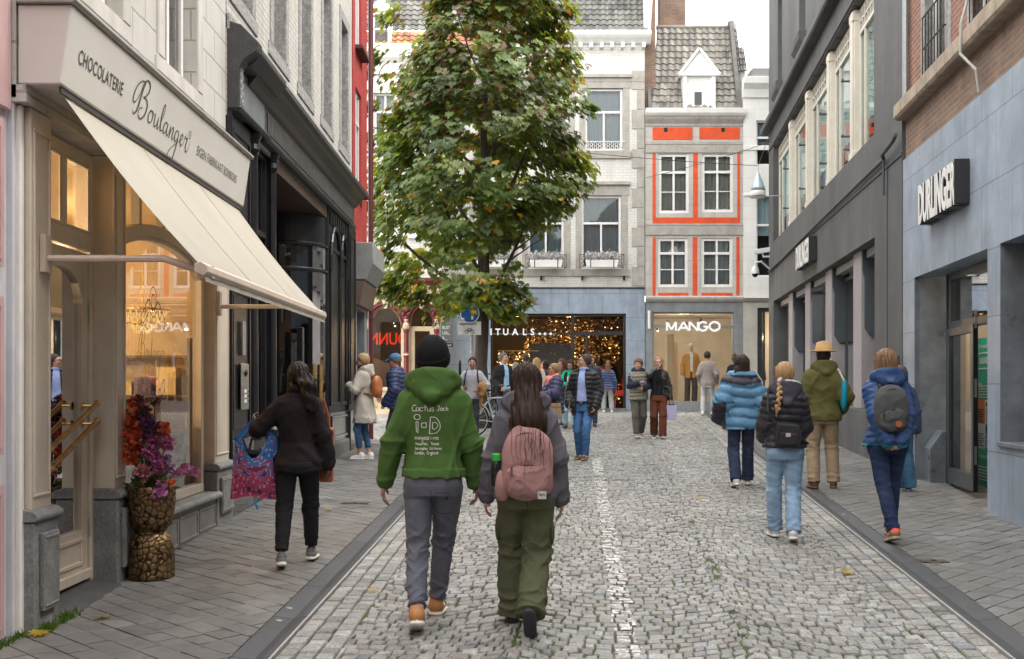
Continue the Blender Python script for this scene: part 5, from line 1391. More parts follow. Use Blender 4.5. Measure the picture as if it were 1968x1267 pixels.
mb.build('frame',pm('red_tube',(.5,.04,.02),.4,.1,5,0),t);mb=MB();mb.box(-.16,.16,-.12,.12,.38,.42);mb.box(-.13,.13,-.1,.1,.42,.55);mb.build('tray',pm('red_tube',None),t,bevel=.01)
M_orange=pm('orange_red_paint',(.70,.085,.022),.7,.2,4,.4,60,dirt=.22)
fr=far_frame('orange_trimmed_house','narrow grey stone house with orange red panels, pantiled roof and white dormer','building',px(1240))
r=fr.root
X0,X1=px(1240)+.003,px(1428)
SO=(px(1254),px(1411),1.22,pz(600))
mb=fr.mb();wall_holes(mb,X0,X1,zg(35)-.1,4.32,[SO],v=.02,depth=.2);mb.build('shopfront',brick('grey_blue_stone_front',(.24,.255,.27),(.27,.285,.30),(.15,.15,.16),1.4,.9,.004,.6,.15,.25,dirt=.3),r)
mb=fr.mb();mb.prism([(0,4.32),(.06,4.32),(.10,4.40),(.10,4.46),(.04,4.5),(0,4.5)],X0,X1,'x');mb.build('string_course',M_quoin,r,bevel=.004)
WL=[(px(1264),px(1322),pz(552),pz(458)),(px(1348),px(1408),pz(552),pz(458)),(px(1266),px(1324),pz(410),pz(296)),(px(1349),px(1409),pz(408),pz(296))]
mb=fr.mb();wall_holes(mb,X0,X1,4.5,10.05,WL,v=0,depth=.10);mb.build('wall',M_quoin2,r)
mb=fr.mb()
def ob(x0,x1,y0,y1):mb.box(px(x0),px(x1),.0,.012,pz(y1),pz(y0))
for x0,x1,y0,y1 in((1254,1260,456,570),(1331,1340,456,569),(1415,1421,456,569),(1265,1323,563,570),(1348,1408,563,570),(1254,1260,294,429),(1332,1341,294,418),(1417,1422,294,429),(1260,1417,418,430),(1254,1331,245,269),(1344,1422,245,268)):ob(x0,x1,y0,y1)
mb.build_each('painted_panel',M_orange,r,bevel=.003)
mb=fr.mb()
for x0,x1,y0,y1 in((1276,1283,246,254),(1386,1393,246,254)):mb.box(px(x0),px(x1),.0,.016,pz(y1),pz(y0))
mb.build_each('vent_hole',M_dark,r)
mb=fr.mb()
for y0,y1,d in((430,434,.02),(452,436,.035),(272,278,.02),(294,280,.03),(243,237,.02)):mb.box(X0,X1,.0,d,pz(max(y0,y1)),pz(min(y0,y1)))
mb.prism([(0,9.78),(.03,9.78),(.1,9.9),(.12,9.98),(0,9.98)],X0,X1,'x')
mb.build_each('stone_band',M_quoin,r,bevel=.004)
for i,(a,b,c,d)in enumerate(WL):
 m=(a+b)/2;tz=c+(d-c)*.69
 cu=[pm('grey_pane_backing',(.50,.49,.47),.9,.25,1.2,.05),pm('grey_pane_backing',None),pm('cream_blind',(.62,.56,.46),.9,.1,2,.05),pm('cream_blind',None)][i]  # grey sheets and full blind drops added to pale the dark panes
 o=win(fr,r,a,b,c,d,-.03,M_wtrim,G_far,fw=.085,mull=(m,),trans=(tz,),bw=.04,curtain=cu,cfrac=(1,1,1,1)[i],back=pm('grey_room',(.42,.40,.37),.9,.15,1.5,0),split=((a+.06,b-.06,c+(tz-c)*.52),),backd=.8)
t=thing('lamp_shade','pale glowing lampshade behind the lower left window of the orange trimmed house','lamp',(px(1296),35.35,pz(487)))
mb=MB();mb.lathe([(.24,0),(.2,.2),(.12,.36)],16);mb.build('shade',pm('lit_shade',(.75,.62,.48),.8,.05,2,0,emit=.35),t,smooth=True);mb=MB();mb.tube([(0,0,.3),(0,0,.6)],.01,5);mb.build('cord',M_black,t)
mb=fr.mb();mb.prism([(-.1,9.98),(.14,9.98),(.2,10.06),(.22,10.2),(-.1,10.22)],X0,px(1431),'x');mb.build('gutter',M_wtrim,r,bevel=.005)
mb=fr.mb();pantiles(mb,px(1252),px(1419),10.2,13.15,.08,-1.45,tw=.215,th=.25,xs0=px(1252)+.35,xs1=px(1419)+.15,seed=9,cols=((.17,.16,.145),(.215,.20,.18),(.13,.124,.115),(.19,.18,.155)))
mb.tube([(px(1252)+.33,-1.47,13.17),(px(1419)+.17,-1.47,13.17)],.08,8,col=(.2,.19,.175))
mb.build('roof',M_tile,r)
mb=fr.mb();mb.prism([(.1,10.2),(.05,10.2),(-1.5,13.1),(-1.5,13.35),(-1.2,13.3)],px(1416),px(1424),'x');mb.prism([(.1,10.2),(.05,10.2),(-1.5,13.1),(-1.5,13.25),(-1.3,13.2)],px(1246),px(1253),'x');mb.build_each('roof_verge',pm('dark_verge',(.12,.115,.11),.8,.3,6,.3),r)
mb=fr.mb();pantiles(mb,px(1420),px(1432),11.5,13.4,-.55,-1.5,tw=.1,seed=2);pantiles(mb,px(1430),px(1442),11.5,12.4,-.5,-1.0,tw=.1,seed=5);mb.box(px(1421),px(1440),-1.6,-.6,10.3,11.6);mb.box(px(1424),px(1432),-1.6,-1.3,11.5,13.35);mb.build('stepped_gable',M_tile,r)
mb=fr.mb();xa,xb=px(1312),px(1374);xm=(xa+xb)/2
mb.box(xa,xa+.12,-.8,.12,10.22,11.25);mb.box(xb-.12,xb,-.8,.12,10.22,11.25);mb.box(xa+.12,xb-.12,-.8,.06,10.22,11.25)
mb.prism([(xa-.08,11.25),(xb+.08,11.25),(xm,11.98)],-1.2,.10,'y')
for s,e in(((xa-.12,11.24),(xm,12.03)),((xb+.12,11.24),(xm,12.03))):mb.tube([(s[0],.12,s[1]),(e[0],.12,e[1])],.05,6)
mb.box(xa-.12,xb+.12,.0,.15,11.2,11.27)
dm=mb.build('dormer',M_wtrim,r,bevel=.004)
mb=fr.mb();mb.box(px(1334),px(1348),.06,.068,pz(203),pz(178));mb.build('pane',pm('grey_small_pane',(.12,.12,.13),.15,.1,5,0),dm)
mb=fr.mb()
v=-.03
for a,b,c,d in((SO[0],SO[0]+.05,SO[2],SO[3]),(SO[1]-.05,SO[1],SO[2],SO[3]),(SO[0]+.05,SO[1]-.05,3.52,3.62),(SO[0]+.05,SO[1]-.05,SO[2],SO[2]+.06),(SO[0]+.05,SO[1]-.05,SO[3]-.05,SO[3])):mb.box(a,b,v-.08,v,c,d)
dw=mb.build('window_frame',pm('warm_grey_frame',(.26,.245,.22),.45,.1,5,0),r,bevel=.004)
mb=fr.mb();mb.quad((SO[0],v-.05,SO[2]),(SO[1],v-.05,SO[2]),(SO[1],v-.05,SO[3]),(SO[0],v-.05,SO[3]));mb.build('pane',G_shop,dw)
mb=fr.mb();a,b,c,d,e=X0+.15,X1+1.2,-5,1.2,4.1
mb.quad((a,c,d),(b,c,d),(b,c,e),(a,c,e));mb.quad((a,c,d),(a,-.2,d),(a,-.2,e),(a,c,e));mb.quad((b,c,d),(b,-.2,d),(b,-.2,e),(b,c,e));mb.quad((a,c,e),(b,c,e),(b,-.2,e),(a,-.2,e));mb.quad((a,c,d),(b,c,d),(b,-.2,d),(a,-.2,d))
mb.build('room_lining',pm('beige_shop_wall',(.55,.50,.43),.8,.12,2,0),r)
t=thing('letter_sign','bold white capital letters across the clothes shop window below the orange trim','sign',(px(1281),34.9,pz(636)))
mb=MB();tmp=MB();w0=text_mb(tmp,'MANGO',lambda x,y,d:(x,0,y),.36,1,offset=.004,space=.97)
LM=[([(0,0),(0,1)],[(0,1),(.5,.12)],[(.5,.12),(1,1)],[(1,1),(1,0)]),([(0,0),(.5,1)],[(.5,1),(1,0)],[(.2,.32),(.8,.32)]),([(0,0),(0,1)],[(0,1),(.92,0)],[(.92,0),(.92,1)]),([(.5+.5*math.cos(a),.5+.5*math.sin(a))for a in np.linspace(.7,2*PI-.25,16)],[(.98,.40),(.98,.46),(.55,.46)]),([(.5+.5*math.cos(a),.5+.5*math.sin(a))for a in np.linspace(0,2*PI,19)],[(.62,.2),(.78,.0)])]
LW_=px(1382)-px(1281)
for k,(L_,x0,w_)in enumerate(zip(LM,(0,.215,.43,.60,.81),(.17,.20,.17,.17,.19))):
 for q,st in enumerate(L_):
  if len(st)==2:st=[st[0],((st[0][0]+st[1][0])/2,(st[0][1]+st[1][1])/2),st[1]]
  ribbon(mb,[((x0+a*w_)*LW_,b*.265)for a,b in st],.062,lambda x,y:(x,-.002*q,y),4)
mb.build('letter_face',M_lwl,t,recalc=False)
mb=MB();mb.box(0,px(1382)-px(1281),.022,.04,.1,.14);mb.build('rail',M_steel,t)
M_bpanel=pm('beige_panel',(.58,.44,.28),.6,.08,3,0);M_fit=pm('pale_plinth',(.6,.5,.38),.6,.06,3,0)
for k,(x0,x1,y0,z,lab)in enumerate(((1290,1303,.9,pz(640),'tall beige panel at the left of the clothes shop window'),(1303,1313,1.1,pz(655),'narrow beige panel beside the tall one in the clothes shop'),(1374,1386,.8,pz(685),'pale round column at the right of the clothes shop window'))):
 t=thing('display_panel',lab,'panel',(px((x0+x1)/2),35+y0,1.22));w_=(px(x1)-px(x0))/2
 mb=MB();mb.box(-w_,w_,-.05,.05,.0,z-1.22);mb.build('board',M_bpanel,t,bevel=.01);mb=MB();mb.box(-w_-.05,w_+.05,-.12,.12,-.0,.06);mb.build('foot',M_fit,t)
for k in range(8):spot((px(1262+rg.random()*140),35.6+rg.random()*2,3.55+rg.random()*.25),'small round ceiling spot glowing inside the clothes shop',.03)
shop_light((px(1330),36.6,3.6),170,(1,.84,.64));shop_light((px(1460),36.6,3.3),20,(1,.7,.4))
t=thing('wall_lamp','slim white tube wall lamp on the grey pier between the two shops','lamp',(px(1247),34.93,pz(632)))
mb=MB();mb.tube([(0,0,0),(0,0,.55)],.04,10);mb.build('tube',M_wtrim,t);mb=MB();mb.box(-.02,.02,.03,.07,.2,.35);mb.build('bracket',M_steel,t)
fr=far_frame('white_corner_house','white plastered house with moulded cornice partly behind the grey building','building',px(1428))
r=fr.root;X0,X1=px(1428)+.003,px(1428)+4.5
WR=[(px(1453),px(1453)+.9,pz(318),pz(232)),(px(1453),px(1453)+.9,pz(532),pz(372))]
mb=fr.mb();wall_holes(mb,X0,X1,4.45,10.9,WR,v=.03,depth=.12);mb.build('wall',brick('white_scored_plaster',(.78,.77,.745),(.80,.79,.765),(.6,.59,.57),3.0,.42,.006,.7,.2,.06,True,dirt=.1),r)
for a,b,c,d in WR:win(fr,r,a,b,c,d,-.03,M_wtrim,G_far,fw=.05,mull=((a+b)/2,),trans=(c+(d-c)*.62,),curtain=pm('grey_green_blind',None),cfrac=.5)
mb=fr.mb();mb.prism([(-.1,10.55),(.08,10.55),(.12,10.8),(.26,10.95),(.28,11.15),(-.1,11.15)],X0-.02,X1,'x');mb.box(X0,X1,.03,.06,8.95,9.1);mb.box(X0,X1,.03,.06,7.55,7.62);mb.build('cornice',M_wtrim,r,bevel=.006)
mb=fr.mb();mb.box(X0+.3,X1,-2,-.1,11.15,11.5);mb.build('roof',pm('grey_roof_edge',(.2,.2,.2),.7,.1,4,0),r)
SO=(px(1455),px(1455)+1.6,1.0,pz(592))
mb=fr.mb();wall_holes(mb,X0,X1,zg(35)-.1,4.33,[SO],v=.05,depth=.25);mb.build('shopfront',pm('pale_limestone',(.48,.45,.40),.7,.12,3,.15,50,dirt=.15),r)
mb=fr.mb();mb.prism([(0,4.33),(.1,4.33),(.16,4.43),(.03,4.48)],X0,X1,'x');mb.build('string_course',M_quoin,r)
mb=fr.mb()
for a,b,c,d in((SO[0],SO[0]+.16,1,SO[3]),(SO[0]+.16,SO[1],SO[3]-.12,SO[3]),(SO[0]+.2,SO[0]+.25,1,SO[3]-.12)):mb.box(a,b,-.2,-.02,c,d)
mb.build('door_frame',M_frame,r,bevel=.004)
t=thing('chimney','tall brown brick chimney stack behind the orange trimmed house','chimney',(px(1286)+.55,38.5,9))
mb=MB();mb.box(-.42,.42,-.4,.4,0,9);mb.build('stack',M_orbrick,t)
mb=MB();mb.box(-.48,.48,-.46,.46,8.7,9.02);mb.build('cap',M_quoin,t)
M_wire=pm('black_wire',(.03,.03,.03),.5,.1,5,0)
lx,ly,lz=6.32,29.5,pz(0)
lx,ly=(1457-984)/2200*29.5,29.5;lz=1.7+(745-345)*29.5/2200
def wire(a,b,sag,label,rad=.008):
 A,B=Vector(a),Vector(b);mid=(A+B)/2
 t=thing('street_wire',label,'wire',tuple(A))
 mb=MB();n=18
 mb.tube([tuple(A.lerp(B,k/n)-A+Vector((0,0,-4*sag*(k/n)*(1-k/n))))for k in range(n+1)],rad,5)
 mb.build('strand',M_wire,t)
rc=rpos(32.2,.02)
wire((-2.94,24.2,7.2),(lx,ly,lz+.35),.1,'thin span wire from the red house to the hanging street lantern')
wire((lx,ly,lz+.35),(rc[0],rc[1],9.0),.02,'short wire holding the street lantern from the grey cornice')
wire((4.1,34.9,8.1),(rc[0],rc[1],8.62),.05,'thin wire crossing the orange trimmed house above its windows')
t=thing('street_lantern','bell shaped pale metal lantern hanging on wires before the white house','street lamp',(lx,ly,lz))
mb=MB();mb.lathe([(.02,.18),(.04,.15),(.10,.0),(.165,-.19),(.19,-.29)],18);mb.build('shade',pm('pale_zinc',(.42,.50,.56),.35,.1,8,.05,metal=.5),t,smooth=True)
mb=MB();mb.lathe([(.185,-.295),(.195,-.31),(.188,-.42),(.182,-.43)],18);mb.build('diffuser',pm('opal_glass',(.8,.8,.78),.3,.03,3,0),t,smooth=True)
mb=MB();mb.lathe([(.21,-.435),(.22,-.44),(.21,-.465)],18);mb.tube([(.17,0,-.44),(.62,.0,-.41)],.015,6);mb.tube([(0,0,.2),(0,0,.36)],.015,6);mb.build('rim',M_steel,t)
M_bb=brick('dull_red_brick',(.20,.09,.06),(.26,.12,.08),(.28,.25,.22),.22,.07,.011,.85,.5,.25,dirt=.2)
def back_house(name,label,fr,u0,u1,mat,h=11.):
 r=fr.root;H_=[]
 n=max(2,int((u1-u0)/3))
 for k in range(n):
  a=u0+(u1-u0)*(k+.3)/n
  for z in(.9,4.4,7.6):H_.append((a,a+(u1-u0)/n*.45,z,z+2.0))
 mb=fr.mb();wall_holes(mb,u0,u1,-1,h,H_,v=0,depth=.15,thick=5);mb.build('wall',mat,r)
 for a,b,c,d in H_:win(fr,r,a,b,c,d,-.1,M_white,mull=((a+b)/2,),trans=(c+1.3,))
 mb=fr.mb();mb.prism([(0,h),(.3,h),(.3,h+.2),(-5,h+1.5),(-5,h)],u0,u1,'x');mb.build('roof',M_tile if False else M_orbrick,r)
fr=left_frame('terraced_house','white house behind the viewer on the left of the street','building',-14,-3.4);back_house('','',fr,-14,1.9,M_wbrick)
fr=right_frame('terraced_house','red brick house behind the viewer on the right of the street','building',-14);back_house('','',fr,-14,3.9,M_bb)
r_=thing('terraced_house','brick house closing the street behind the viewer','building',(-9,-16,-.5),PI)
fr=Frame(r_,lambda u,v,z:(-(u+9),-v,z+.5));back_house('','',fr,-9,9,M_bb,12)
TX,TY=(925-984)/2200*27.0,27.0
tree=thing('maple_tree','tall leafy maple with lobed leaves, some yellow, inner ones coloured as backlit, in front of the white shops','tree',(TX,TY,zg(TY)-.03))
rg=random.Random(5)
M_bark=pm('bark',(.065,.05,.038),.9,.4,9,.9,35,stretch=(1,1,.25),dirt=.3)
mb=MB()
BR=[]
def limb(p,d,L_,r0,r1,n=7,curl=.12,up=.0):
 pts=[Vector(p)];d=Vector(d).normalized()
 for i in range(n):
  d=(d+Vector((rg.uniform(-1,1),rg.uniform(-1,1),rg.uniform(-.6,.6)))*curl+Vector((0,0,up))).normalized()
  pts.append(pts[-1]+d*L_/n)
 mb.tube([tuple(q)for q in pts],[r0+(r1-r0)*i/n for i in range(n+1)],9)
 return pts
tr_pts=[(0,0,0),(.02,.0,.6),(-.02,.02,1.5),(.03,0,2.4),(.06,0,3.3),(.05,.02,4.4),(.1,0,5.6),(.05,0,7.2),(.1,.05,9.0),(.1,0,11.2)]
mb.tube(tr_pts,[.25,.18,.16,.15,.15,.125,.10,.075,.05,.02],14)
lim=[]
spec=[(3.0,(.75,-.1,.9),2.0,.10),(3.1,(-.9,.1,.35),2.6,.085),(3.6,(-.6,-.5,.9),2.8,.07),(4.2,(.55,.4,.9),2.4,.08),(4.5,(-.8,.3,.7),2.7,.07),(4.8,(.9,-.2,.8),2.4,.065),(5.2,(-.5,-.6,1),2.7,.06),(5.6,(.3,-.7,.9),2.5,.06),(6.0,(-.8,.1,.8),2.6,.06),(6.3,(.8,.2,.8),2.4,.055),(6.9,(.2,.8,.9),2.3,.05),(7.3,(-.6,-.4,1),2.3,.05),(7.6,(.7,-.3,1),2.2,.045),(8.3,(-.5,.3,1),2.0,.04),(8.8,(.5,.2,1),1.8,.035),(9.6,(-.2,-.3,1),1.6,.03),(3.3,(.2,-.8,.8),2.0,.06),(3.9,(.1,.9,.7),2.2,.06)]
for z,d,L_,r_ in spec:
 base=Vector((.04,0,z));r_*=.68;pts=limb(base,d,L_,r_,r_*.35,7,.12,.08);lim.append(pts)
 for k in range(3):
  s=pts[rg.randrange(3,7)];q=limb(s,(d[0]+rg.uniform(-.8,.8),d[1]+rg.uniform(-.8,.8),.5+rg.random()*.5),rg.uniform(.7,1.3),r_*.35,.008,5,.2,.05);BR.append(q[-1])
for d in((.5,-.5,.25),(.9,-.35,.15)):
 limb((.2,-.05,2.75),d,1.3,.02,.005,5,.1)
mb.build('trunk',M_bark,tree,smooth=True,recalc=False)
LEAF=[(0,-.50),(.07,-.22),(.30,-.42),(.27,-.18),(.52,-.10),(.36,.06),(.47,.26),(.22,.22),(.0,.55)]
LEAF=LEAF+[(-x,y)for x,y in LEAF[-2:0:-1]]
def crown_r(z,right):
 P=[(2.6,.4),(3.0,.85),(3.6,1.0),(4.6,1.5),(5.3,2.2),(6.0,2.5),(7.1,2.65),(8.0,2.5),(8.9,2.3),(10.1,2.0),(11.2,1.6),(12.2,.5)]if right else [(2.6,.5),(3.0,2.2),(3.4,2.65),(5.0,2.75),(6.0,2.7),(7.1,2.5),(8.0,2.1),(8.9,1.65),(9.6,1.3),(10.4,1.05),(12.2,.5)]
 for(a,ra),(b,rb)in zip(P,P[1:]):
  if a<=z<=b:return ra+(rb-ra)*(z-a)/(b-a)
 return 0
leaves=MB()
LV,LF,LC=[],[],[]
def leaf(p,nrm,tip,s,col):
 n=Vector(nrm).normalized();t=Vector(tip);t=(t-n*t.dot(n))
 if t.length<1e-4:return
 t.normalize();u=t.cross(n)
 k=len(LV);fold=rg.uniform(.05,.3);droop=rg.uniform(.05,.3)
 for x,y in LEAF:
  LV.append(tuple(p+u*(x*s)+t*(y*s)+n*(abs(x)*fold*s-max(0,y)**2*droop*s*2)))
 c=len(LV);LV.append(tuple(p+n*.0))
 m=len(LEAF)
 for i in range(m):
  LF.append((k+i,k+(i+1)%m,c));LC.append(col)
clusters=[]
tries=0
while len(clusters)<900 and tries<60000:
 tries+=1
 z=rg.uniform(2.75,12.1);a=rg.uniform(0,2*PI);R_=crown_r(z,math.cos(a)>0)
 if R_<=0:continue
 f=math.sqrt(rg.random())
 f=max(f,rg.random()**.5*.9)
 q=Vector((math.cos(a)*R_*f+.06-.10*(z<5),math.sin(a)*R_*.95*f,z))
 lump=mnoise.noise(q*.75+Vector((3,1,8)))
 if lump<-.25 and z>3.2:continue
 if z<4.3 and f<.55:continue
 if z<4.6 and lump<-.05:continue
 if z<4.9 and abs(q.x-.05)<.34 and q.y<.3 and rg.random()<.7:continue
 clusters.append((q,f,z))
for q in((-2.95,-.3,4.0),(-2.75,-.2,3.6),(-2.6,-.5,6.8),(-2.75,-.4,7.5),(-2.7,-.5,8.2),(-2.45,-.3,8.7),(-2.2,-.4,9.5),(-1.6,-.3,10.6),(-1.75,-.2,11.1),(-2.5,-.6,3.3),(-2.1,-.5,3.15),(-1.5,-.6,3.0),(-2.9,-.1,5.2),(-.15,-2.2,2.95),(-.45,-2.0,3.15),(.05,-2.0,3.2),(.55,-.6,2.85),(1.0,-.5,3.05),(.75,-.4,2.7)):
 for k in range(3):clusters.append((Vector(q)+Vector((rg.uniform(-.15,.15),rg.uniform(-.2,.2),rg.uniform(-.15,.15))),1,q[2]))
GREENS=[(.092,.138,.048),(.108,.160,.052),(.076,.118,.050),(.132,.168,.056),(.098,.132,.070)]
for q,f,z in clusters:
 outd=Vector((q.x,q.y,.55*(1 if z>5 else .3)+.2)).normalized()
 nl=rg.randint(20,34);cr=rg.uniform(.24,.44)
 old=rg.random();base=rg.choice(GREENS)
 inner=f<.6 or z<4.2
 for k in range(nl):
  d=Vector((rg.gauss(0,1),rg.gauss(0,1),rg.gauss(0,.55)))
  d=d.normalized()*cr*rg.random()**.45
  p=q+d
  nrm=Vector((outd.x*.7+rg.uniform(-.45,.45),outd.y*.7+rg.uniform(-.45,.45),.75+rg.uniform(-.3,.3)))
  tip=Vector((outd.x+rg.uniform(-.5,.5),outd.y+rg.uniform(-.5,.5),-.9+rg.uniform(-.4,.3)))
  c=base;w_=rg.random()
  if z>6.2 and w_<.26*(.4+old)*min(1,(z-5.2)/3):c=rg.choice(((.13,.075,.045),(.16,.09,.055),(.10,.07,.04)))
  elif inner and w_<.30:c=rg.choice(((.12,.15,.02),(.16,.17,.02),(.09,.13,.02)))  # backlit glow put into the colour of low and inner leaves
  elif w_<.035 or(inner and w_<.36):c=rg.choice(((.36,.25,.02),(.42,.24,.03),(.30,.24,.03)))
  v=rg.uniform(.75,1.3)
  leaf(p,nrm,tip,rg.uniform(.13,.25),(c[0]*v,c[1]*v,c[2]*v))
leaves.v,leaves.f,leaves.c,leaves.m=LV,LF,LC,[0]*len(LF)
m,nt,N,L=_nt('maple_leaf')
out=N.new('ShaderNodeOutputMaterial');b=N.new('ShaderNodeBsdfPrincipled');tl=N.new('ShaderNodeBsdfTranslucent');mx=N.new('ShaderNodeMixShader');mx.inputs[0].default_value=.38
at=N.new('ShaderNodeAttribute');at.attribute_name='Col'
L.new(at.outputs['Color'],b.inputs['Base Color']);b.inputs['Roughness'].default_value=.42;b.inputs['Specular IOR Level'].default_value=.45
br=N.new('ShaderNodeMix');br.data_type='RGBA';br.blend_type='MULTIPLY';br.inputs[0].default_value=1;br.inputs[7].default_value=(3.0,2.7,.7,1)
L.new(at.outputs['Color'],br.inputs[6]);L.new(br.outputs[2],tl.inputs[0])
L.new(b.outputs[0],mx.inputs[1]);L.new(tl.outputs[0],mx.inputs[2]);L.new(mx.outputs[0],out.inputs[0])
leaves.build('crown',m,tree,recalc=False)
M_leaf=m
spots=[(-2.62,7.35,.1),(-2.85,6.9,.25),(-1.0,8.2,.2)]
spots+=[(rg.uniform(-3.5,.8),rg.uniform(17.5,27),0)for _ in range(26)]+[(-2.0,12.5,0),(-1.7,16,0),(2.6,8.9,0),(2.2,13.5,0)]
gl={}
for i,(x,y,s)in enumerate(spots):
 c=rg.choice(((.36,.26,.04),(.25,.2,.04),(.2,.12,.05),(.3,.2,.03)))
 LV,LF,LC=[],[],[]
 leaf(Vector((0,0,.012)),(rg.uniform(-.25,.25),rg.uniform(-.25,.25),1),(rg.uniform(-1,1),rg.uniform(-1,1),0),rg.uniform(.09,.14),c)
 mb=MB();mb.v,mb.f,mb.c,mb.m=LV,LF,LC,[0]*len(LF)
 o=mb.build('fallen_leaf',M_leaf,None,recalc=False);o.location=(x,y,zg(y)+(.02 if x<KL(y)else .012))
 near_={0:'yellow fallen leaf on the pavers before the bronze planter',1:'green brown fallen leaf on the pavers by the nearest stone plinth'}
 if not gl:near_.update({2:'fallen leaf on the setts by the left kerb, left of the hooded man',29:'fallen leaf on the pavers behind the woman with the tote',30:'fallen leaf on the left pavement by the black pier',31:'orange leaf on the setts near the right kerb, in front of the braided girl',32:'fallen leaf on the setts beside the blue puffer jacket'});gl[0]=1
 tag(o,near_.get(i,'small fallen maple leaf on the paving towards the tree'),'leaf','fallen leaves on the paving')
mb=MB()
for k in range(520):
 y=rg.choice((rg.uniform(6.55,7.0),rg.gauss(7.35,.1),rg.gauss(7.05,.04)));x=-2.86+rg.gauss(0,.02)-.10*(y<6.95);h=rg.uniform(.015,.06);a=rg.uniform(0,6.28);w_=.006
 z=zg(y)+.012
 mb.add([(x-w_*math.cos(a),y-w_*math.sin(a),z),(x+w_*math.cos(a),y+w_*math.sin(a),z),(x+rg.gauss(0,.02),y+rg.gauss(0,.02),z+h)],[(0,1,2)],rg.choice(((.06,.12,.02),(.09,.15,.03),(.04,.09,.015))))
o=mb.build('weeds',M_leaf,None,recalc=False,kind='stuff');tag(o,'short green weeds in the joint at the foot of the shopfronts','weeds')
M_pole=pm('stickered_grey_pole',(.28,.28,.27),.6,.4,14,.1,40,dirt=.3)
sx,sy=(903-984)/2200*25.5,25.5
t=thing('traffic_sign','round blue road sign with a cycle exception plate on a grey pole by the tree','road sign',(sx,sy,zg(sy)))
def sz(y):return 1.7+(745-y)*sy/2200-zg(sy)
mb=MB();mb.tube([(.04,.05,0),(.04,.05,sz(530))],.04,10);mb.build('pole',M_pole,t)
mb=MB();mb.tube([(0,-.0,sz(603)),(0,-.02,sz(603))],.215,28);mb.build('round_plate',pm('blue_sign_enamel',(.01,.12,.38),.35,.08,3,0),t)
mb=MB()
zc=sz(603);mb.tube([(.205*math.cos(a),-.024,zc+.205*math.sin(a))for a in np.linspace(0,2*PI,33)[:-1]],.008,5,closed=True)
mb.prism([(.03,zc-.13),(.08,zc-.13),(.08,zc+.06),(.13,zc+.06),(.055,zc+.15),(-.02,zc+.06),(.03,zc+.06)],-.028,-.022,'y');mb.box(-.2,-.12,-.028,-.022,zc-.13,zc-.10)
mb.build('white_symbol',M_lw,t)
mb=MB();z0,z1=sz(644),sz(618);mb.box(-.27,.25,-.02,.0,z0,z1);mb.build('text_plate',pm('dirty_white_plate',(.55,.55,.53),.5,.15,6,0,dirt=.2),t,bevel=.004)
mb=MB();text_mb(mb,'uitgezonderd',lambda x,y,d:(-.235+x,-.0225,z1-.075+y),.072,.95,offset=.001)
for xc in(-.07,.05):mb.tube([(xc+.04*math.cos(a),-.0225,z0+.075+.04*math.sin(a))for a in np.linspace(0,2*PI,17)[:-1]],.006,5,closed=True)
for a,b in(((-.07,.075),(-.035,.14)),((-.035,.14),(.035,.14)),((.05,.075),(.03,.155)),((-.035,.14),(-.01,.075)),((-.01,.075),(.035,.14)),((-.06,.15),(-.02,.15)),((-.07,.075),(-.01,.075))):mb.tube([(a[0],-.0225,z0+a[1]),(b[0],-.0225,z0+b[1])],.004,4)
mb.build('lettering',M_black,t)
bx,by=(858-984)/2200*32,32.0
def bz(y):return 1.7+(745-y)*by/2200
t=thing('projecting_sign','small grey board with rows of white letters projecting from the arched shop','sign',(bx,by,bz(642)),Rd(28))
mb=MB();mb.box(-.19,.19,-.03,.03,-.22,.30);mb.build('board',pm('grey_board',(.14,.15,.155),.6,.1,4,0),t,bevel=.006)
mb=MB()
for k,s in enumerate(('BUIT','UXL.','B....')):text_mb(mb,s,lambda x,y,d:(-.15+x,-.034,.13-k*.15+y),.13,.9,offset=.001)
mb.build('lettering',M_lw,t)
mb=MB();mb.box(-.19,.19,-.02,.02,-.36,-.26);o=mb.build('lower_board',M_black,t);mb=MB();text_mb(mb,'MAASTRICHT',lambda x,y,d:(-.17+x,-.024,-.34+y),.07,.75,offset=.001);mb.build('lettering',M_lw,o)
mb=MB();mb.tube([(.0,.0,.30),(.0,1.2,.34)],.015,6);mb.build('bracket',M_black,t)
t=thing('iron_railing','black iron railing panel standing behind the man with the phone','railing',((884-984)/2200*28.5,28.5,zg(28.5)))
mb=MB()
for k in range(9):mb.tube([(k*.13,0,0),(k*.13,0,1.35+(.12 if k==0 else 0))],.014,6)
for z in(.15,.75,1.25):mb.tube([(0,0,z),(1.04,0,z)],.014,6)
mb.build('panel',M_black,t);mb=MB();mb.box(-.03,.03,-.03,.03,0,1.5);mb.lathe([(.02,1.5),(.035,1.53),(.01,1.6)],8);mb.build('post',M_black,t)
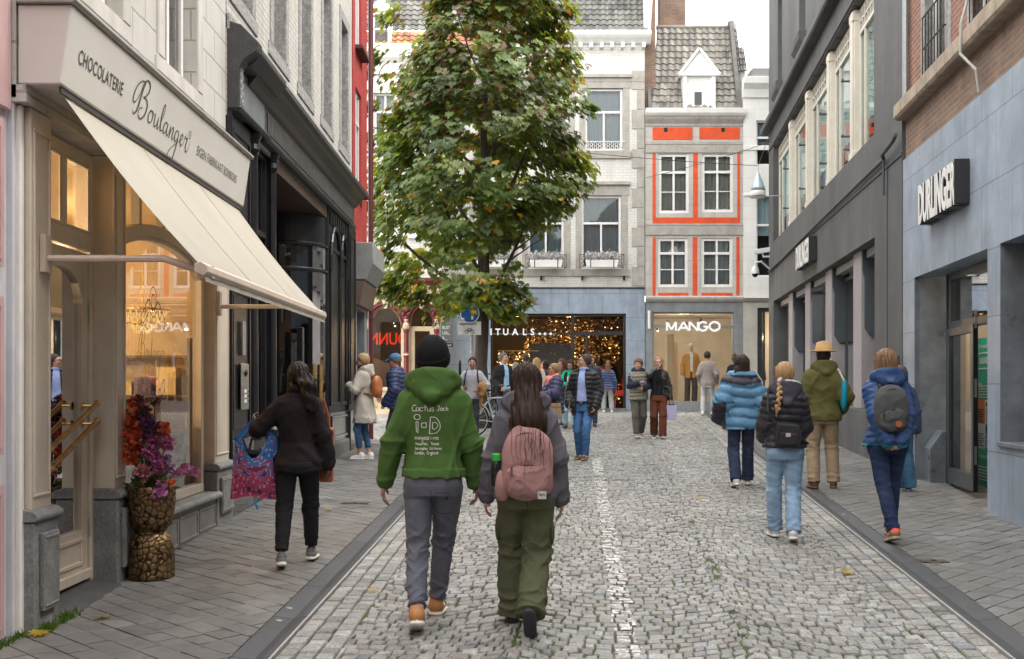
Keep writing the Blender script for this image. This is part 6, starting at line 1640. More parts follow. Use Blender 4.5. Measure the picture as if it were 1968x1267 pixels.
def bicycle(loc,rz,label,frame_col,seed=0,group='bicycles parked by the tree'):
 t=thing('bicycle',label,'bicycle',loc,rz,group)
 M_f=pm('cycle_paint_%d'%seed,frame_col,.35,.08,5,0,coat=.3);M_rub=pm('tyre_rubber',(.02,.02,.02),.8,.2,10,.1)
 for wx in(-.52,.55):
  mb=MB();mb.tube([(wx+.33*math.cos(a),0,.345+.33*math.sin(a))for a in np.linspace(0,2*PI,33)[:-1]],.018,8,closed=True);w_=mb.build('wheel',M_rub,t,smooth=True)
  mb=MB();mb.tube([(wx+.305*math.cos(a),0,.345+.305*math.sin(a))for a in np.linspace(0,2*PI,33)[:-1]],.010,6,closed=True);mb.tube([(wx,-.04,.345),(wx,.04,.345)],.022,8)
  for k in range(18):
   a=k*2*PI/18;mb.tube([(wx,(-.02 if k%2 else .02),.345),(wx+.3*math.cos(a),0,.345+.3*math.sin(a))],.0018,3,cap=False)
  mb.build('rim',M_steel,w_)
  mb=MB();mb.tube([(wx+.37*math.cos(a),0,.345+.37*math.sin(a))for a in np.linspace(.1 if wx>0 else .2,2.6,14)],.02,6);mb.build('mudguard',M_black if seed else M_f,t,smooth=True)
 mb=MB();bb,st,hd,ra,fa=(-.05,0,.30),(-.20,0,.80),(.36,0,.86),(-.52,0,.345),(.55,0,.345)
 for a,b,r_ in((bb,st,.017),(bb,(.40,0,.70),.019),(st,(.37,0,.82),.015),((.35,0,.92),(.42,0,.66),.02)):mb.tube([a,b],r_,8)
 for s in(-.05,.05):
  mb.tube([(bb[0],s*.6,bb[2]),(ra[0],s,ra[2])],.010,6);mb.tube([(st[0],s*.4,.74),(ra[0],s,ra[2])],.009,6);mb.tube([(.42,s*.6,.66),(.48,s,.5),(fa[0],s,fa[2])],.012,6)
 mb.build('frame',M_f,t)
 mb=MB();mb.tube([(-.20,0,.80),(-.235,0,.95)],.013,6);so_=mb.build('seat_post',M_steel,t)
 mb=MB();mb.prism([(-.38,.95),(-.36,1.0),(-.2,.985),(-.08,.985),(-.08,.96),(-.2,.945)],-.06,.06,'y');mb.build('saddle',M_black,t,bevel=.02,seg=2)
 mb=MB();mb.tube([(.35,0,.92),(.33,0,1.02),(.36,0,1.06)],.013,6);mb.tube([(.16,-.28,1.06),(.30,-.27,1.08),(.38,-.12,1.06),(.36,0,1.06),(.38,.12,1.06),(.30,.27,1.08),(.16,.28,1.06)],.012,6);mb.build('handlebar',M_steel,t)
 for s in(-.28,.28):
  mb=MB();mb.tube([(.1,s,1.055),(.22,s,1.065)],.018,8);mb.build('grip',M_black,t)
 mb=MB()
 for s in(-.07,.07):mb.tube([(-.2,s,.74),(-.85,s,.74)],.007,6);mb.tube([(-.52,s,.345),(-.66,s,.74)],.006,5)
 for k in range(4):mb.tube([(-.3-k*.17,-.07,.745),(-.3-k*.17,.07,.745)],.006,5)
 mb.build('luggage_rack',M_black,t)
 mb=MB();mb.tube([(-.05,.06,.30),(-.05,.075,.30)],.095,18);mb.tube([(-.05,.07,.30),(-.16,.09,.19)],.01,5);mb.tube([(-.05,-.07,.30),(.06,-.09,.41)],.01,5);mb.box(-.21,-.11,.08,.16,.175,.195);mb.box(.01,.11,-.16,-.08,.40,.42);mb.build('crank',M_black,t)
 mb=MB();mb.box(-.90,-.86,-.04,.04,.70,.76);mb.build('rear_light',pm('red_lens',(.5,.02,.02),.2,.05,3,0),t,bevel=.006)
 mb=MB();mb.tube([(.47,0,.85),(.53,0,.85)],.04,10);mb.build('headlight',M_steel,t)
 mb=MB();mb.tube([(-.38,.05,.3),(-.42,.13,.01)],.009,6);mb.build('kickstand',M_steel,t)
 return t
def gp(x,y):
 Y=3740/(y-684);return((x-984)/2200*Y,Y,zg(Y)+.002)
x,y,z=gp(958,838);bicycle((x-.05,y,z),Rd(30),'silver bicycle with its rear wheel towards the viewer beside the man in the grey shirt',(.45,.52,.58),0)
x,y,z=gp(985,828);bicycle((x+.15,y+.5,z),Rd(62),'dark bicycle with a red pannier strap partly behind the long haired woman',(.03,.03,.035),1)
x,y,z=gp(950,825);bicycle((x+.1,y+1.1,z),Rd(75),'black bicycle furthest back in the row beside the tree',(.02,.02,.022),1)
x,y,z=gp(972,828)
t=thing('cycle_bag','red pannier bag on the bicycle behind the long haired woman','bag',(x+.28,y+.28,z+.62),Rd(62))
mb=MB();mb.box(-.17,.17,-.08,.08,-.2,.14);mb.build('body',pm('red_nylon',(.45,.02,.03),.6,.1,6,.1),t,bevel=.03,seg=2);mb=MB();mb.box(-.16,.16,-.09,.085,.09,.16);mb.build('flap',pm('red_nylon',None),t,bevel=.02)
PX,PY=(289.5-984)/2200*8.72,8.72
t=thing('planter','tall bronze hourglass shaped planter with a cracked cell pattern by the shop window','planter',(PX,PY,zg(PY)+.012))
prof=[(.165,0),(.176,.01),(.179,.06),(.178,.14),(.172,.22),(.158,.29),(.126,.335),(.116,.352),(.126,.372),(.158,.42),(.174,.49),(.183,.57),(.186,.65),(.186,.69),(.178,.70),(.165,.695)]
def prof_at(s):
 s*=len(prof)-1;i=min(int(s),len(prof)-2);f=s-i
 P=[np.array(prof[max(0,min(len(prof)-1,i+k))])for k in(-1,0,1,2)]
 return .5*((2*P[1])+(-P[0]+P[2])*f+(2*P[0]-5*P[1]+4*P[2]-P[3])*f*f+(-P[0]+3*P[1]-3*P[2]+P[3])*f**3)
mb=MB();na,nz_=200,170;vs=[];cs=[]
for i in range(nz_+1):
 rr,zz=prof_at(i/nz_)
 for j in range(na):
  th=2*PI*j/na;p=Vector((rr*math.cos(th),rr*math.sin(th),zz))
  d,_=mnoise.voronoi(p*21)
  e=min(1,max(0,(d[1]-d[0])/.22));e=e*e*(3-2*e)
  cell=.003*math.sin(30*d[0])
  vs.append(tuple(p+Vector((math.cos(th),math.sin(th),0))*(.007*(e-1)+.0015*mnoise.noise(p*60))));cs.append(e)
fs=[(i*na+j,i*na+(j+1)%na,(i+1)*na+(j+1)%na,(i+1)*na+j)for i in range(nz_)for j in range(na)]
for f in fs:
 e=sum(cs[q]for q in f)/4
 mb.f.append(f);mb.c.append((.012+.22*e,.008+.145*e,.005+.072*e));mb.m.append(0)
mb.v=vs
M_bronze=pm('cast_bronze',None,.45,.35,7,.25,90,metal=.85,attr=True,fine=.25)
mb.build('body',M_bronze,t,smooth=True,recalc=False)
mb=MB();mb.tube([(0,0,.66),(0,0,.675)],.168,20);mb.build('soil',M_earth,t)
t=thing('flower_arrangement','tall arrangement of orange, purple and pink flowers standing in the bronze planter','flowers',(PX,PY,zg(PY)+.69))
rg=random.Random(12)
M_pet=pm('petals',None,.6,.15,30,.1,60,attr=True,sheen=.2)
def fpos(x,y,d=0):
 return Vector(((x-984)/2200*(PY+d)-PX,d,1.7+(745-y)*(PY+d)/2200-(zg(PY)+.69)))
def bloom(c,r_,cols,kind='ball',name='blossom',n=70):
 mb=MB();c=Vector(c)
 for k in range(n):
  u=rg.uniform(-1,1);a=rg.uniform(0,2*PI);s=math.sqrt(1-u*u);d=Vector((s*math.cos(a),s*math.sin(a),u))
  if kind=='spike':d=Vector((d.x*.45,d.y*.45,d.z))
  t1=d.orthogonal().normalized();t1=Matrix.Rotation(rg.uniform(0,6.28),3,d)@t1;t2=d.cross(t1)
  ln=r_*rg.uniform(.3,.5)*(1.5 if kind=='lily' else 1);wd=ln*rg.uniform(.35,.6)
  p=c+d*r_*rg.uniform(.45,.75)
  q=[p-t1*wd*.4,p+(d*.7+t2*.2)*ln*.6-t1*wd,p+(d+t2*.5)*ln,p+(d*.7+t2*.2)*ln*.6+t1*wd,p+t1*wd*.4]
  cc=rg.choice(cols);v=rg.uniform(.7,1.25);mb.poly([tuple(x)for x in q],tuple(x*v for x in cc))
 mb.sphere(tuple(c),r_*.5,8,col=tuple(x*.4 for x in cols[0]))
 return mb.build(name,M_pet,t,recalc=False)
OR=[(.62,.09,.01),(.7,.16,.02),(.5,.03,.01)];PU=[(.11,.02,.12),(.18,.05,.2),(.06,.01,.05)];PK=[(.42,.08,.24),(.5,.14,.32),(.3,.05,.18)];CO=[(.62,.2,.26),(.7,.32,.36),(.5,.1,.16)];DP=[(.05,.008,.03),(.10,.012,.05)]
stems=[]
for x,y,d,r_,c,kd in((262,775,.02,.045,OR,'lily'),(268,768,.0,.035,DP,'ball'),(276,792,.02,.05,DP,'ball'),(252,800,.03,.05,OR,'lily'),(250,822,0,.055,OR,'lily'),(262,840,.0,.06,OR,'lily'),(256,862,-.02,.055,OR,'lily'),(254,878,-.02,.045,OR,'lily'),(284,812,-.02,.055,PU,'ball'),(289,826,-.03,.06,PU,'ball'),(302,825,-.03,.05,PU,'ball'),(312,826,-.02,.045,OR,'lily'),(297,848,-.05,.05,PK,'ball'),(322,852,-.05,.052,PK,'ball'),(290,870,-.07,.055,PK,'ball'),(305,880,-.06,.04,PK,'ball'),(307,897,-.09,.052,PK,'ball'),(274,908,-.10,.058,CO,'ball'),(322,882,-.03,.03,[(.2,.12,.3)],'ball'),(328,900,-.06,.035,[(.25,.1,.25)],'ball'),(280,806,.04,.04,OR,'lily'),(298,772,.05,.03,DP,'ball'),(308,936,-.14,.035,PK,'lily'),(330,928,-.13,.028,OR,'ball'),(246,845,.03,.045,OR,'lily')):
 c0=fpos(x,y,d);bloom(c0,r_*1.25,c,kd,n=110 if r_>.04 else 60);stems.append(c0)
mb=MB()
for k in range(34):
 f=k/33;c0=fpos(335+f*46,910-8*math.sin(f*3)+rg.uniform(-9,9),-.05-.05*f);s=rg.uniform(.018,.032);a=rg.uniform(0,6.28)
 u_,w_=Vector((math.cos(a),rg.uniform(-.5,.5),math.sin(a))).normalized()*s,Vector((-math.sin(a),rg.uniform(-.3,.3),math.cos(a))).normalized()*s*.7
 mb.poly([tuple(q)for q in(c0-u_,c0-u_*.3+w_,c0+u_,c0-u_*.3-w_)],rg.choice(((.42,.12,.24),(.5,.2,.32),(.34,.08,.2))))
for k in range(16):
 c0=fpos(305+rg.uniform(-10,14),942+rg.uniform(-14,16),-.19);s=rg.uniform(.018,.03);a=rg.uniform(0,6.28)
 u_,w_=Vector((math.cos(a),-.3,math.sin(a)))*s,Vector((-math.sin(a),-.3,math.cos(a)))*s*.7
 mb.poly([tuple(q)for q in(c0-u_,c0+w_,c0+u_,c0-w_)],rg.choice(((.36,.1,.28),(.45,.15,.35))))
mb.build('orchid_spray',M_pet,t,recalc=False)
mb=MB()
for c0 in stems:mb.tube([(c0.x*.15,c0.y*.15,-.03),tuple(c0*.6+Vector((0,0,.02))),tuple(c0)],.005,5)
mb.tube([(.04,-.04,0),tuple(fpos(335,912,-.05)),tuple(fpos(380,908,-.1))],.005,5)
mb.build('stems',pm('green_stem',(.05,.07,.025),.6,.2,9,0),t)
mb=MB()
for k in range(46):
 a=rg.uniform(0,6.28);r_=rg.uniform(.05,.17);z=rg.uniform(-.01,.10)if k<34 else rg.uniform(.1,.3);l=rg.uniform(.05,.10);p=Vector((r_*math.cos(a),r_*math.sin(a),z));d=Vector((math.cos(a),math.sin(a),rg.uniform(-.3,.9))).normalized()*l;e=d.orthogonal().normalized()*l*.3
 mb.poly([tuple(q)for q in(p-d*.3,p+d*.2+e,p+d,p+d*.2-e)],rg.choice(((.02,.05,.02),(.03,.07,.025),(.04,.06,.03))))
mb.build('leaves',M_leaf,t,recalc=False)
for x,y,w_,lab in((683,969,.16,'square metal inspection cover in the left pavement'),(1795,1082,.11,'oval iron cover in the right pavement'),(330,1056,.1,'dark gas cover beside the planter')):
 X,Y,Z=gp(x,y);t=thing('inspection_cover',lab,'cover',(X,Y,Z+.011))
 mb=MB();mb.box(-w_,w_,-w_*.6,w_*.6,0,.006);mb.build('lid',pm('rusty_iron',(.06,.045,.035),.7,.4,14,.4,60),t,bevel=.003);mb=MB();mb.tube([(-.02,0,.007),(.02,0,.007)],.006,6);mb.build('keyhole',M_black,t)
X,Y,Z=gp(1180,924);t=thing('gauge_bolts','row of small iron studs across the worn white line','studs',(X,Y,Z+.004))
mb=MB();mb.box(-.28,.28,-.012,.012,0,.006);mb.build('bar',pm('rusty_iron',None),t)
f32=np.float32
def V(*a):return np.array(a,f32)
def nrm(v):
 v=np.asarray(v,float);return v/(np.linalg.norm(v)+1e-9)
def cap(P,a,b,ra,rb=None,sq=None):
 a=np.asarray(a,f32);b=np.asarray(b,f32);rb=ra if rb is None else rb
 if sq is not None:
  ax=np.asarray(nrm(sq[0]),f32);k=sq[1]-1
  def st(Q):return Q+np.outer((Q-a)@ax,ax)*k
  P=st(P);b=st(b[None])[0]
 d=b-a;L2=float(d@d)+1e-9
 t=np.clip(((P-a)@d)/L2,0,1)
 q=P-a-t[:,None]*d
 return np.sqrt((q*q).sum(1))-(ra+(rb-ra)*t)
def ell(P,c,r):
 q=(P-np.asarray(c,f32))/np.asarray(r,f32);l=np.sqrt((q*q).sum(1))
 return(l-1)*min(r)*.5+(l-1)*.5*float(np.mean(r))
def smin(a,b,k):
 h=np.clip(.5+.5*(b-a)/k,0,1);return b*(1-h)+a*h-k*h*(1-h)
def loft(P,tab,lean=0.,zp=.95):
 zs,rx,ry,cy=[np.array(c,f32)for c in zip(*tab)]
 z=P[:,2];X=np.interp(z,zs,rx);Y=np.interp(z,zs,ry);C=np.interp(z,zs,cy)
 yy=P[:,1]-C-lean*(z-zp)
 e=2.3
 l=(np.abs(P[:,0]/X)**e+np.abs(yy/Y)**e)**(1/e)
 return(l-1)*np.minimum(X,Y)*.85
def crease(P,amp,f,seed,zs=1.0,xs=.45):
 r=np.random.default_rng(seed);o=np.zeros(len(P),f32);f=f*.9
 for i in range(4):
  a=r.normal(size=3)*(xs,xs,zs);a/=np.linalg.norm(a);b=r.normal(size=3);c=r.normal(size=3)
  ph=r.uniform(0,6.28,3)
  m=.5+.5*np.sin(.45*f*(P@c)+ph[2])
  o=o+m*(1-np.abs(np.sin(f*(P@a)+1.1*np.sin(.5*f*(P@b)+ph[0])+ph[1])))**2.2/(1+.35*i)
  f*=1.35
 return(amp*(.45-o)).astype(f32)
def mesh_sdf(fn,lo,hi,h):
 lo=np.array(lo,float);hi=np.array(hi,float);B=6
 nb=np.ceil((hi-lo)/(h*B)).astype(int)
 c=[lo[i]+(np.arange(nb[i])+.5)*h*B for i in range(3)]
 G=np.stack(np.meshgrid(*c,indexing='ij'),-1).reshape(-1,3).astype(f32)
 act=(np.abs(fn(G))<h*B*1.25+.012).reshape(nb)
 if not act.any():return np.zeros((0,3)),np.zeros((0,4),int)
 ii=np.argwhere(act);b0=ii.min(0);b1=ii.max(0)+1
 act=act[b0[0]:b1[0],b0[1]:b1[1],b0[2]:b1[2]];lo=lo+b0*h*B
 N_=(b1-b0)*B+1
 D=np.full(N_,1.,f32)
 m=np.zeros(N_,bool)
 r=act.repeat(B,0).repeat(B,1).repeat(B,2)
 for dx in(0,1):
  for dy in(0,1):
   for dz in(0,1):
    m[dx:dx+r.shape[0],dy:dy+r.shape[1],dz:dz+r.shape[2]]|=r
 idx=np.argwhere(m)
 D[m]=fn((lo+idx*h).astype(f32))
 cell=r
 s=D<0
 cr=[s[dx:dx+r.shape[0],dy:dy+r.shape[1],dz:dz+r.shape[2]]for dx in(0,1)for dy in(0,1)for dz in(0,1)]
 n_in=sum(q.astype(np.int8)for q in cr)
 surf=(n_in>0)&(n_in<8)&cell
 cells=np.argwhere(surf)
 if len(cells)==0:return np.zeros((0,3)),np.zeros((0,4),int)
 vid=np.full(r.shape,-1,np.int64);vid[surf]=np.arange(len(cells))
 acc=np.zeros((len(cells),3));cnt=np.zeros(len(cells))
 co=[(dx,dy,dz)for dx in(0,1)for dy in(0,1)for dz in(0,1)]
 cv={k:D[cells[:,0]+k[0],cells[:,1]+k[1],cells[:,2]+k[2]]for k in co}
 for a in co:
  for ax in range(3):
   if a[ax]:continue
   b=list(a);b[ax]=1;b=tuple(b)
   da,db=cv[a],cv[b];x=(da<0)!=(db<0)
   t=np.where(x,da/np.where(x,da-db,1),0)
   p=np.array(a,float)[None].repeat(len(cells),0);p[:,ax]+=t
   acc[x]+=p[x];cnt[x]+=1
 verts=lo+(cells+acc/cnt[:,None])*h
 quads=[]
 for ax in range(3):
  u,v=(ax+1)%3,(ax+2)%3
  sl0=[slice(None)]*3;sl1=[slice(None)]*3;sl0[ax]=slice(0,-1);sl1[ax]=slice(1,None)
  s0,s1=s[tuple(sl0)],s[tuple(sl1)]
  e=np.argwhere(s0!=s1)
  ok=(e[:,u]>0)&(e[:,v]>0)&(e[:,u]<r.shape[u])&(e[:,v]<r.shape[v]);e=e[ok]
  fl=s0[e[:,0],e[:,1],e[:,2]]
  def at(du,dv):
   q=e.copy();q[:,u]-=du;q[:,v]-=dv;return vid[q[:,0],q[:,1],q[:,2]]
  Q=np.stack([at(1,1),at(0,1),at(0,0),at(1,0)],1)
  Q[~fl]=Q[~fl][:,::-1]
  quads.append(Q[(Q>=0).all(1)])
 return verts,np.concatenate(quads)
def sdf_part(name,fn,h,colf,mat,parent,k=1.,lo=(-.62,-.6,-.02),hi=(.62,.62,1.98),smooth=0):
 v,q=mesh_sdf(fn,lo,hi,h)
 if len(v)==0:return None
 c=colf(v.astype(f32))if callable(colf)else np.tile(np.array(colf,float),(len(v),1))
 me=bpy.data.meshes.new(name)
 me.from_pydata((v*k).tolist(),[],q.tolist())
 if mat not in(M_skin,M_hair):c=np.minimum(c*1.45,.8)
 at=me.attributes.new('Col','FLOAT_COLOR','POINT')
 at.data.foreach_set('color',np.concatenate([c,np.ones((len(c),1))],1).astype(f32).ravel())
 me.polygons.foreach_set('use_smooth',[True]*len(me.polygons));me.materials.append(mat);me.update()
 return link(name,me,parent)
M_skin=pm('skin',None,.5,.08,30,.06,160,attr=True)
_b=[n for n in M_skin.node_tree.nodes if n.type=='BSDF_PRINCIPLED'][0];_b.inputs['Subsurface Weight'].default_value=.12;_b.inputs['Subsurface Radius'].default_value=(.02,.008,.004)
M_cloth=pm('woven_cloth',None,.9,.12,12,.35,260,attr=True,spec=.15,fine=.12,bdist=.004)
M_knit=pm('knit_fleece',None,.95,.10,9,.5,330,attr=True,spec=.12,fine=.14,bdist=.004)
M_denim=pm('denim',None,.85,.22,9,.4,300,attr=True,stretch=(1,1,.35),fine=.18,bdist=.004,spec=.15)
M_nylon=pm('quilted_nylon',None,.48,.12,14,.45,55,attr=True,bdist=.010,spec=.35)
M_leather=pm('leather',None,.33,.15,10,.3,120,attr=True,bdist=.004)
M_hair=pm('hair',None,.55,.3,55,.6,130,attr=True,stretch=(1,1,.07),bdist=.005,spec=.25)
M_shoe=pm('shoe',None,.6,.12,25,.2,120,attr=True)
M_spec=pm('spectacle_frame',(.02,.02,.02),.3,.1,5,0)
def ik(a,t,l1,l2,pole):
 a=np.array(a,float);t=np.array(t,float);d=t-a;L_=np.linalg.norm(d);u=d/L_;L_=min(L_,l1+l2-.004)
 c=(l1*l1+L_*L_-l2*l2)/(2*L_);hh=math.sqrt(max(0,l1*l1-c*c))
 p=np.array(pole,float);p=p-u*(p@u);p=nrm(p)
 return a+u*c+p*hh,a+u*L_
def rotz(v,a):c,s=math.cos(a),math.sin(a);return np.array([v[0]*c-v[1]*s,v[0]*s+v[1]*c,v[2]])
MALE=[(.74,.150,.115,.0),(.86,.172,.125,-.01),(.96,.165,.118,-.005),(1.06,.150,.108,.0),(1.16,.155,.110,.0),(1.27,.172,.120,.0),(1.36,.180,.118,-.005),(1.42,.165,.100,-.01),(1.47,.105,.078,-.015),(1.52,.06,.06,-.01)]
FEM=[(.74,.150,.115,.0),(.86,.178,.128,-.012),(.95,.165,.118,-.005),(1.06,.132,.098,.0),(1.16,.138,.102,.0),(1.27,.152,.120,.01),(1.35,.160,.108,.0),(1.41,.146,.090,-.008),(1.46,.09,.07,-.012),(1.52,.055,.055,-.008)]
SK=dict(pale=(.56,.335,.255),fair=(.52,.30,.215),tan=(.40,.215,.14),brown=(.17,.082,.05),ruddy=(.54,.27,.20))
class Fig:
 def __init__(s,label,x,y,H,yaw=0.,fem=False,skin='fair',hands=(None,None),poles=(None,None),feet=((-.09,.0,0,0),(.09,.0,0,0)),head=(0,0),lean=.0,h=None,curl=(.5,.5),group=None,seed=1,drop=.0,brows=(.06,.04,.025),stubble=0.,toe=7,palm=(None,None),handdir=(None,None)):
  s.root=thing('person',label,'person',(x,y,zg(y)+(.012 if(x<KL(min(y,22))or x>KR(y))and y<34.9 else .004)),yaw,group)
  s.k=H/1.75;s.fem=fem;s.lean=lean;s.seed=seed
  s.h=h or max(.0068,min(.016,.00086*y));s.yaw=yaw
  s.sk=np.array(SK[skin]if isinstance(skin,str)else skin);s.brows=brows;s.stub=stubble
  s.tab=FEM if fem else MALE
  sh=.158 if fem else .180
  ly=lambda z:lean*(z-.95)
  s.S=[np.array((-sh,ly(1.41)-.01,1.405)),np.array((sh,ly(1.41)-.01,1.405))]
  s.W,s.E=[],[]
  s.hd=[]
  for i,sg in enumerate((-1,1)):
   t=hands[i]if hands[i]is not None else(sg*(sh+.075),ly(.9)+.03,.86)
   p=poles[i]if poles[i]is not None else(sg*.35,-1,-.2)
   e,w_=ik(s.S[i],t,.285,.262,p);s.E.append(e);s.W.append(w_);s.hd.append(nrm(handdir[i])if handdir[i]is not None else nrm(w_-e))
  s.hip=[np.array((-.088,0,.90-drop)),np.array((.088,0,.90-drop))]
  s.K,s.A,s.ft=[],[],[]
  for i,sg in enumerate((-1,1)):
   fx,fy,pitch,lift=feet[i];p=Rd(pitch)
   az=.085*math.cos(p)+(.125*math.sin(p)if p>0 else -.055*math.sin(p))+lift
   kn,an=ik(s.hip[i],(fx,fy,az),.415,.415,(sg*.12,1,0));s.K.append(kn);s.A.append(an);s.ft.append((p,-sg*Rd(toe)))
  s.hyaw,s.hpit=Rd(head[0]),Rd(head[1])
  s.neck=np.array((0,ly(1.52)+.0,1.52));s.curl=curl;s.palm=palm
 def HL(s,P):
  q=P-s.neck.astype(f32);c,n=math.cos(-s.hyaw),math.sin(-s.hyaw)
  x,y,z=q[:,0]*c-q[:,1]*n,q[:,0]*n+q[:,1]*c,q[:,2]
  c,n=math.cos(-s.hpit),math.sin(-s.hpit)
  return np.stack([x,y*c-z*n,y*n+z*c+1.52],1)
 def HLinv(s,p):
  x,y,z=p[0],p[1],p[2]-1.52
  c,n=math.cos(s.hpit),math.sin(s.hpit);y,z=y*c-z*n,y*n+z*c
  c,n=math.cos(s.hyaw),math.sin(s.hyaw)
  return np.array((x*c-y*n,x*n+y*c,z))+s.neck
 def head_sdf(s,P):
  q=s.HL(P);f=.95 if s.fem else 1.
  d=ell(q,(0,-.012,1.648),(.076*f,.097,.100))
  d=smin(d,ell(q,(0,.030,1.588),(.058*f,.066,.084)),.03)
  d=smin(d,ell(q,(0,.060,1.535),(.030*f,.032,.026)),.03)
  d=smin(d,ell(q,(0,.082,1.660),(.05,.02,.016)),.02)
  d=smin(d,cap(q,(0,.098,1.640),(0,.116,1.606),.007,.012),.012)
  d=smin(d,cap(q,(-.011,.100,1.600),(.011,.100,1.600),.008),.008)
  d=smin(d,cap(q,(-.016,.086,1.567),(.016,.086,1.567),.0095),.010)
  for sg in(-1,1):
   d=np.maximum(d,-ell(q,(sg*.031,.108,1.636),(.016,.018,.011)))
   d=smin(d,ell(q,(sg*.031,.078,1.635),(.014,.014,.011)),.004)
   d=smin(d,ell(q,(sg*.046*f,.062,1.600),(.02,.02,.02)),.03)
   d=smin(d,cap(q,(sg*.076*f,-.012,1.642),(sg*.073*f,-.002,1.592),.016,.009,((1,0,0),2.2)),.008)
  return d
 def hand_sdf(s,P,i):
  w=s.W[i];d=s.hd[i];sg=-1 if i==0 else 1
  pn=np.array(s.palm[i]if s.palm[i]is not None else(-sg,.0,0.));pn=nrm(pn-d*(pn@d));side=np.cross(d,pn)*-sg
  if s.palm[i]is None and side[1]<0:side=-side
  o=cap(P,w,w+d*.035,.026,.028,(pn,1.6))
  cu=s.curl[i]
  for j,(off,ln,rad)in enumerate(((.029,.074,.0088),(.0095,.083,.0090),(-.010,.077,.0086),(-.029,.060,.0078))):
   b=w+d*(.088-abs(off-.008)*.25)+side*off
   o=smin(o,cap(P,w+d*.02+side*off*.7,b,.0135,.0125),.012)
   dirv=d;p0=b;fd=None
   for sgm,(fr_,bend)in enumerate(((.45,.42),(.31,.75),(.24,.6))):
    a=cu*bend*(1+.18*j)+(.06 if sgm==0 else 0)
    dirv=nrm(dirv*math.cos(a)+np.cross(np.cross(dirv,pn),dirv)*math.sin(a));p1=p0+dirv*ln*fr_*1.05
    c=cap(P,p0,p1,rad*(1-.08*sgm),rad*(.93-.08*sgm));fd=c if fd is None else smin(fd,c,.004);p0=p1
   o=smin(o,fd,.004)
  tb=w+d*.03+side*.026;td=nrm(d*.75+side*.62+pn*.25)
  tm=tb+td*.042;te=tm+nrm(d*.95+side*.15+pn*(.25+cu*.5))*.034
  o=smin(o,smin(cap(P,tb,tm,.0135,.0105),cap(P,tm,te,.0102,.0085),.005),.010)
  return o
 def body(s,h=None,legs=True):
  h=h or s.h*.82
  t2=[(z,max(.03,a-.028),max(.03,b-.028),c)for z,a,b,c in s.tab]
  def fn(P):
   d=np.maximum(loft(P,t2,s.lean),np.maximum(.88-P[:,2],P[:,2]-1.50))
   ny=s.lean*.52
   d=smin(d,cap(P,(0,ny-.015,1.44),s.neck+(0,.004,.03),.054 if not s.fem else .046,.050 if not s.fem else .042),.03)
   for i in(0,1):
    d=smin(d,cap(P,s.S[i]*.97,s.E[i],.036,.030),.02);d=smin(d,cap(P,s.E[i],s.W[i],.031,.0215),.015)
    if legs:
     d=smin(d,cap(P,s.hip[i],s.K[i],.055,.042),.02);d=smin(d,cap(P,s.K[i],s.A[i],.042,.031),.02);d=smin(d,cap(P,s.A[i],s.A[i]+(0,.03,-.03),.03),.02)
    near=np.abs(P-(s.W[i]+s.hd[i]*.08).astype(f32)).max(1)<.16
    if near.any():
     hd=np.full(len(P),1.,f32);hd[near]=s.hand_sdf(P[near],i);d=smin(d,hd,.008)
   return smin(d,s.head_sdf(P),.015)
  def colf(P):
   c=np.tile(s.sk,(len(P),1));q=s.HL(P);hd=(P[:,2]>1.50)&(np.abs(P[:,0])<.15)
   x,y,z=q[:,0],q[:,1],q[:,2];ax=np.abs(x);fr=hd&(y>.05)
   def mixc(m,w,col):
    w=np.clip(w,0,1)*m;c[:]=c*(1-w[:,None])+np.array(col)*w[:,None]
   blush=np.exp(-((ax-.042)/.02)**2-((z-1.598)/.02)**2);mixc(fr,blush*.35,s.sk*(1.05,.72,.68))
   mixc(fr,np.exp(-(x/.018)**2-((z-1.602)/.015)**2)*.3,s.sk*(1.02,.75,.7))
   if s.stub:mixc(fr&(z<1.60),s.stub*np.clip((1.60-z)/.03,0,1),(.10,.075,.06))
   mixc(fr,1.5-np.sqrt((x/.024)**2+((z-1.567)/.0085)**2),(.36,.13,.11)if s.fem else s.sk*(.78,.58,.55))
   mixc(fr,1.4-np.sqrt(((ax-.032)/.021)**2+((z-1.664+(ax-.03)*.12)/.006)**2),s.brows)
   mixc(fr,1.5-np.sqrt(((ax-.031)/.0155)**2+((z-1.637)/.0085)**2),s.sk*.45)
   mixc(fr,1.8-np.sqrt(((ax-.031)/.0115)**2+((z-1.636)/.0045)**2)*1.3,(.62,.58,.55))
   mixc(fr,1.9-np.sqrt(((ax-.031)/.0052)**2+((z-1.636)/.0056)**2)*1.3,(.035,.025,.02))
   hnd=~hd&(P[:,2]<1.45)
   mixc(hnd,np.full(len(P),.25),s.sk*(1.05,.85,.82))
   return c
  s.bodyo=sdf_part('body',fn,h,colf,M_skin,s.root,s.k)
 def top(s,name='jacket',col=(.1,.1,.1),mat=None,t=.012,hem=.80,ztop=1.49,sleeve=1.0,sr=(.062,.052,.042),wid=1.0,quilt=None,wrk=.006,opn=None,hemr=None,cuff=None,shell=False,extra=None,flare=0.,wf=16,arms=True,tab=None,belly=0.,cut=None,fold=.008):
  if quilt:fold=0
  tb=[(z,a*wid+t,b*wid+t+belly*math.exp(-((z-1.05)/.18)**2),c)for z,a,b,c in(tab or s.tab)if z>.8]
  zb,ab,bb,cb=tb[0]
  tb=[(hem-.05,ab*1.0+flare,bb+flare*.8,cb),(min(zb,hem+.01)if hem<zb else zb-.0,ab+flare*.6,bb+flare*.5,cb)]+tb[1:]if hem<.84 else tb
  tb=sorted(tb)
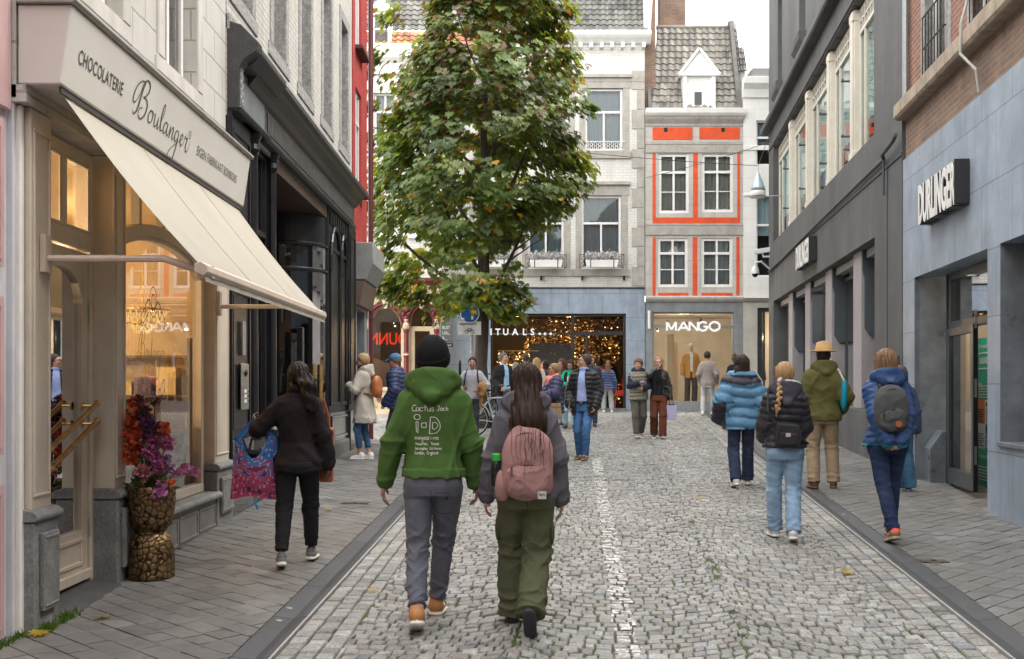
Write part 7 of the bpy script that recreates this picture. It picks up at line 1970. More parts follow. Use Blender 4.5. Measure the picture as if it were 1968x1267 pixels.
  def fn(P):
   d=loft(P,tb,s.lean)
   d=np.maximum(d,np.maximum(hem-P[:,2],P[:,2]-ztop))
   if hemr:d=smin(d,np.maximum(loft(P,[(z,a*hemr,b*hemr,c)for z,a,b,c in tb],s.lean),np.abs(P[:,2]-hem-.025)-.028),.008)
   if arms:
    for i in(0,1):
     S_=s.S[i];W_=s.E[i]+(s.W[i]-s.E[i])*max(0,sleeve*2-1-.0)
     d=smin(d,cap(P,S_*(.80,1,1)+(0,0,-.018),s.E[i]if sleeve>.5 else S_+(s.E[i]-S_)*sleeve*2,sr[0]+t,sr[1]+t),.045)
     if sleeve>.5:
      d=smin(d,cap(P,s.E[i],W_,sr[1]+t,sr[2]+t),.02)
      d=np.maximum(d,-np.where(np.abs(P-W_.astype(f32)).max(1)<.15,cap(P,W_+s.hd[i]*.02,W_+s.hd[i]*.16,.10),1.))if False else d
      if fold:
       for A_,B_,ph,we in((S_,s.E[i],.3,(.25,1.)),(s.E[i],W_,1.1,(1.,1.))):
        ax=(B_-A_);L_=np.linalg.norm(ax);ax=ax/L_;q=P-A_.astype(f32);tt=(q@ax.astype(f32))/L_
        an=q@np.array((.5,.8,.3),f32)*9+(q@np.array((.9,-.4,.2),f32))*6
        w_=we[0]*np.exp(-((tt-.08)/.25)**2)+we[1]*np.exp(-((tt-.92)/.22)**2)
        near=(cap(P,A_,B_,sr[0]+t)<.03)&(np.abs(P[:,0])>abs(s.S[i][0])*.80)
        d=np.where(near,d-fold*w_*((1-np.abs(np.sin(tt*L_*40+an+ph+i)))**1.6-.35),d)
      if cuff:d=smin(d,cap(P,W_-(W_-s.E[i])*.10,W_+(W_-s.E[i])*.03,cuff),.006)
   if quilt:
    fq,aq=quilt
    zz=P[:,2].copy()
    for i in(0,1):
     for A_,B_ in((s.S[i],s.E[i]),(s.E[i],s.W[i])):
      near=cap(P,A_,B_,sr[0]+t+.012)<.005
      near&=np.abs(P[:,0])>abs(s.S[i][0])*.92 if A_ is s.S[i]else near
      L_=np.linalg.norm(B_-A_);tt=((P-A_.astype(f32))@((B_-A_)/L_).astype(f32))
      zz=np.where(near,A_[2]-tt if A_ is s.S[i]else A_[2]-.285*0-tt,zz)
    d=d+aq-aq*2*np.abs(np.sin(PI*zz*fq+.3*np.sin(P[:,0]*9)))**.7
   if wrk:d=d+crease(P,wrk*(1.0 if quilt else 1.5),wf,s.seed,.55,.9)
   if fold and hem<.9:
    ang=np.arctan2(P[:,0],P[:,1]);hz=P[:,2]-hem
    d=np.where(np.abs(P[:,0])<.26,d-fold*1.3*np.exp(-((hz-.085-.02*np.sin(ang*3))/.035)**2)*(.6+.4*np.sin(ang*7+s.seed)),d)
   if extra is not None:d=extra(P,d)
   if opn is not None:
    w0,w1=opn;z=P[:,2];w_=w0+(w1-w0)*np.clip((ztop-z)/(ztop-hem),0,1)
    d=np.maximum(d,-np.maximum(np.abs(P[:,0])-w_,-(P[:,1]-s.lean*(z-.95))+.03))
   if cut is not None:d=np.maximum(d,-cut(P))
   return d
  s.topfn=fn
  return sdf_part(name,fn,s.h,col,mat or M_cloth,s.root,s.k)
 def legs(s,name='trousers',col=(.05,.05,.06),mat=None,r=(.088,.064,.056),hem=.07,waist=.93,wrk=.006,wf=20,seat=.0,t=.006,wz=None):
  tb=[(z,a+t,b+t+seat,c)for z,a,b,c in s.tab]
  def fn(P):
   d=np.maximum(loft(P,tb,0),np.maximum(.80-P[:,2],P[:,2]-waist))
   for sg in(-1,1):d=smin(d,ell(P,(sg*.075,-.055,.885),(.088,.085,.10)),.03)
   d=np.maximum(d,P[:,2]-waist)
   for i in(0,1):
    sh=nrm(s.A[i]-s.K[i]);e=s.A[i]-sh*(hem-.07)
    th=s.K[i]-s.hip[i]
    l=smin(cap(P,s.hip[i]+(0,-.012,-.02),s.K[i],r[0],r[1]),cap(P,s.K[i]+(0,-.012,0),e+sh*.06+(0,-.012,0),r[1],r[2]),.025)
    l=np.maximum(l,(P-e.astype(f32))@sh.astype(f32)-.0)
    kz=np.exp(-((P[:,2]-s.K[i][2])/.10)**2)+.9*np.exp(-((P[:,2]-s.A[i][2]-.07)/.09)**2)+.35
    near=l<.06
    if wrk:
     q=P-s.K[i].astype(f32);tt=q@sh.astype(f32);an=q@np.array((.8,.6,0),f32)*11+np.sin(q[:,0]*30+q[:,1]*22)
     wt=np.exp(-((tt+.01)/.07)**2)*np.where(q[:,1]<.02,1.,.35)+1.1*np.exp(-((tt-.37)/.10)**2)+.35*np.exp(-((tt+.30)/.08)**2)
     l=np.where(near,l+crease(P,wrk*1.5,wf,s.seed+3+i,1.2,.55)*kz-wrk*1.15*wt*((1-np.abs(np.sin(tt*44+an+i)))**1.6-.35),l)
    d=smin(d,l,.022)
   return d
  s.legfn=fn
  return sdf_part(name,fn,s.h,col,mat or M_denim,s.root,s.k)
 def shoes(s,up=(.05,.04,.04),sole=(.5,.48,.44),name='shoe',tall=0.,big=1.0,accent=None,sz=-.058):
  for i in(0,1):
   p,ya=s.ft[i];A=s.A[i];c,n=math.cos(p),math.sin(p);cz,sz_=math.cos(ya),math.sin(ya)
   def loc(P):
    q=P-A.astype(f32);x,y,z=q[:,0]*cz+q[:,1]*sz_,-q[:,0]*sz_+q[:,1]*cz,q[:,2]
    return np.stack([x,y*c-z*n,y*n+z*c],1)/big
   def fn(P):
    q=loc(P)
    d=cap(q,(0,-.035,-.030),(0,.115,-.054),.043,.031)
    d=smin(d,cap(q,(0,-.03,-.03),(0,-.022,.015+tall),.041,.040),.02)
    so=cap(q,(0,-.034,-.072),(0,.132,-.072),.046,.043,((0,0,1),2.6))
    d=smin(d,so,.006)
    d=np.maximum(d,-.086-q[:,2])
    return np.maximum(d,q[:,2]-.03-tall)
   def colf(P):
    q=loc(P);m=(q[:,2]<sz)[:,None];o=np.where(m,np.array(sole),np.array(up))
    if accent is not None:o=np.where(((q[:,1]<-.05)&(q[:,2]>-.02))[:,None]if accent[1]=='heel' else((np.abs(q[:,2]+.03)<.012)&(q[:,1]>-.02)&(q[:,1]<.08))[:,None],np.array(accent[0]),o)
    return o
   lo=A-.2*big;hi=A+.25*big
   sdf_part(name,fn,min(s.h,.009),colf,M_shoe,s.root,s.k,lo,hi)
 def socks(s,col,top_=.16,r=.043):
  for i in(0,1):
   u=nrm(s.K[i]-s.A[i])
   sdf_part('sock',lambda P:cap(P,s.A[i]-u*.02,s.A[i]+u*(top_-.085),r,r),.009,col,M_knit,s.root,s.k,s.A[i]-.2,s.A[i]+.25)
 def hair(s,style='short',col=(.05,.03,.02),col2=None,extra=None,h=None,name='hair',fringe=.0,vol=0.):
  c1=np.array(col);c2=np.array(col2 if col2 is not None else [q*1.6 for q in col])
  def fn(P):
   q=s.HL(P);x,y,z=q[:,0],q[:,1],q[:,2]
   th=np.arctan2(x,-y)
   d=ell(q,(0,-.018,1.657),(.088+vol,.106+vol,.106+vol))
   zl=1.575+np.clip((y+.025)/.09,0,1)*(.135-fringe)
   if style=='short':d=np.maximum(d,(zl-z)*.7)
   elif style in('bob','long','tied'):
    if style=='tied':d=np.maximum(d,(zl-.01-z)*.7)
    else:
     drop_=1.50 if style=='bob' else 1.44
     sd=cap(q,(0,-.022,1.64),(0,-.03,drop_+.05),.092+vol,.098+vol,((0,1,0),1.02))
     d=smin(d,sd,.03);d=np.maximum(d,drop_-z)
     face=np.maximum(np.maximum(np.abs(x)-.062,.02-y),z-1.715+fringe)
     d=np.maximum(d,-face)
   if extra is not None:d=extra(P,q,d)
   st=.0035*np.sin(th*26+3*np.sin(z*14))+.0025*np.sin(th*57+z*20)+.002*np.sin(x*210+z*9)
   return d+st
  def colf(P):
   q=s.HL(P);th=np.arctan2(q[:,0],-q[:,1])
   w=.5+.35*np.sin(th*23+2*np.sin(q[:,2]*11))+.25*np.sin(q[:,0]*160+q[:,2]*6)
   w=np.clip(w,0,1)[:,None]*.55
   return c1*(1-w)+c2*w
  return sdf_part(name,fn,h or s.h*.9,colf,M_hair,s.root,s.k)
 def glasses(s):
  mb=MB()
  for sg in(-1,1):
   ce=(sg*.032,.112,1.634)
   mb.tube([tuple(s.HLinv((ce[0]+.024*math.cos(a),ce[1],ce[2]+.017*math.sin(a)))*s.k)for a in np.linspace(0,2*PI,15)[:-1]],.0028,5,closed=True)
   mb.tube([tuple(s.HLinv(p)*s.k)for p in((sg*.056,.111,1.638),(sg*.079,.09,1.64),(sg*.084,-.01,1.64))],.0028,5)
  mb.tube([tuple(s.HLinv(p)*s.k)for p in((-.008,.114,1.638),(.008,.114,1.638))],.0028,5)
  mb.build('glasses',M_spec,s.root)
 def part(s,name,fn,col,mat,h=None,lo=(-.62,-.6,-.02),hi=(.62,.62,1.98)):
  return sdf_part(name,fn,h or s.h,col,mat,s.root,s.k,lo,hi)
 def world(s,p):
  q=np.array(p)*s.k;c,n=math.cos(s.yaw),math.sin(s.yaw);l=s.root.location
  return Vector((l.x+q[0]*c-q[1]*n,l.y+q[0]*n+q[1]*c,l.z+q[2]))
 def held(s,name,label,cat,p,group=None):
  return thing(name,label,cat,tuple(s.world(p)),s.yaw,group)
def vgrad(stops,axis=2):
 zs=[a for a,_ in stops];cs=np.array([c for _,c in stops],float)
 def f(P):return np.stack([np.interp(P[:,axis],zs,cs[:,i])for i in range(3)],1)
 return f
def denim(base,fade=1.6):
 b=np.array(base)
 def f(P):
  w=np.exp(-((P[:,2]-.68)/.2)**2)*np.clip(.5+P[:,1]*5,.2,1)*.6+.25*np.exp(-((P[:,2]-.45)/.08)**2)+.12*np.sin(P[:,2]*60+P[:,0]*25+2*np.sin(P[:,2]*17))
  w=np.clip(w,0,1)[:,None];return b*(1-w)+np.minimum(b*fade+.02,.8)*w
 return f
def backpack(fig,label,ctr,half,col,mat,straps=True,pocket=True,tilt=0.,top_col=None,patch=None,name='backpack'):
 t=thing(name,label,'backpack',tuple(fig.root.location),fig.yaw)
 c=np.array(ctr);hx,hy,hz=half;k=fig.k;h=fig.h*.95
 def shape(P,c,hx,hy,hz,e=3.2):
  q=(P-c.astype(f32));z=q[:,2]/hz
  w=np.where(z>0,1-.30*np.clip(z,0,1)**2.4,1-.06*np.clip(-z,0,1)**2)
  l=(np.abs(q[:,0]/(hx*w))**e+np.abs(q[:,1]/(hy*(.72+.28*w-.25*np.clip(z,0,1)**2)))**2.4+np.abs(z)**(e+1))**(1/e)
  return(l-1)*min(hx,hy,hz)*.8
 lo=c-np.array((hx,hy,hz))-.09;hi=c+np.array((hx,hy,hz))+.09
 cf=(lambda P:np.where((P[:,2]>c[2]+hz*.62)[:,None],np.array(top_col),np.array(col)))if top_col is not None else col
 sdf_part('bag_body',lambda P:shape(P,c,hx,hy,hz)+crease(P,.006,14,5,.8,.8),h,cf,mat,t,k,lo,hi)
 if pocket:
  pc=c+np.array((0,-hy*.72,-hz*.42));sdf_part('front_pocket',lambda P:shape(P,pc,hx*.80,hy*.55,hz*.48)+crease(P,.006,22,8,1,.8),h,col,mat,t,k,lo-.05,hi)
  mb=MB();y0=pc[1]-hy*.30;z0=pc[2]+hz*.40
  mb.tube([tuple(np.array((pc[0]+hx*.72*f,y0+.035*f*f,z0-.035*f*f))*k)for f in np.linspace(-1,1,11)],.005,6)
  for f in(-.6,):mb.tube([tuple(np.array((pc[0]+hx*f,y0-.012,z0-.01))*k),tuple(np.array((pc[0]+hx*f,y0-.02,z0-.075))*k)],.006,6)
  mb.build('pocket_zip',M_spec if top_col is not None else pm('zip_%s'%label[:12].replace(' ','_'),tuple(np.array(col)*.45),.5,.1,9,0),t)
 mb=MB()
 mb.tube([tuple(np.array((c[0]+hx*.86*math.cos(a),c[1]-hy*(.42+.15*math.sin(a)),c[2]+hz*(.05+.80*math.sin(a))))*k)for a in np.linspace(.05,PI-.05,21)],.0055,6)
 mb.build('main_zip',pm('zip_%s'%label[:12].replace(' ','_'),tuple(np.array(col)*.45),.5,.1,9,0),t)
 mb=MB();zt=c[2]+hz*.93
 mb.tube([tuple(np.array(p)*k)for p in((c[0]-.035,c[1]+hy*.4,zt),(c[0]-.025,c[1]+hy*.3,zt+.045),(c[0]+.025,c[1]+hy*.3,zt+.045),(c[0]+.035,c[1]+hy*.4,zt))],.008,6);mb.build('grab_handle',mat if False else pm('zip_%s'%label[:12].replace(' ','_'),None),t)
 if straps:
  for i,sg in enumerate((-1,1)):
   S_=fig.S[i]
   pts=[c+np.array((sg*hx*.45,hy*.8,hz*.75)),S_*(.62,1,1)+(0,-.06,.075),S_*(.62,1,1)+(0,.03,.082),S_*(.72,1,1)+(0,.125,-.03),S_*(.85,1,1)+(0,.12,-.18),S_*(1.0,1,1)+(0,.03,-.30),c+np.array((sg*hx*.9,hy*.5,-hz*.7))]
   mb=MB();mb.tube([tuple(p*k)for p in pts],.020,6);mb.build('strap',pm('strap_%s'%label[:12].replace(' ','_'),tuple(np.array(col)*.8),.8,.1,9,.1),t,smooth=True)
 return t
def spot_at(px_,fy,):
 Y=3740/(fy-684);return(px_-984)/2200*Y,Y
HP=PI/2
x,y=-.50,7.28
F1=Fig('man walking away in a green hoodie and black knitted beanie',x,y,1.78,Rd(-1),False,'tan',hands=((-.315,.06,.86),(.262,.09,.865)),poles=((-.3,-1,0),(.3,-1,0)),feet=((-.075,-.29,20,0),(.0,.28,0,0)),head=(-14,2),lean=.06,curl=(.55,.6),seed=11,drop=.04)
F1.body()
G1=(.050,.098,.027)
def hood_extra(fig,col=None,big=1.0,low=1.36):
 n=fig.neck
 def ex(P,d):
  q=P-np.array((n[0],n[1],0),f32)
  r=np.sqrt((q[:,0]/1.16)**2+(q[:,1]+.030)**2);ring=np.sqrt((r-.094*big)**2+((q[:,2]-1.502+q[:,1]*.34)/1.35)**2)-.030*big
  lobe=smin(cap(q,(-.118*big,-.055,1.50),(0,-.150*big,low+.03),.040,.034),cap(q,(.118*big,-.055,1.50),(0,-.150*big,low+.03),.040,.034),.04)
  fill=ell(q,(0,-.112*big,1.475),(.112*big,.050,.085))
  lobe=np.minimum(lobe,lobe+.006*np.cos(q[:,0]*60))
  hd=smin(smin(ring,lobe,.03),fill,.03)
  hd=hd+crease(P,.004,24,4)
  return smin(d,hd,.014)
 return ex
F1.top('hoodie',G1,M_knit,.018,.915,sr=(.060,.054,.043),wid=1.05,cuff=.042,hemr=1.07,wrk=.010,wf=13,extra=hood_extra(F1,big=1.18,low=1.385),flare=.01)
def on_back(fig,k,eps=.0025,y0=-.5):
 def T(x,z):
  p=np.array([[x,y0,z]],f32)
  for _ in range(60):
   dd=fig.topfn(p)[0]
   if dd<.0012:break
   p[0,1]+=max(.0008,dd*.6)
   if p[0,1]>.3:break
  return(float(p[0,0])*k,(float(p[0,1])-eps)*k,float(p[0,2])*k)
 return T
GL={'C':[[(.6,.85),(.3,1),(.02,.6),(.1,.1),(.6,.1)]],'a':[[(.5,.5),(.2,.6),(.05,.25),(.25,.02),(.48,.3),(.5,.58),(.52,.02)]],'c':[[(.5,.5),(.2,.6),(.05,.25),(.25,.02),(.5,.12)]],'t':[[(.28,1),(.28,.05)],[(.02,.65),(.56,.68)]],'u':[[(.05,.55),(.08,.1),(.35,.05),(.48,.55),(.5,.02)]],'s':[[(.5,.5),(.2,.6),(.12,.4),(.42,.25),(.35,.02),(.03,.06)]],'J':[[(.1,1),(.6,1)],[(.38,1),(.38,.2),(.15,0),(.0,.2)]],'k':[[(.08,.95),(.08,.02)],[(.45,.55),(.1,.28),(.5,.02)]],'m':[[(.03,.02),(.05,.55),(.25,.5),(.27,.05),(.3,.45),(.5,.5),(.52,.02)]],'g':[[(.45,.5),(.15,.58),(.05,.3),(.25,.1),(.45,.35),(.47,.58),(.45,-.3),(.1,-.35)]],'z':[[(.05,.55),(.5,.55),(.05,.03),(.52,.03)]],'i':[[(.25,.55),(.25,.02)],[(.24,.8),(.26,.83)]],'n':[[(.05,.55),(.07,.02),(.1,.4),(.35,.55),(.48,.4),(.48,.02)]],'e':[[(.05,.3),(.5,.33),(.3,.6),(.06,.35),(.2,.02),(.5,.1)]],'h':[[(.06,1),(.06,.02),(.1,.4),(.35,.55),(.48,.02)]],'o':[[(.28,.58),(.05,.3),(.28,.02),(.5,.3),(.28,.58)]],'T':[[(.0,.95),(.6,.97)],[(.3,.95),(.3,.02)]],'x':[[(.05,.55),(.5,.02)],[(.5,.55),(.03,.02)]],'l':[[(.2,1),(.2,.05),(.35,.02)]],'L':[[(.08,1),(.06,.05),(.55,.05)]],'f':[[(.5,.95),(.28,.9),(.25,.02)],[(.05,.55),(.45,.55)]],'r':[[(.08,.55),(.1,.02),(.12,.4),(.45,.55)]],'d':[[(.45,1),(.45,.02),(.2,.05),(.05,.3),(.2,.58),(.45,.45)]],'E':[[(.5,.95),(.08,.95),(.08,.03),(.52,.03)],[(.08,.5),(.42,.5)]],',':[[(.2,.08),(.12,-.15)]],' ':[]}
def hand_write(mb,T,s,x,z,size,w,sp=.66):
 for ch in s:
  for st in GL.get(ch,[]):ribbon(mb,[(x+a*size,z+b*size)for a,b in st],w,T,4)
  x+=size*sp
mb=MB();T0=on_back(F1,F1.k);T1=lambda x,z:T0(x*.80-.022,1.055+(z-.905)*.75)
hand_write(mb,T1,'Cactus',-.125,1.262,.052,.005,.56);hand_write(mb,T1,'Jack',.068,1.266,.040,.0045,.58)
ribbon(mb,[(-.085+.024*math.cos(a),1.215+.022*math.sin(a))for a in np.linspace(0,2*PI,11)],.0055,T1)
for st in([(-.095,1.175),(-.092,1.10),(-.08,1.085),(-.078,1.175),(-.095,1.175)],[(-.052,1.165),(-.05,1.13),(-.015,1.13),(-.013,1.168),(-.052,1.165)]):
 for a,b in zip(st,st[1:]):ribbon(mb,[a,b],.0055,T1)
for st in([(.018,1.215),(.010,1.08)],[(.018,1.215),(.06,1.21),(.088,1.17),(.09,1.12),(.06,1.085),(.010,1.08)],[(.036,1.17),(.036,1.12),(.062,1.122),(.074,1.145),(.062,1.17),(.036,1.17)]):ribbon(mb,st,.0055,T1)
hand_write(mb,T1,'magazine',-.105,1.03,.036,.004,.66)
hand_write(mb,T1,'houston, Texas',-.098,.985,.026,.0035,.50);hand_write(mb,T1,'los angeles, California',-.104,.948,.022,.003,.40);hand_write(mb,T1,'London, England',-.104,.910,.026,.0035,.46)
mb.build('back_print',pm('white_print',(.75,.75,.70),.7,.1,30,0),F1.root,recalc=False)
F1.legs('trousers',(.092,.096,.122),M_cloth,(.096,.072,.056),hem=.10,waist=.965,wrk=.011,wf=19,seat=.0,t=.008)
mb=MB();T2=lambda fig:(lambda x,z:None)
def on_legs(fig,k,eps=.002):
 def T(x,z):
  p=np.array([[x,-.5,z]],f32)
  for _ in range(60):
   dd=fig.legfn(p)[0]
   if dd<.0012:break
   p[0,1]+=max(.0008,dd*.6)
  return(float(p[0,0])*k,(float(p[0,1])-eps)*k,float(p[0,2])*k)
 return T
T2=on_legs(F1,F1.k)
mb.quad(T2(.082,.775),T2(.100,.775),T2(.100,.80),T2(.082,.80));mb.build('pocket_tab',M_black,F1.root,recalc=False)
mb=MB();ribbon(mb,[(.02,.825),(.06,.822),(.125,.822)],.003,T2);ribbon(mb,[(.018,.82),(.02,.70),(.12,.685)],.003,T2);ribbon(mb,[(-.005,.84),(-.004,.72)],.004,T2);mb.build('pocket_seam',pm('dark_seam',(.03,.03,.038),.9,.1,9,0),F1.root,recalc=False)
F1.shoes((.33,.15,.055),(.62,.57,.48),accent=((.65,.6,.52),'side'),big=1.06);F1.socks((.6,.58,.56),.17)
F1.hair('short',(.035,.022,.016),extra=lambda P,q,d:smin(d,np.maximum(cap(q,(-.06,-.06,1.56),(.06,-.06,1.56),.035),1.53-q[:,2]),.02))
def beanie(P):
 q=F1.HL(P);d=ell(q,(0,-.015,1.672),(.103,.122,.130));d=np.maximum(d,1.60+(q[:,1]+.02)*.32-q[:,2])
 b=np.abs(q[:,2]-(1.63+(q[:,1]+.02)*.32))-.032;d=smin(d,np.maximum(ell(q,(0,-.015,1.665),(.108,.127,.135)),b),.006)
 return d+.0012*np.sin(np.arctan2(q[:,0],q[:,1])*70)
F1.part('beanie',beanie,(.009,.009,.010),M_knit);F1.glasses()
x,y=.088,7.16
F2=Fig('long brown haired woman walking away in a grey hoodie and wide olive trousers',x,y,1.64,Rd(1),True,'fair',hands=((-.275,.10,.80),(.245,.05,.79)),poles=((-.35,-1,0),(.35,-1,0)),feet=((-.085,.20,0,0),(.02,-.27,58,.01)),head=(3,3),lean=.05,curl=(.5,.4),seed=21,drop=.02)
F2.body()
F2.top('hoodie',(.088,.084,.098),M_knit,.020,.86,sr=(.062,.054,.045),wid=1.10,cuff=.044,hemr=.95,wrk=.009,wf=14,extra=hood_extra(F2,big=1.05))
F2.legs('cargo_trousers',(.074,.080,.047),M_cloth,(.104,.098,.105),hem=.035,waist=.93,wrk=.012,wf=15,seat=.02,t=.016)
mb=MB();T2=on_legs(F2,F2.k)
ribbon(mb,[(.0,.93),(.002,.85),(.004,.80)],.004,T2)
for sg in(-1,1):ribbon(mb,[(sg*.03,.885),(sg*.09,.895),(sg*.14,.90)],.004,T2)
mb.build('trouser_seam',pm('dark_olive_seam',(.03,.033,.018),.9,.1,9,0),F2.root,recalc=False)
for sg in(-1,1):
 kk=(F2.K[0 if sg<0 else 1]*.6+F2.hip[0 if sg<0 else 1]*.4)
 F2.part('cargo_pocket',lambda P:ell(P,kk+np.array((sg*.095,0,0)),(.02,.075,.09)),(.058,.064,.037),M_cloth,lo=kk-.2,hi=kk+.2)
F2.shoes((.025,.025,.03),(.03,.03,.035),sz=-.075,big=1.0)
def long_hair(fig,length,wid=.12,swing=0.,back=-.17):
 def ex(P,q,d):
  n=fig.neck
  top=n+np.array((0,-.075,.10));
  a=cap(P,top,(n[0]+swing*.4,n[1]+back*.85,1.36),.085,wid*.92,((0,1,0),1.55))
  b=cap(P,(n[0]+swing*.4,n[1]+back*.85,1.36),(n[0]+swing,n[1]+back-.02,length),wid*.92,wid*.38,((0,1,0),2.3))
  dr=smin(a,b,.05)
  for i,(sx,ln)in enumerate(((-.8,.10),(-.45,.02),(-.1,-.05),(.25,-.02),(.6,.06))):
   dr=smin(dr,cap(P,(n[0]+swing*.7+sx*wid*.7,n[1]+back-.012,length+.16),(n[0]+swing*1.05+sx*wid*.75,n[1]+back-.02,length+ln),.03,.008,((0,1,0),1.6)),.02)
  dr=dr+.004*np.sin(P[:,0]*115+4*np.sin(P[:,2]*8))+.0025*np.sin(P[:,0]*260+P[:,2]*20)
  return smin(d,dr,.03)
 return ex
F2.hair('long',(.016,.0085,.006),(.050,.020,.011),extra=long_hair(F2,1.13,.125,.02,-.225),vol=.006)
rg=random.Random(3);mb=MB()
for k in range(26):
 x0=rg.gauss(.02,.075);z0=rg.uniform(1.2,1.5);l=rg.uniform(.12,.30);pts=[(x0+rg.gauss(0,.012)*f,-.235-.105*min(1,f+.4)-rg.random()*.012,z0-l*f)for f in np.linspace(0,1,6)]
 mb.tube([tuple(np.array(p)*F2.k)for p in pts],[.0016,.0015,.0013,.0011,.0008,.0004],4)
mb.build('loose_strands',M_hair,F2.root).data.attributes.new('Col','FLOAT_COLOR','POINT').data.foreach_set('color',[.022,.010,.007,1]*len(mb.v))
PKC=(.27,.155,.15)
bp=backpack(F2,'dusty pink backpack with a front pocket on the long haired woman in olive trousers',(.0,-.212,1.105),(.170,.080,.235),PKC,M_cloth)
mb=MB();z0=.885;mb.box(.065*F2.k,.120*F2.k,-.322*F2.k,-.319*F2.k,z0*F2.k,(z0+.05)*F2.k);lab=mb.build('label_patch',pm('woven_white_label',(.55,.56,.58),.8,.1,60,.1),bp)
mb=MB()
ribbon(mb,[(.073,.905),(.077,.925),(.081,.905),(.085,.915),(.089,.905),(.093,.918),(.098,.906),(.103,.92),(.108,.906),(.113,.912)],.0028,lambda a,b:(a*F2.k,-.3235*F2.k,b*F2.k));mb.build('lettering',M_letter,lab,recalc=False)
F2.part('side_pocket',lambda P:smin(ell(P,(-.168,-.19,.965),(.045,.06,.09)),cap(P,(-.16,-.19,.9),(-.17,-.19,1.03),.04),.02),PKC,M_cloth,lo=(-.35,-.4,.75),hi=(0,0,1.2)).parent=bp
t=F2.held('water_bottle','green capped water bottle in the side pocket of the pink backpack','bottle',(-.198,-.19,.955))
mb=MB();mb.lathe([(.030,0),(.032,.01),(.032,.12),(.028,.145),(.024,.155)],16);mb.build('flask',glass('smoky_plastic',(.35,.55,.45),1.5,.05),t,smooth=True)
mb=MB();mb.lathe([(.029,.155),(.030,.158),(.030,.195),(.027,.20)],16);mb.build('cap',pm('bright_green_plastic',(.04,.42,.06),.35,.05,9,0),t,bevel=.003)
mb=MB();mb.lathe([(.029,.005),(.0295,.07),(.02,.072)],14);mb.build('drink',pm('dark_drink',(.03,.06,.04),.2,.1,9,0),t)
mb=MB();w_=F2.W[0]+F2.hd[0]*.005
mb.tube([tuple((w_+np.array((.03*math.cos(a),.027*math.sin(a),.004*math.sin(2*a))))*F2.k)for a in np.linspace(0,2*PI,19)[:-1]],.0035,5,closed=True);mb.build('bracelet',M_steel,F2.root)
x,y=(572-984)/2200*9.25,9.25
F3=Fig('woman in a near black jacket with a big wavy ponytail walking by the chocolate shop',x,y,1.63,Rd(4),True,'brown',hands=((-.37,.22,1.21),(.262,.06,.80)),poles=((-.7,-.6,-1),(.6,-1,0)),feet=((-.11,-.22,12,0),(.10,.22,0,0)),head=(28,0),curl=(.9,.5),seed=31,handdir=((-.5,.5,.55),None))
F3.body()
F3.top('jacket',(.014,.0105,.012),M_cloth,.018,.815,sr=(.064,.056,.048),wid=1.06,wrk=.009,wf=13,flare=.012,extra=lambda P,d:smin(d,np.sqrt((np.sqrt(P[:,0]**2+(P[:,1]+.01)**2)-.078)**2+((P[:,2]-1.50+P[:,1]*.3)/1.6)**2)-.018,.012))
F3.legs('trousers',(.012,.012,.014),M_cloth,(.098,.074,.056),hem=.115,waist=.90,wrk=.006,wf=20,seat=.02,t=.012)
F3.shoes((.13,.13,.14),(.62,.56,.47),accent=((.05,.05,.05),'heel'),sz=-.05)
F3.hair('tied',(.008,.006,.006),(.022,.015,.012),extra=lambda P,q,d:smin(d,smin(cap(q,(0,-.10,1.63),(.03,-.17,1.56),.045,.062),cap(q,(.03,-.17,1.56),(.055,-.19,1.38),.072,.055),.04)+.006*np.sin(q[:,2]*55+q[:,0]*30)+.004*np.sin(q[:,0]*120+q[:,2]*30),.02),vol=.003)
t=F3.held('tote_bag','blue and pink printed foldable shopping bag hanging from the dark jacketed woman\'s arm','bag',(-.33,.04,-.02))
KB=F3.k
mb=MB();cols=[]
W_,n=.30,20
def bagp(u,z,side):
 bulge=.085*math.sin(PI*min(1,max(0,u)))*math.sin(PI*min(1,max(.05,(z-.56)/.62))**.7)
 hw=.165+.03*(1-(z-.56)/.5);return((u-.5)*2*hw+.02*(z-1)-.03,side*(bulge+.012),z+.015*math.sin(u*7+z*9)-.03*(u>.5)*0)
rg=random.Random(9)
NB=56
def bagcol(u,f):
 blue,mid,pink=np.array((.03,.16,.46)),np.array((.10,.13,.36)),np.array((.50,.05,.13))
 c=blue if f>.62 else(mid*(f-.35)/.27+np.array((.34,.10,.25))*(.62-f)/.27 if f>.35 else pink*(1-f*.5)+mid*f*.5)
 q=mnoise.noise(Vector((u*9,f*11,2)));q2=mnoise.noise(Vector((u*23,f*25,7)))
 if q2>.33:c=np.array((.50,.42,.5))
 elif q>.28:c=np.array((.42,.04,.12))
 elif q<-.36:c=np.array((.05,.04,.16))
 if abs(u-.55)<.28*max(0,1-abs(f-.52)/.05):c=np.array((.22,.01,.03))
 return tuple(c)
for side in(-1,1):
 for i in range(NB):
  for j in range(NB):
   u0,u1,f0,f1=i/NB,(i+1)/NB,j/NB,(j+1)/NB
   def P_(u,f):
    top=1.0-.34*(abs(u-.5)<.32)*(1-(abs(u-.5)/.32)**2)*(f>.0)*f**3
    return bagp(u,.56+.50*f*top,side)
   mb.quad(P_(u0,f0),P_(u1,f0),P_(u1,f1),P_(u0,f1),bagcol((u0+u1)/2,(f0+f1)/2))
mb.build('bag_body',pm('printed_nylon',None,.45,.08,12,.2,50,attr=True),t,smooth=True,weld=True)
mb=MB()
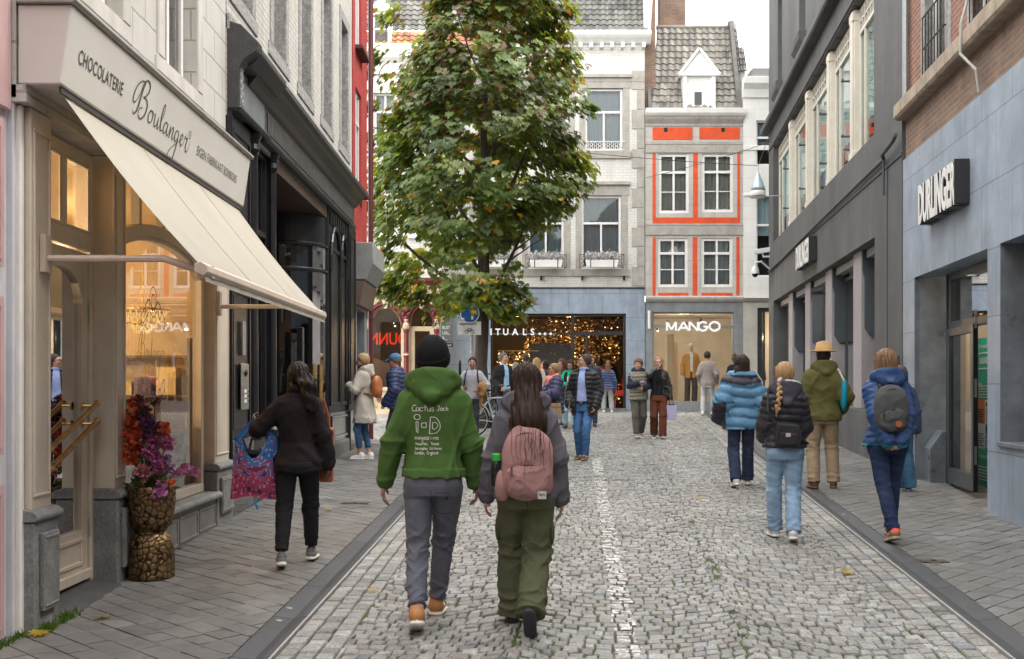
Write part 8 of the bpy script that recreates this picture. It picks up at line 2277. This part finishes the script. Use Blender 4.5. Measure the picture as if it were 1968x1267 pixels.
for side in(-1,1):mb.add([bagp(.02,1.05,side),bagp(.17,1.05,side),(.00,side*.03,1.20),(-.06,side*.03,1.20)],[(0,1,2,3)],(.03,.16,.46));mb.add([bagp(.83,1.05,side),bagp(.98,1.05,side),(.04,side*.03,1.20),(-.01,side*.03,1.20)],[(0,1,2,3)],(.04,.18,.5))
mb.build('strap',pm('printed_nylon',None),t,recalc=False)
mb=MB();mb.tube([(-.02,-.03,.56),(-.03,-.04,.52),(-.01,-.03,.47)],.01,5);mb.tube([(-.02,-.03,.53),(-.07,-.03,.49)],.008,5);mb.build('ribbon',pm('cyan_ribbon',(.06,.35,.55),.6,.1,9,0),t)
t=F3.held('shoulder_bag','black handbag half hidden behind the blue and pink tote','bag',(-.36,.16,.86))
mb=MB();mb.prism([(-.14,-.14),(.14,-.14),(.11,.12),(-.11,.12)],-.05,.05,'y');mb.build('bag_body',M_leather if False else M_black,t,bevel=.03,seg=2);mb=MB();mb.tube([(-.08,0,.1),(-.03,0,.3),(.05,0,.3),(.09,0,.1)],.009,6);mb.build('strap',M_black,t)
t=F3.held('leather_satchel','long terracotta leather bag hanging at the far shoulder of the dark jacketed woman','bag',(.23,.14,1.05))
mb=MB();mb.tube([(-.02,-.02,.36),(.02,.0,.22),(.03,.01,.1)],.012,6);mb.build('strap',pm('terracotta_leather',(.30,.08,.035),.5,.2,9,.2),t);mb=MB();mb.prism([(-.05,-.32),(.06,-.32),(.07,.12),(-.04,.14)],-.05,.04,'y');mb.build('bag_body',pm('terracotta_leather',None),t,bevel=.015,seg=2)
x,y=(700-984)/2200*18.7,18.7
F4=Fig('short haired blonde woman in a long pale raincoat standing at the black shop corner',x,y,1.72,Rd(78),True,'fair',hands=((-.05,.24,1.22),(.05,.25,1.20)),poles=((-1,-.3,-1),(1,-.3,-1)),feet=((-.08,.05,0,0),(.08,-.06,0,0)),head=(6,-14),curl=(.9,.9),seed=41)
F4.body()
F4.top('raincoat',(.33,.305,.265),M_cloth,.026,.60,sr=(.066,.058,.048),wid=1.08,wrk=.008,wf=14,flare=.05,extra=hood_extra(F4,big=1.0,low=1.37))
F4.legs('jeans',denim((.035,.075,.15)),M_denim,(.085,.062,.052),hem=.17,wrk=.005);F4.shoes((.62,.6,.58),(.66,.65,.63),big=1.05);F4.hair('short',(.34,.22,.11),(.5,.36,.2),vol=.006)
F4.part('scarf',lambda P:np.sqrt((np.sqrt(P[:,0]**2+(P[:,1]-.0)**2)-.075)**2+((P[:,2]-1.525)/1.3)**2)-.032,(.03,.03,.045),M_knit,lo=(-.2,-.2,1.4),hi=(.2,.25,1.65));F4.glasses()
backpack(F4,'small tan leather backpack on the woman in the pale raincoat',(0,-.22,1.20),(.13,.075,.18),(.30,.10,.035),M_leather,pocket=False)
x,y=(764-984)/2200*19.3,19.3
F5=Fig('man in a blue baseball cap and navy quilted jacket seen from the side',x,y,1.72,Rd(72),False,'ruddy',hands=((-.22,.12,.92),(.22,.12,.92)),poles=((-.3,-1,0),(.3,-1,0)),feet=((-.1,.08,0,0),(.1,-.05,0,0)),head=(4,-10),lean=.05,seed=51,stubble=.3)
F5.body();F5.top('quilted_jacket',(.022,.032,.085),M_nylon,.03,.82,sr=(.066,.058,.05),wid=1.08,quilt=(13,.008),wrk=.004,hemr=.97,ztop=1.53);F5.legs('trousers',(.04,.045,.06),M_cloth,hem=.07);F5.shoes((.05,.05,.05),(.5,.5,.5));F5.hair('short',(.16,.13,.10));F5.glasses()
F5.part('baseball_cap',lambda P:(lambda q:smin(np.maximum(ell(q,(0,-.012,1.672),(.094,.113,.095)),1.655-q[:,2]),np.maximum(cap(q,(0,.10,1.668),(0,.165,1.652),.068,.062,((0,0,1),7.)),1.60-q[:,2]),.008))(F5.HL(P)),(.055,.13,.27),M_cloth)
x,y=(908-984)/2200*23.2,23.2
F6=Fig('dark haired young man in a grey shirt holding a phone by the bicycles',x,y,1.66,Rd(172),False,'tan',hands=((-.18,.20,1.06),(.16,.20,1.10)),poles=((-1,-.5,-1),(1,-.5,-1)),feet=((-.09,.04,0,0),(.09,-.05,0,0)),head=(6,0),curl=(.8,.7),seed=61,stubble=.45,brows=(.015,.01,.008))
F6.body();F6.top('shirt',(.27,.28,.31),M_knit,.018,.86,sleeve=.6,sr=(.070,.066,.062),wid=1.08,wrk=.010,wf=13);F6.legs('trousers',(.035,.035,.045),M_cloth,(.09,.068,.055),hem=.08);F6.shoes((.04,.04,.04),(.1,.1,.1));F6.hair('short',(.02,.012,.008),vol=.008)
backpack(F6,'dark backpack worn by the young man in the grey shirt',(0,-.2,1.18),(.15,.08,.22),(.03,.03,.04),M_cloth)
t=F6.held('phone','dark phone in the hand of the man in the grey shirt','phone',(.10,.33,1.12));mb=MB();mb.box(-.04,.04,-.075,.075,0,.01);mb.build('case',M_black,t,bevel=.004);mb=MB();mb.box(-.035,.035,-.07,.07,.0105,.012);mb.build('screen',pm('phone_screen',(.03,.035,.045),.1,.1,5,0),t)
t=F6.held('folded_jacket','tan jacket bundled over the arm of the man in the grey shirt','jacket',(-.235,.12,0))
sdf_part('bundle',lambda P:smin(smin(ell(P,(0,.05,1.13),(.10,.12,.105)),cap(P,(.02,.05,1.05),(.03,.04,.72),.055,.04),.06),cap(P,(-.05,.1,1.05),(.0,.1,.98),.06),.03)+crease(P,.016,20,3),.012,(.24,.13,.05),M_cloth,t,F6.k,(-.3,-.3,.5),(.3,.4,1.4))
def simple(label,px_,Y,H,yaw,fem,topc,legc,hairc,style='short',top='jacket',tt=.02,mat=None,skin='fair',head=(0,0),hands=(None,None),extra=None,hem=.80,quilt=None,feet=None,shoes_=((.04,.04,.04),(.3,.3,.3)),opn=None,inner=None,legmat=None,legr=(.09,.068,.058),hood=False,seed=None,glasses_=False,col2=None,vol=.004,sr=(.064,.056,.048),group=None,poles=(None,None),lean=.0,stub=0.,hemt=.07,curl=(.5,.5),sleeve=1.0,topname=None):
 sd=seed or int(abs(px_)*7+Y*3)%997
 F_=Fig(label,(px_-984)/2200*Y,Y,H,yaw,fem,skin,hands=hands,poles=poles,feet=feet or((-.09,.04,0,0),(.09,-.04,0,0)),head=head,lean=lean,seed=sd,stubble=stub,curl=curl)
 F_.body()
 if inner is not None:F_.top('shirt',inner[0],inner[1],.006,.93,sr=(.05,.045,.036),wrk=.004,arms=False,ztop=1.50)
 F_.top(topname or top,topc,mat or M_cloth,tt,hem,sr=sr,wid=1.06,wrk=.007,quilt=quilt,opn=opn,extra=hood_extra(F_)if hood else None,flare=.03 if hem<.75 else 0,sleeve=sleeve)
 F_.legs('trousers',legc,legmat or M_denim,legr,hem=hemt);F_.shoes(*shoes_);F_.hair(style,hairc,col2,extra=extra(F_)if extra else None,vol=vol)
 if glasses_:F_.glasses()
 return F_
F7=simple('grey haired man in an open dark jacket over a light blue shirt beside the tree',968,25.6,1.76,Rd(-145),False,(.018,.016,.018),(.05,.055,.075),(.13,.12,.11),hands=((-.22,.12,.95),(.2,.14,.98)),head=(25,0),opn=(.045,.10),inner=((.22,.38,.52),M_cloth),skin='fair',stub=.25)
simple('older woman with grey hair and a pale beige jacket behind the bicycles',990,27.6,1.53,Rd(70),True,(.42,.36,.29),(.2,.2,.2),(.30,.28,.26),'bob',head=(0,0),glasses_=True)
simple('man in a bright blue jacket facing the cosmetics shop window',1010,28.8,1.74,Rd(8),False,(.025,.075,.21),(.04,.05,.08),(.07,.055,.04))
simple('blonde long haired woman facing the shop window beside the blue jacket',1031,28.2,1.64,Rd(12),True,(.50,.48,.45),(.2,.22,.26),(.42,.27,.12),'long',col2=(.6,.44,.22),extra=lambda F_:long_hair(F_,1.22,.10,0,-.14))
simple('dark haired woman in profile in front of the orange lamp',1047,29.8,1.58,Rd(80),True,(.08,.05,.05),(.05,.05,.06),(.02,.015,.012),'bob')
F12=Fig('woman with a thick coral scarf, glasses and a navy quilted coat',(1064-984)/2200*20.3,20.3,1.56,Rd(112),True,'ruddy',hands=((-.06,.27,1.08),(.10,.24,1.12)),poles=((-1,-.3,-1),(1,-.3,-1)),feet=((-.09,.05,0,0),(.09,-.05,0,0)),head=(-12,0),curl=(.8,.8),seed=72)
F12.body();F12.top('quilted_coat',(.030,.030,.075),M_nylon,.045,.76,sr=(.074,.066,.055),wid=1.10,quilt=(11,.010),wrk=.004,belly=.02);F12.legs('trousers',(.34,.36,.40),M_denim,(.095,.07,.058),hem=.08);F12.shoes((.5,.45,.45),(.6,.6,.6))
F12.hair('tied',(.30,.19,.10),(.42,.28,.15),extra=lambda P,q,d:smin(d,cap(q,(0,-.10,1.62),(0,-.13,1.44),.045,.02),.02));F12.glasses()
F12.part('scarf',lambda P:smin(np.sqrt((np.sqrt(P[:,0]**2+(P[:,1]-.03)**2)-.095)**2+((P[:,2]-1.475+P[:,1]*.35)/1.5)**2)-.048,ell(P,(0,.13,1.33),(.10,.055,.14)),.04)+crease(P,.012,24,6,1.2,.4),(.62,.20,.17),M_knit,lo=(-.3,-.25,1.1),hi=(.3,.35,1.7))
t=F12.held('handbag','beige leather handbag with a flap carried by the woman in the coral scarf','bag',(-.20,.12,.84))
mb=MB();mb.prism([(-.17,-.16),(.17,-.16),(.14,.10),(-.14,.10)],-.07,.07,'x');mb.build('bag_body',pm('beige_leather',(.36,.24,.13),.5,.12,7,.15),t,bevel=.02,seg=2);mb=MB();mb.box(-.08,.08,-.14,.14,.03,.11);mb.build('flap',pm('beige_leather',None),t,bevel=.02,seg=2);mb=MB();mb.tube([(0,-.1,.1),(0,-.04,.3),(0,.04,.3),(0,.1,.1)],.01,6);mb.build('strap',pm('beige_leather',None),t)
simple('woman with long auburn hair looking down behind the green topped woman',1081,27.6,1.62,Rd(140),True,(.05,.04,.045),(.3,.35,.42),(.10,.04,.025),'long',head=(0,-24),col2=(.17,.075,.04),extra=lambda F_:long_hair(F_,1.2,.10,0,-.10))
F14=Fig('woman in a bright green top and long black waistcoat looking at her phone',(1096-984)/2200*26.7,26.7,1.60,Rd(172),True,'tan',hands=((-.07,.26,1.15),(.10,.23,1.13)),poles=((-1,-.3,-1),(1,-.3,-1)),feet=((-.10,.08,0,0),(.13,-.05,0,0)),head=(0,-26),curl=(.9,.8),seed=81)
F14.body();F14.top('green_top',(.015,.30,.165),M_knit,.016,.92,sr=(.06,.052,.044),wrk=.006);F14.top('waistcoat',(.012,.012,.015),M_cloth,.03,.66,arms=False,wrk=.006,opn=(.06,.11),flare=.02,ztop=1.45);F14.legs('jeans',denim((.20,.32,.42),1.4),M_denim,(.092,.072,.066),hem=.10);F14.shoes((.012,.012,.012),(.03,.03,.03));F14.hair('long',(.030,.016,.011),(.085,.045,.028),extra=long_hair(F14,1.22,.11,0,-.10),vol=.006)
t=F14.held('phone','white phone held up by the woman in the green top','phone',(.01,.34,1.20));mb=MB();mb.box(-.035,.035,-.006,.006,-.03,.11);mb.build('case',M_camw,t,bevel=.004);mb=MB();mb.box(-.03,.03,-.009,-.0065,-.025,.105);mb.build('screen',pm('phone_screen',None),t)
x,y=(1122-984)/2200*18.75,18.75
F15=Fig('man with glasses in an open black quilted jacket, blue shirt and jeans looking left',x,y,1.72,Rd(158),False,'fair',hands=((-.225,.08,.90),(.215,.11,.93)),poles=((-.35,-1,0),(.45,-1,-.1)),feet=((-.055,.10,0,0),(.10,-.07,0,0)),head=(-62,6),curl=(.7,.7),seed=91,stubble=.2)
F15.body();F15.top('shirt',(.26,.32,.58),M_cloth,.008,.94,sr=(.05,.045,.036),wrk=.007,wf=18,arms=False,ztop=1.52,extra=lambda P,d:smin(d,np.sqrt((np.sqrt(P[:,0]**2+P[:,1]**2)-.066)**2+((P[:,2]-1.515)/1.7)**2)-.013,.01))
F15.top('quilted_jacket',(.014,.014,.016),M_nylon,.032,.74,sr=(.070,.062,.054),wid=1.06,quilt=(13,.009),wrk=.005,opn=(.05,.115),ztop=1.50)
F15.legs('jeans',denim((.028,.072,.16),2.2),M_denim,(.094,.072,.062),hem=.06,wrk=.008,waist=.985);F15.shoes((.05,.028,.018),(.22,.13,.07),accent=((.45,.42,.38),'side'));F15.hair('short',(.045,.032,.024),(.10,.075,.055));F15.glasses()
mb=MB();mb.tube([(F15.k*.176*math.cos(a),F15.k*(.128*math.sin(a)),F15.k*.955)for a in np.linspace(0,2*PI,25)[:-1]],.017,6,closed=True);mb.build('belt',M_black,F15.root);mb=MB();mb.box(-.022,.022,F15.k*.128+.012,F15.k*.128+.022,F15.k*.955-.02,F15.k*.955+.02);mb.build('belt_buckle',M_steel,F15.root)
simple('fair haired man in a dark jacket standing behind the man with glasses',1136,27.4,1.72,Rd(178),False,(.02,.025,.04),(.03,.05,.09),(.14,.095,.06),head=(6,-20),opn=(.03,.05),inner=((.03,.07,.14),M_knit),shoes_=((.03,.03,.03),(.05,.05,.05)),tt=.03,mat=M_nylon)
F17=simple('girl in a short navy quilted jacket and wide grey trousers at the shop door',1168,34.55,1.47,Rd(6),True,(.028,.04,.10),(.20,.20,.21),(.09,.05,.03),'long',quilt=(11,.01),mat=M_nylon,tt=.045,hem=.86,extra=lambda F_:long_hair(F_,1.3,.075,0,-.12),legr=(.10,.09,.095),legmat=M_cloth,shoes_=((.5,.5,.5),(.6,.6,.6)),feet=((-.14,.04,0,0),(.14,-.04,0,0)),sr=(.078,.07,.06))
simple('dark haired person in a red coat inside the glittering shop',1153,36.4,1.62,Rd(-20),True,(.30,.035,.03),(.03,.03,.03),(.015,.012,.01),'bob')
simple('dark silhouetted shopper standing deepest inside the shop doorway',1170,37.2,1.74,Rd(10),False,(.02,.02,.02),(.02,.02,.02),(.015,.012,.01))
x,y=(1227-984)/2200*23.6,23.6
F19=Fig('teenage boy in a khaki quilted waistcoat over a dark hoodie carrying a small cup',x,y,1.63,Rd(184),False,'fair',hands=((-.07,.26,1.10),(.02,.27,1.22)),poles=((-1,-.4,-.6),(1,-.4,-1)),feet=((-.08,-.13,14,0),(.07,.17,-6,0)),head=(-30,-4),curl=(.6,.9),seed=19)
F19.body();F19.top('hoodie',(.022,.026,.042),M_knit,.014,.90,sr=(.062,.054,.046),wrk=.006,extra=hood_extra(F19,big=.95));F19.top('quilted_waistcoat',(.155,.145,.115),M_nylon,.042,.84,arms=False,quilt=(12,.010),wrk=.003,ztop=1.46);F19.legs('trousers',(.075,.072,.062),M_cloth,(.098,.085,.075),hem=.08,wrk=.009);F19.shoes((.22,.19,.16),(.5,.46,.4));F19.hair('short',(.13,.065,.03),(.22,.12,.06),vol=.012,fringe=.025)
t=F19.held('paper_cup','small blue and white food tub held by the boy in the khaki waistcoat','cup',(.0,.38,1.22));mb=MB();mb.lathe([(.03,-.03),(.042,.03)],14);mb.build('tub',M_camw,t);mb=MB();mb.lathe([(.032,-.02),(.037,.0)],14,(0,0,.0));mb.lathe([(.0375,-.012),(.0395,.01)],14);mb.build('band',pm('blue_print',(.03,.08,.35),.5,.1,5,0),t)
x,y=(1266-984)/2200*23.5,23.5
F20=Fig('blonde woman in a black leather jacket and rust checked trousers eating as she walks',x,y,1.67,Rd(176),True,'fair',hands=((-.245,.05,.84),(.02,.20,1.50)),poles=((-.6,-1,0),(1,.2,-.7)),feet=((-.07,.15,-6,0),(.09,-.13,16,0)),head=(-6,-4),curl=(.8,.8),seed=20,handdir=(None,(-.3,-.1,.8)))
F20.body();F20.top('shirt',(.014,.014,.017),M_knit,.008,.93,arms=False,wrk=.004);F20.top('leather_jacket',(.013,.013,.014),M_leather,.020,.90,sr=(.060,.052,.044),wrk=.008,wf=20,opn=(.04,.09));
def plaid(P):
 b=np.array((.115,.040,.024));w=(np.abs(np.sin(P[:,2]*95))>.82)*.5+(np.abs(np.sin(P[:,0]*75))>.88)*.4
 return b*(1-w[:,None]*.55)
F20.legs('checked_trousers',plaid,M_cloth,(.098,.088,.088),hem=.035,wrk=.007,seat=.01);F20.shoes((.05,.05,.05),(.6,.6,.6));F20.hair('long',(.33,.21,.11),(.5,.35,.2),extra=long_hair(F20,1.34,.085,0,-.07))
t=F20.held('paper_bag','lavender paper carrier bag in the hand of the woman in the leather jacket','bag',(-.265,.07,.40))
mb=MB();mb.box(-.10,.10,-.05,.05,0,.30);mb.build('bag_body',pm('lavender_paper',(.46,.44,.66),.7,.08,6,.15),t,bevel=.004);mb=MB()
for s in(-.04,.04):mb.tube([(-.05,s,.3),(-.03,s,.40),(.03,s,.40),(.05,s,.3)],.004,5)
mb.build('cord',M_black,t);mb=MB();mb.box(-.06,.06,-.03,.03,.29,.325);mb.build('tissue',M_black,t,bevel=.01)
F21=simple('young man in a grey sweatshirt and pale jeans seen from behind before the clothes shop',1360,32.6,1.80,Rd(-14),False,(.20,.175,.165),denim((.30,.31,.33),1.3),(.025,.02,.017),sr=(.066,.058,.048),head=(-20,0),shoes_=((.55,.55,.53),(.62,.62,.6)),feet=((-.12,-.10,8,0),(.12,.10,0,0)),legr=(.094,.076,.070),vol=.008,topname='sweatshirt',hands=((-.22,.12,.95),(.24,.1,.92)))
F21.part('shirt_hem',lambda P:np.maximum(loft(P,[(z,a+.018,b+.018,c)for z,a,b,c in MALE]),np.abs(P[:,2]-.795)-.025),(.6,.62,.66),M_cloth)
simple('person with brown hair tied up in a black coat before the clothes shop',1413,30.5,1.72,Rd(-30),True,(.014,.012,.013),(.02,.02,.022),(.10,.055,.035),'tied',hem=.62,extra=lambda F_:(lambda P,q,d:smin(d,ell(q,(0,-.08,1.745),(.05,.05,.04)),.02)))
x,y=(1425-984)/2200*14.85,14.85
F23=Fig('long dark haired woman in a bright blue and black puffer jacket walking away',x,y,1.70,Rd(-3),True,'fair',hands=((-.265,.10,.93),(.25,.16,.98)),poles=((-.25,-1,-.1),(.25,-1,-.1)),feet=((-.10,-.17,12,0),(.11,.20,0,0)),head=(4,0),seed=23)
F23.body()
BL,BK=np.array((.065,.155,.26)),np.array((.016,.017,.026))
def puffcol(P):
 yoke=(P[:,2]>1.345+.04*np.abs(P[:,0])/.2)&(P[:,2]<1.49)
 arm=(np.abs(P[:,0])>.225)&(P[:,2]<1.12)
 return np.where((yoke|arm)[:,None],BK,BL)
F23.top('puffer_jacket',puffcol,M_nylon,.058,.775,sr=(.082,.078,.060),wid=1.10,quilt=(7.6,.014),wrk=.008,wf=24,hemr=.98,ztop=1.52,extra=lambda P,d:smin(d,np.sqrt((np.sqrt(P[:,0]**2+(P[:,1]+.01)**2)-.08)**2+((P[:,2]-1.515+P[:,1]*.3)/1.8)**2)-.03,.02))
F23.legs('jeans',denim((.022,.030,.058),1.4),M_denim,(.094,.078,.080),hem=.05,wrk=.006);F23.shoes((.50,.46,.38),(.62,.6,.55));F23.hair('long',(.022,.014,.012),(.05,.032,.026),extra=lambda P,q,d:smin(d,cap(P,(-.05,-.09,1.55),(-.10,-.13,1.38),.06,.03,((0,1,0),1.8)),.03),vol=.008)
t=F23.held('canvas_tote','natural canvas tote hanging from the shoulder of the woman in the blue puffer','bag',(.275,-.02,0))
mb=MB()
nA=12
for i in range(nA):
 for j in range(nA):
  def P_(u,f):return(.035*math.sin(PI*f)*(1 if True else 0)+.012*math.sin(u*9),-.17+.34*u+.02*f,.76+.42*f)
  for sg in(-1,1):
   q=[P_(i/nA,j/nA),P_((i+1)/nA,j/nA),P_((i+1)/nA,(j+1)/nA),P_(i/nA,(j+1)/nA)]
   mb.quad(*[(sg*(.028*math.sin(PI*(b+.17)/.34)*math.sin(PI*min(1,(c-.74)/.5)))+a*.4,b,c)for a,b,c in q])
mb.build('bag_body',pm('natural_canvas',(.52,.45,.34),.9,.1,8,.3,220),t,smooth=True,weld=True);mb=MB()
for s in(-.10,.06):mb.tube([(.01,s,1.18),(-.02,s*.6-.03,1.36),(-.10,-.03,1.50),(-.14,.03,1.50)],.009,6)
mb.build('strap',pm('natural_canvas',None),t)
x,y=(1508-984)/2200*10.55,10.55
F24=Fig('fair haired girl with a long braid in a black quilted jacket and light jeans',x,y,1.63,Rd(-4),True,'fair',hands=((-.16,.26,1.02),(.17,.26,1.02)),poles=((-.25,-.6,-1),(.25,-.6,-1)),feet=((-.07,.19,0,0),(.05,-.19,12,0)),head=(-6,-3),seed=24,toe=10)
F24.body()
F24.top('quilted_jacket',(.017,.016,.022),M_nylon,.030,.92,sr=(.064,.056,.048),wid=1.06,quilt=(14.5,.006),wrk=.009,wf=20,hemr=.97)
F24.part('hood',lambda P:hood_extra(F24,big=1.05,low=1.33)(P,np.full(len(P),1.,f32)),lambda P:np.where((np.abs(P[:,2]-1.54+P[:,1]*.3)<.018)[:,None]&(P[:,0]>-.02)[:,None],np.array((.30,.31,.30)),np.array((.05,.045,.062))),M_cloth,lo=(-.3,-.35,1.2),hi=(.3,.25,1.7))
F24.legs('jeans',denim((.16,.245,.35),1.6),M_denim,(.098,.078,.074),hem=.05,wrk=.008,seat=.015);F24.shoes((.42,.40,.40),(.6,.58,.56),accent=((.25,.24,.25),'side'))
def braid(P,q,d):
 b=np.full(len(P),1.,f32);n=F24.neck
 for k in range(11):
  f=k/10;c=np.array((-.065-.035*f+.010*(-1)**k,n[1]-.115-.075*min(1,f*1.6),1.565-.27*f));b=smin(b,ell(P,c,(.026-.006*f,.024,.022)),.008)
 b=smin(b,cap(P,(-.10,n[1]-.19,1.295),(-.115,n[1]-.19,1.225),.018,.005),.01)
 return smin(d,b,.012)
F24.hair('tied',(.33,.20,.10),(.50,.34,.18),extra=braid,vol=.004)
F24.part('scrunchie',lambda P:cap(P,(-.06,F24.neck[1]-.115,1.585),(-.072,F24.neck[1]-.125,1.572),.024),(.36,.28,.25),M_cloth,lo=(-.2,-.3,1.45),hi=(.1,.1,1.7))
t=F24.held('crossbody_pouch','small black crossbody pouch on the back of the girl with the braid','bag',(.0,-.185,1.04))
mb=MB();mb.prism([(-.105,-.10),(.105,-.12),(.12,.0),(.10,.10),(-.10,.12),(-.12,.0)],-.045,.045,'y');mb.build('bag_body',pm('black_nylon',(.012,.012,.016),.6,.2,9,.2),t,bevel=.02,seg=2)
mb=MB();mb.prism([(-.085,-.085),(.07,-.09),(.075,.02),(-.08,.03)],-.07,-.045,'y');fl=mb.build('front_pocket',pm('black_nylon',None),t,bevel=.012,seg=2);mb=MB();mb.box(-.03,.012,-.074,-.0715,-.01,.025);mb.build('badge',pm('pale_badge',(.5,.42,.42),.6,.1,9,0),fl)
mb=MB();mb.tube([(-.10,.02,.09),(-.17,.04,.22),(-.155,.13,.42),(-.05,.2,.50)],.014,6);mb.tube([(.10,.02,-.02),(.20,.12,-.08)],.014,6);mb.build('strap',pm('black_nylon',None),t)
def flyaways(fig,n,col,zlo,seed,back=True,spread=1.):
 rg=random.Random(seed);mb=MB()
 for k in range(n):
  th=rg.uniform(-1.9,1.9);r_=.097+rg.random()*.006;zz=rg.uniform(1.60,1.76)
  p0=(math.sin(th)*.092,-math.cos(th)*.108-.018,min(zz,1.72));z1=zlo+rg.uniform(-.03,.05)
  pts=[]
  for f in np.linspace(0,1,6):
   q=(p0[0]*(1+.10*f*spread)+rg.gauss(0,.004),p0[1]*(1+.10*f)+rg.gauss(0,.004),p0[2]+(z1-p0[2])*f)
   pts.append(tuple(fig.HLinv(q)*fig.k))
  mb.tube(pts,[.0022,.0022,.002,.0017,.0012,.0005],4)
 o=mb.build('loose_strands',M_hair,fig.root);o.data.attributes.new('Col','FLOAT_COLOR','POINT').data.foreach_set('color',[*col,1]*len(mb.v))
flyaways(F24,26,(.42,.28,.15),1.56,4,spread=.3);flyaways(F23,60,(.035,.022,.018),1.40,5);flyaways(F3,30,(.014,.010,.009),1.50,6,spread=.3)
x,y=(1582-984)/2200*14.6,14.6
F25=Fig('man in a straw hat, olive jacket and khaki trousers on the right pavement',x,y,1.80,Rd(-3),False,'brown',hands=((-.20,.26,1.08),(.255,.14,.98)),poles=((-.3,-.6,-1),(.3,-1,-.2)),feet=((-.12,-.02,0,0),(.13,.02,0,0)),head=(0,0),seed=25,toe=14)
F25.body();OL=(.075,.070,.026)
F25.top('olive_jacket',OL,M_cloth,.034,.835,sr=(.072,.064,.052),wid=1.10,wrk=.010,wf=12,extra=hood_extra(F25,big=1.08,low=1.40),hemr=.97);F25.legs('khaki_trousers',(.23,.175,.115),M_cloth,(.098,.084,.080),hem=.055,wrk=.009);F25.shoes((.10,.045,.022),(.12,.07,.04),tall=.02);F25.hair('short',(.03,.02,.015))
def hat(P):
 q=F25.HL(P);r=np.sqrt((q[:,0])**2+(q[:,1]*.92+.01)**2)
 crown=np.maximum(np.maximum(r-(.104-(q[:,2]-1.70)*.16),q[:,2]-1.805-.02*np.cos(q[:,0]*22)),1.69-q[:,2])
 brim=np.maximum(np.abs(q[:,2]-1.697-(r-.11)**2*1.4*np.sign(.1))-.006,r-.172)
 return smin(crown,brim,.008)
F25.part('straw_hat',hat,lambda P:(lambda q:np.where((np.abs(q[:,2]-1.722)<.014)[:,None]&(np.sqrt(q[:,0]**2+q[:,1]**2)<.118)[:,None],np.array((.36,.22,.10)),np.array((.42,.28,.13))))(F25.HL(P)),pm('straw',None,.8,.18,40,.5,90,attr=True,stretch=(1,1,4)),h=.0085)
t=F25.held('sling_bag','turquoise cloth bag on a white strap beside the straw hatted man','bag',(.225,-.10,0))
sdf_part('bag_body',lambda P:ell(P,(0,0,1.16),(.045,.09,.20))+crease(P,.006,22,2),.010,(.01,.19,.28),M_cloth,t,F25.k,(-.2,-.3,.8),(.2,.3,1.5));mb=MB();mb.tube([(-.0,-.02,1.33*F25.k),(-.06,-.01,1.46*F25.k),(-.09,.08,1.50*F25.k),(-.06,.18,1.44*F25.k)],.015,6);mb.build('strap',M_camw,t)
x,y=(1705-984)/2200*10.5,10.5
F26=Fig('bob haired woman in a blue padded jacket, hands clasped behind her back',x,y,1.74,Rd(-2),True,'fair',hands=((-.065,-.245,.925),(.05,-.25,.91)),poles=((-1,-.35,.0),(1,-.35,.0)),feet=((-.01,-.23,14,0),(.09,.22,0,0)),head=(-38,2),seed=26,curl=(.7,.6),palm=((0,1,0),(0,1,0)),handdir=((.75,-.1,-.45),(-.75,-.12,-.45)))
F26.body();BLU=(.012,.038,.115)
F26.top('padded_jacket',lambda P:np.where((P[:,2]<.888)[:,None],np.array((.01,.16,.19)),np.array(BLU)),M_nylon,.028,.875,sr=(.064,.056,.046),wid=1.05,quilt=(17,.0032),wrk=.012,wf=15,extra=hood_extra(F26,big=1.12,low=1.42),flare=.0)
F26.legs('jeans',denim((.016,.026,.062),1.5),M_denim,(.094,.070,.060),hem=.065,wrk=.007,seat=.012);F26.shoes((.16,.105,.06),(.30,.24,.17),accent=((.62,.06,.03),'heel'));F26.hair('bob',(.15,.080,.042),(.34,.21,.12),vol=.006);flyaways(F26,80,(.27,.16,.085),1.50,7);F26.socks((.6,.07,.04),.15,.045)
backpack(F26,'charcoal backpack with a brown handle on the woman in the blue padded jacket',(-.035,-.235,1.21),(.150,.085,.215),(.055,.058,.060),M_cloth,top_col=(.062,.064,.066))
mb=MB();t=[o for o in COL.objects if o.name.startswith('backpack')][-1]
mb.lathe([(.030,0),(.030,.004)],14);o=mb.build('badge',pm('rust_badge',(.36,.12,.04),.6,.1,9,0),t);o.rotation_euler=(HP,0,0);o.location=(.0,-.355*F26.k,1.08*F26.k)
simple('hidden walker in flared jeans beyond the woman with the charcoal backpack',1730,14.25,1.56,Rd(-8),True,(.03,.05,.10),denim((.035,.09,.16),1.5),(.08,.05,.03),'bob',legr=(.09,.085,.115),hemt=.03,feet=((-.09,-.05,0,0),(.13,.12,0,0)))
def mannequin(label,X,Y,H,yaw,topc,legc,zoff):
 F_=Fig(label,X,Y,H,yaw,False,(.62,.52,.38),hands=((-.26,.06,.84),(.26,.06,.84)),feet=((-.10,.05,0,0),(.10,-.05,0,0)),seed=5)
 F_.root.name='mannequin';F_.root['category']='mannequin';F_.root.location.z=zoff
 F_.sk=np.array((.60,.48,.33));F_.brows=tuple(F_.sk*.9)
 F_.body();F_.top('shirt',(.62,.6,.56),M_cloth,.004,.93,arms=False,wrk=.002);F_.top('blazer',topc,M_cloth,.022,.74,sr=(.062,.054,.046),opn=(.05,.02),wrk=.004);F_.legs('trousers',legc,M_cloth,(.096,.085,.085),hem=.04);F_.shoes((.03,.03,.03),(.03,.03,.03))
 return F_
mannequin('cream mannequin in a mustard blazer standing in the clothes shop window',px(1335),35.75,1.86,PI,(.40,.19,.05),(.05,.04,.035),1.21)
mannequin('cream mannequin in a dark coat inside the corner shop door',px(1467),36.2,1.86,PI,(.02,.02,.025),(.02,.02,.02),1.05)
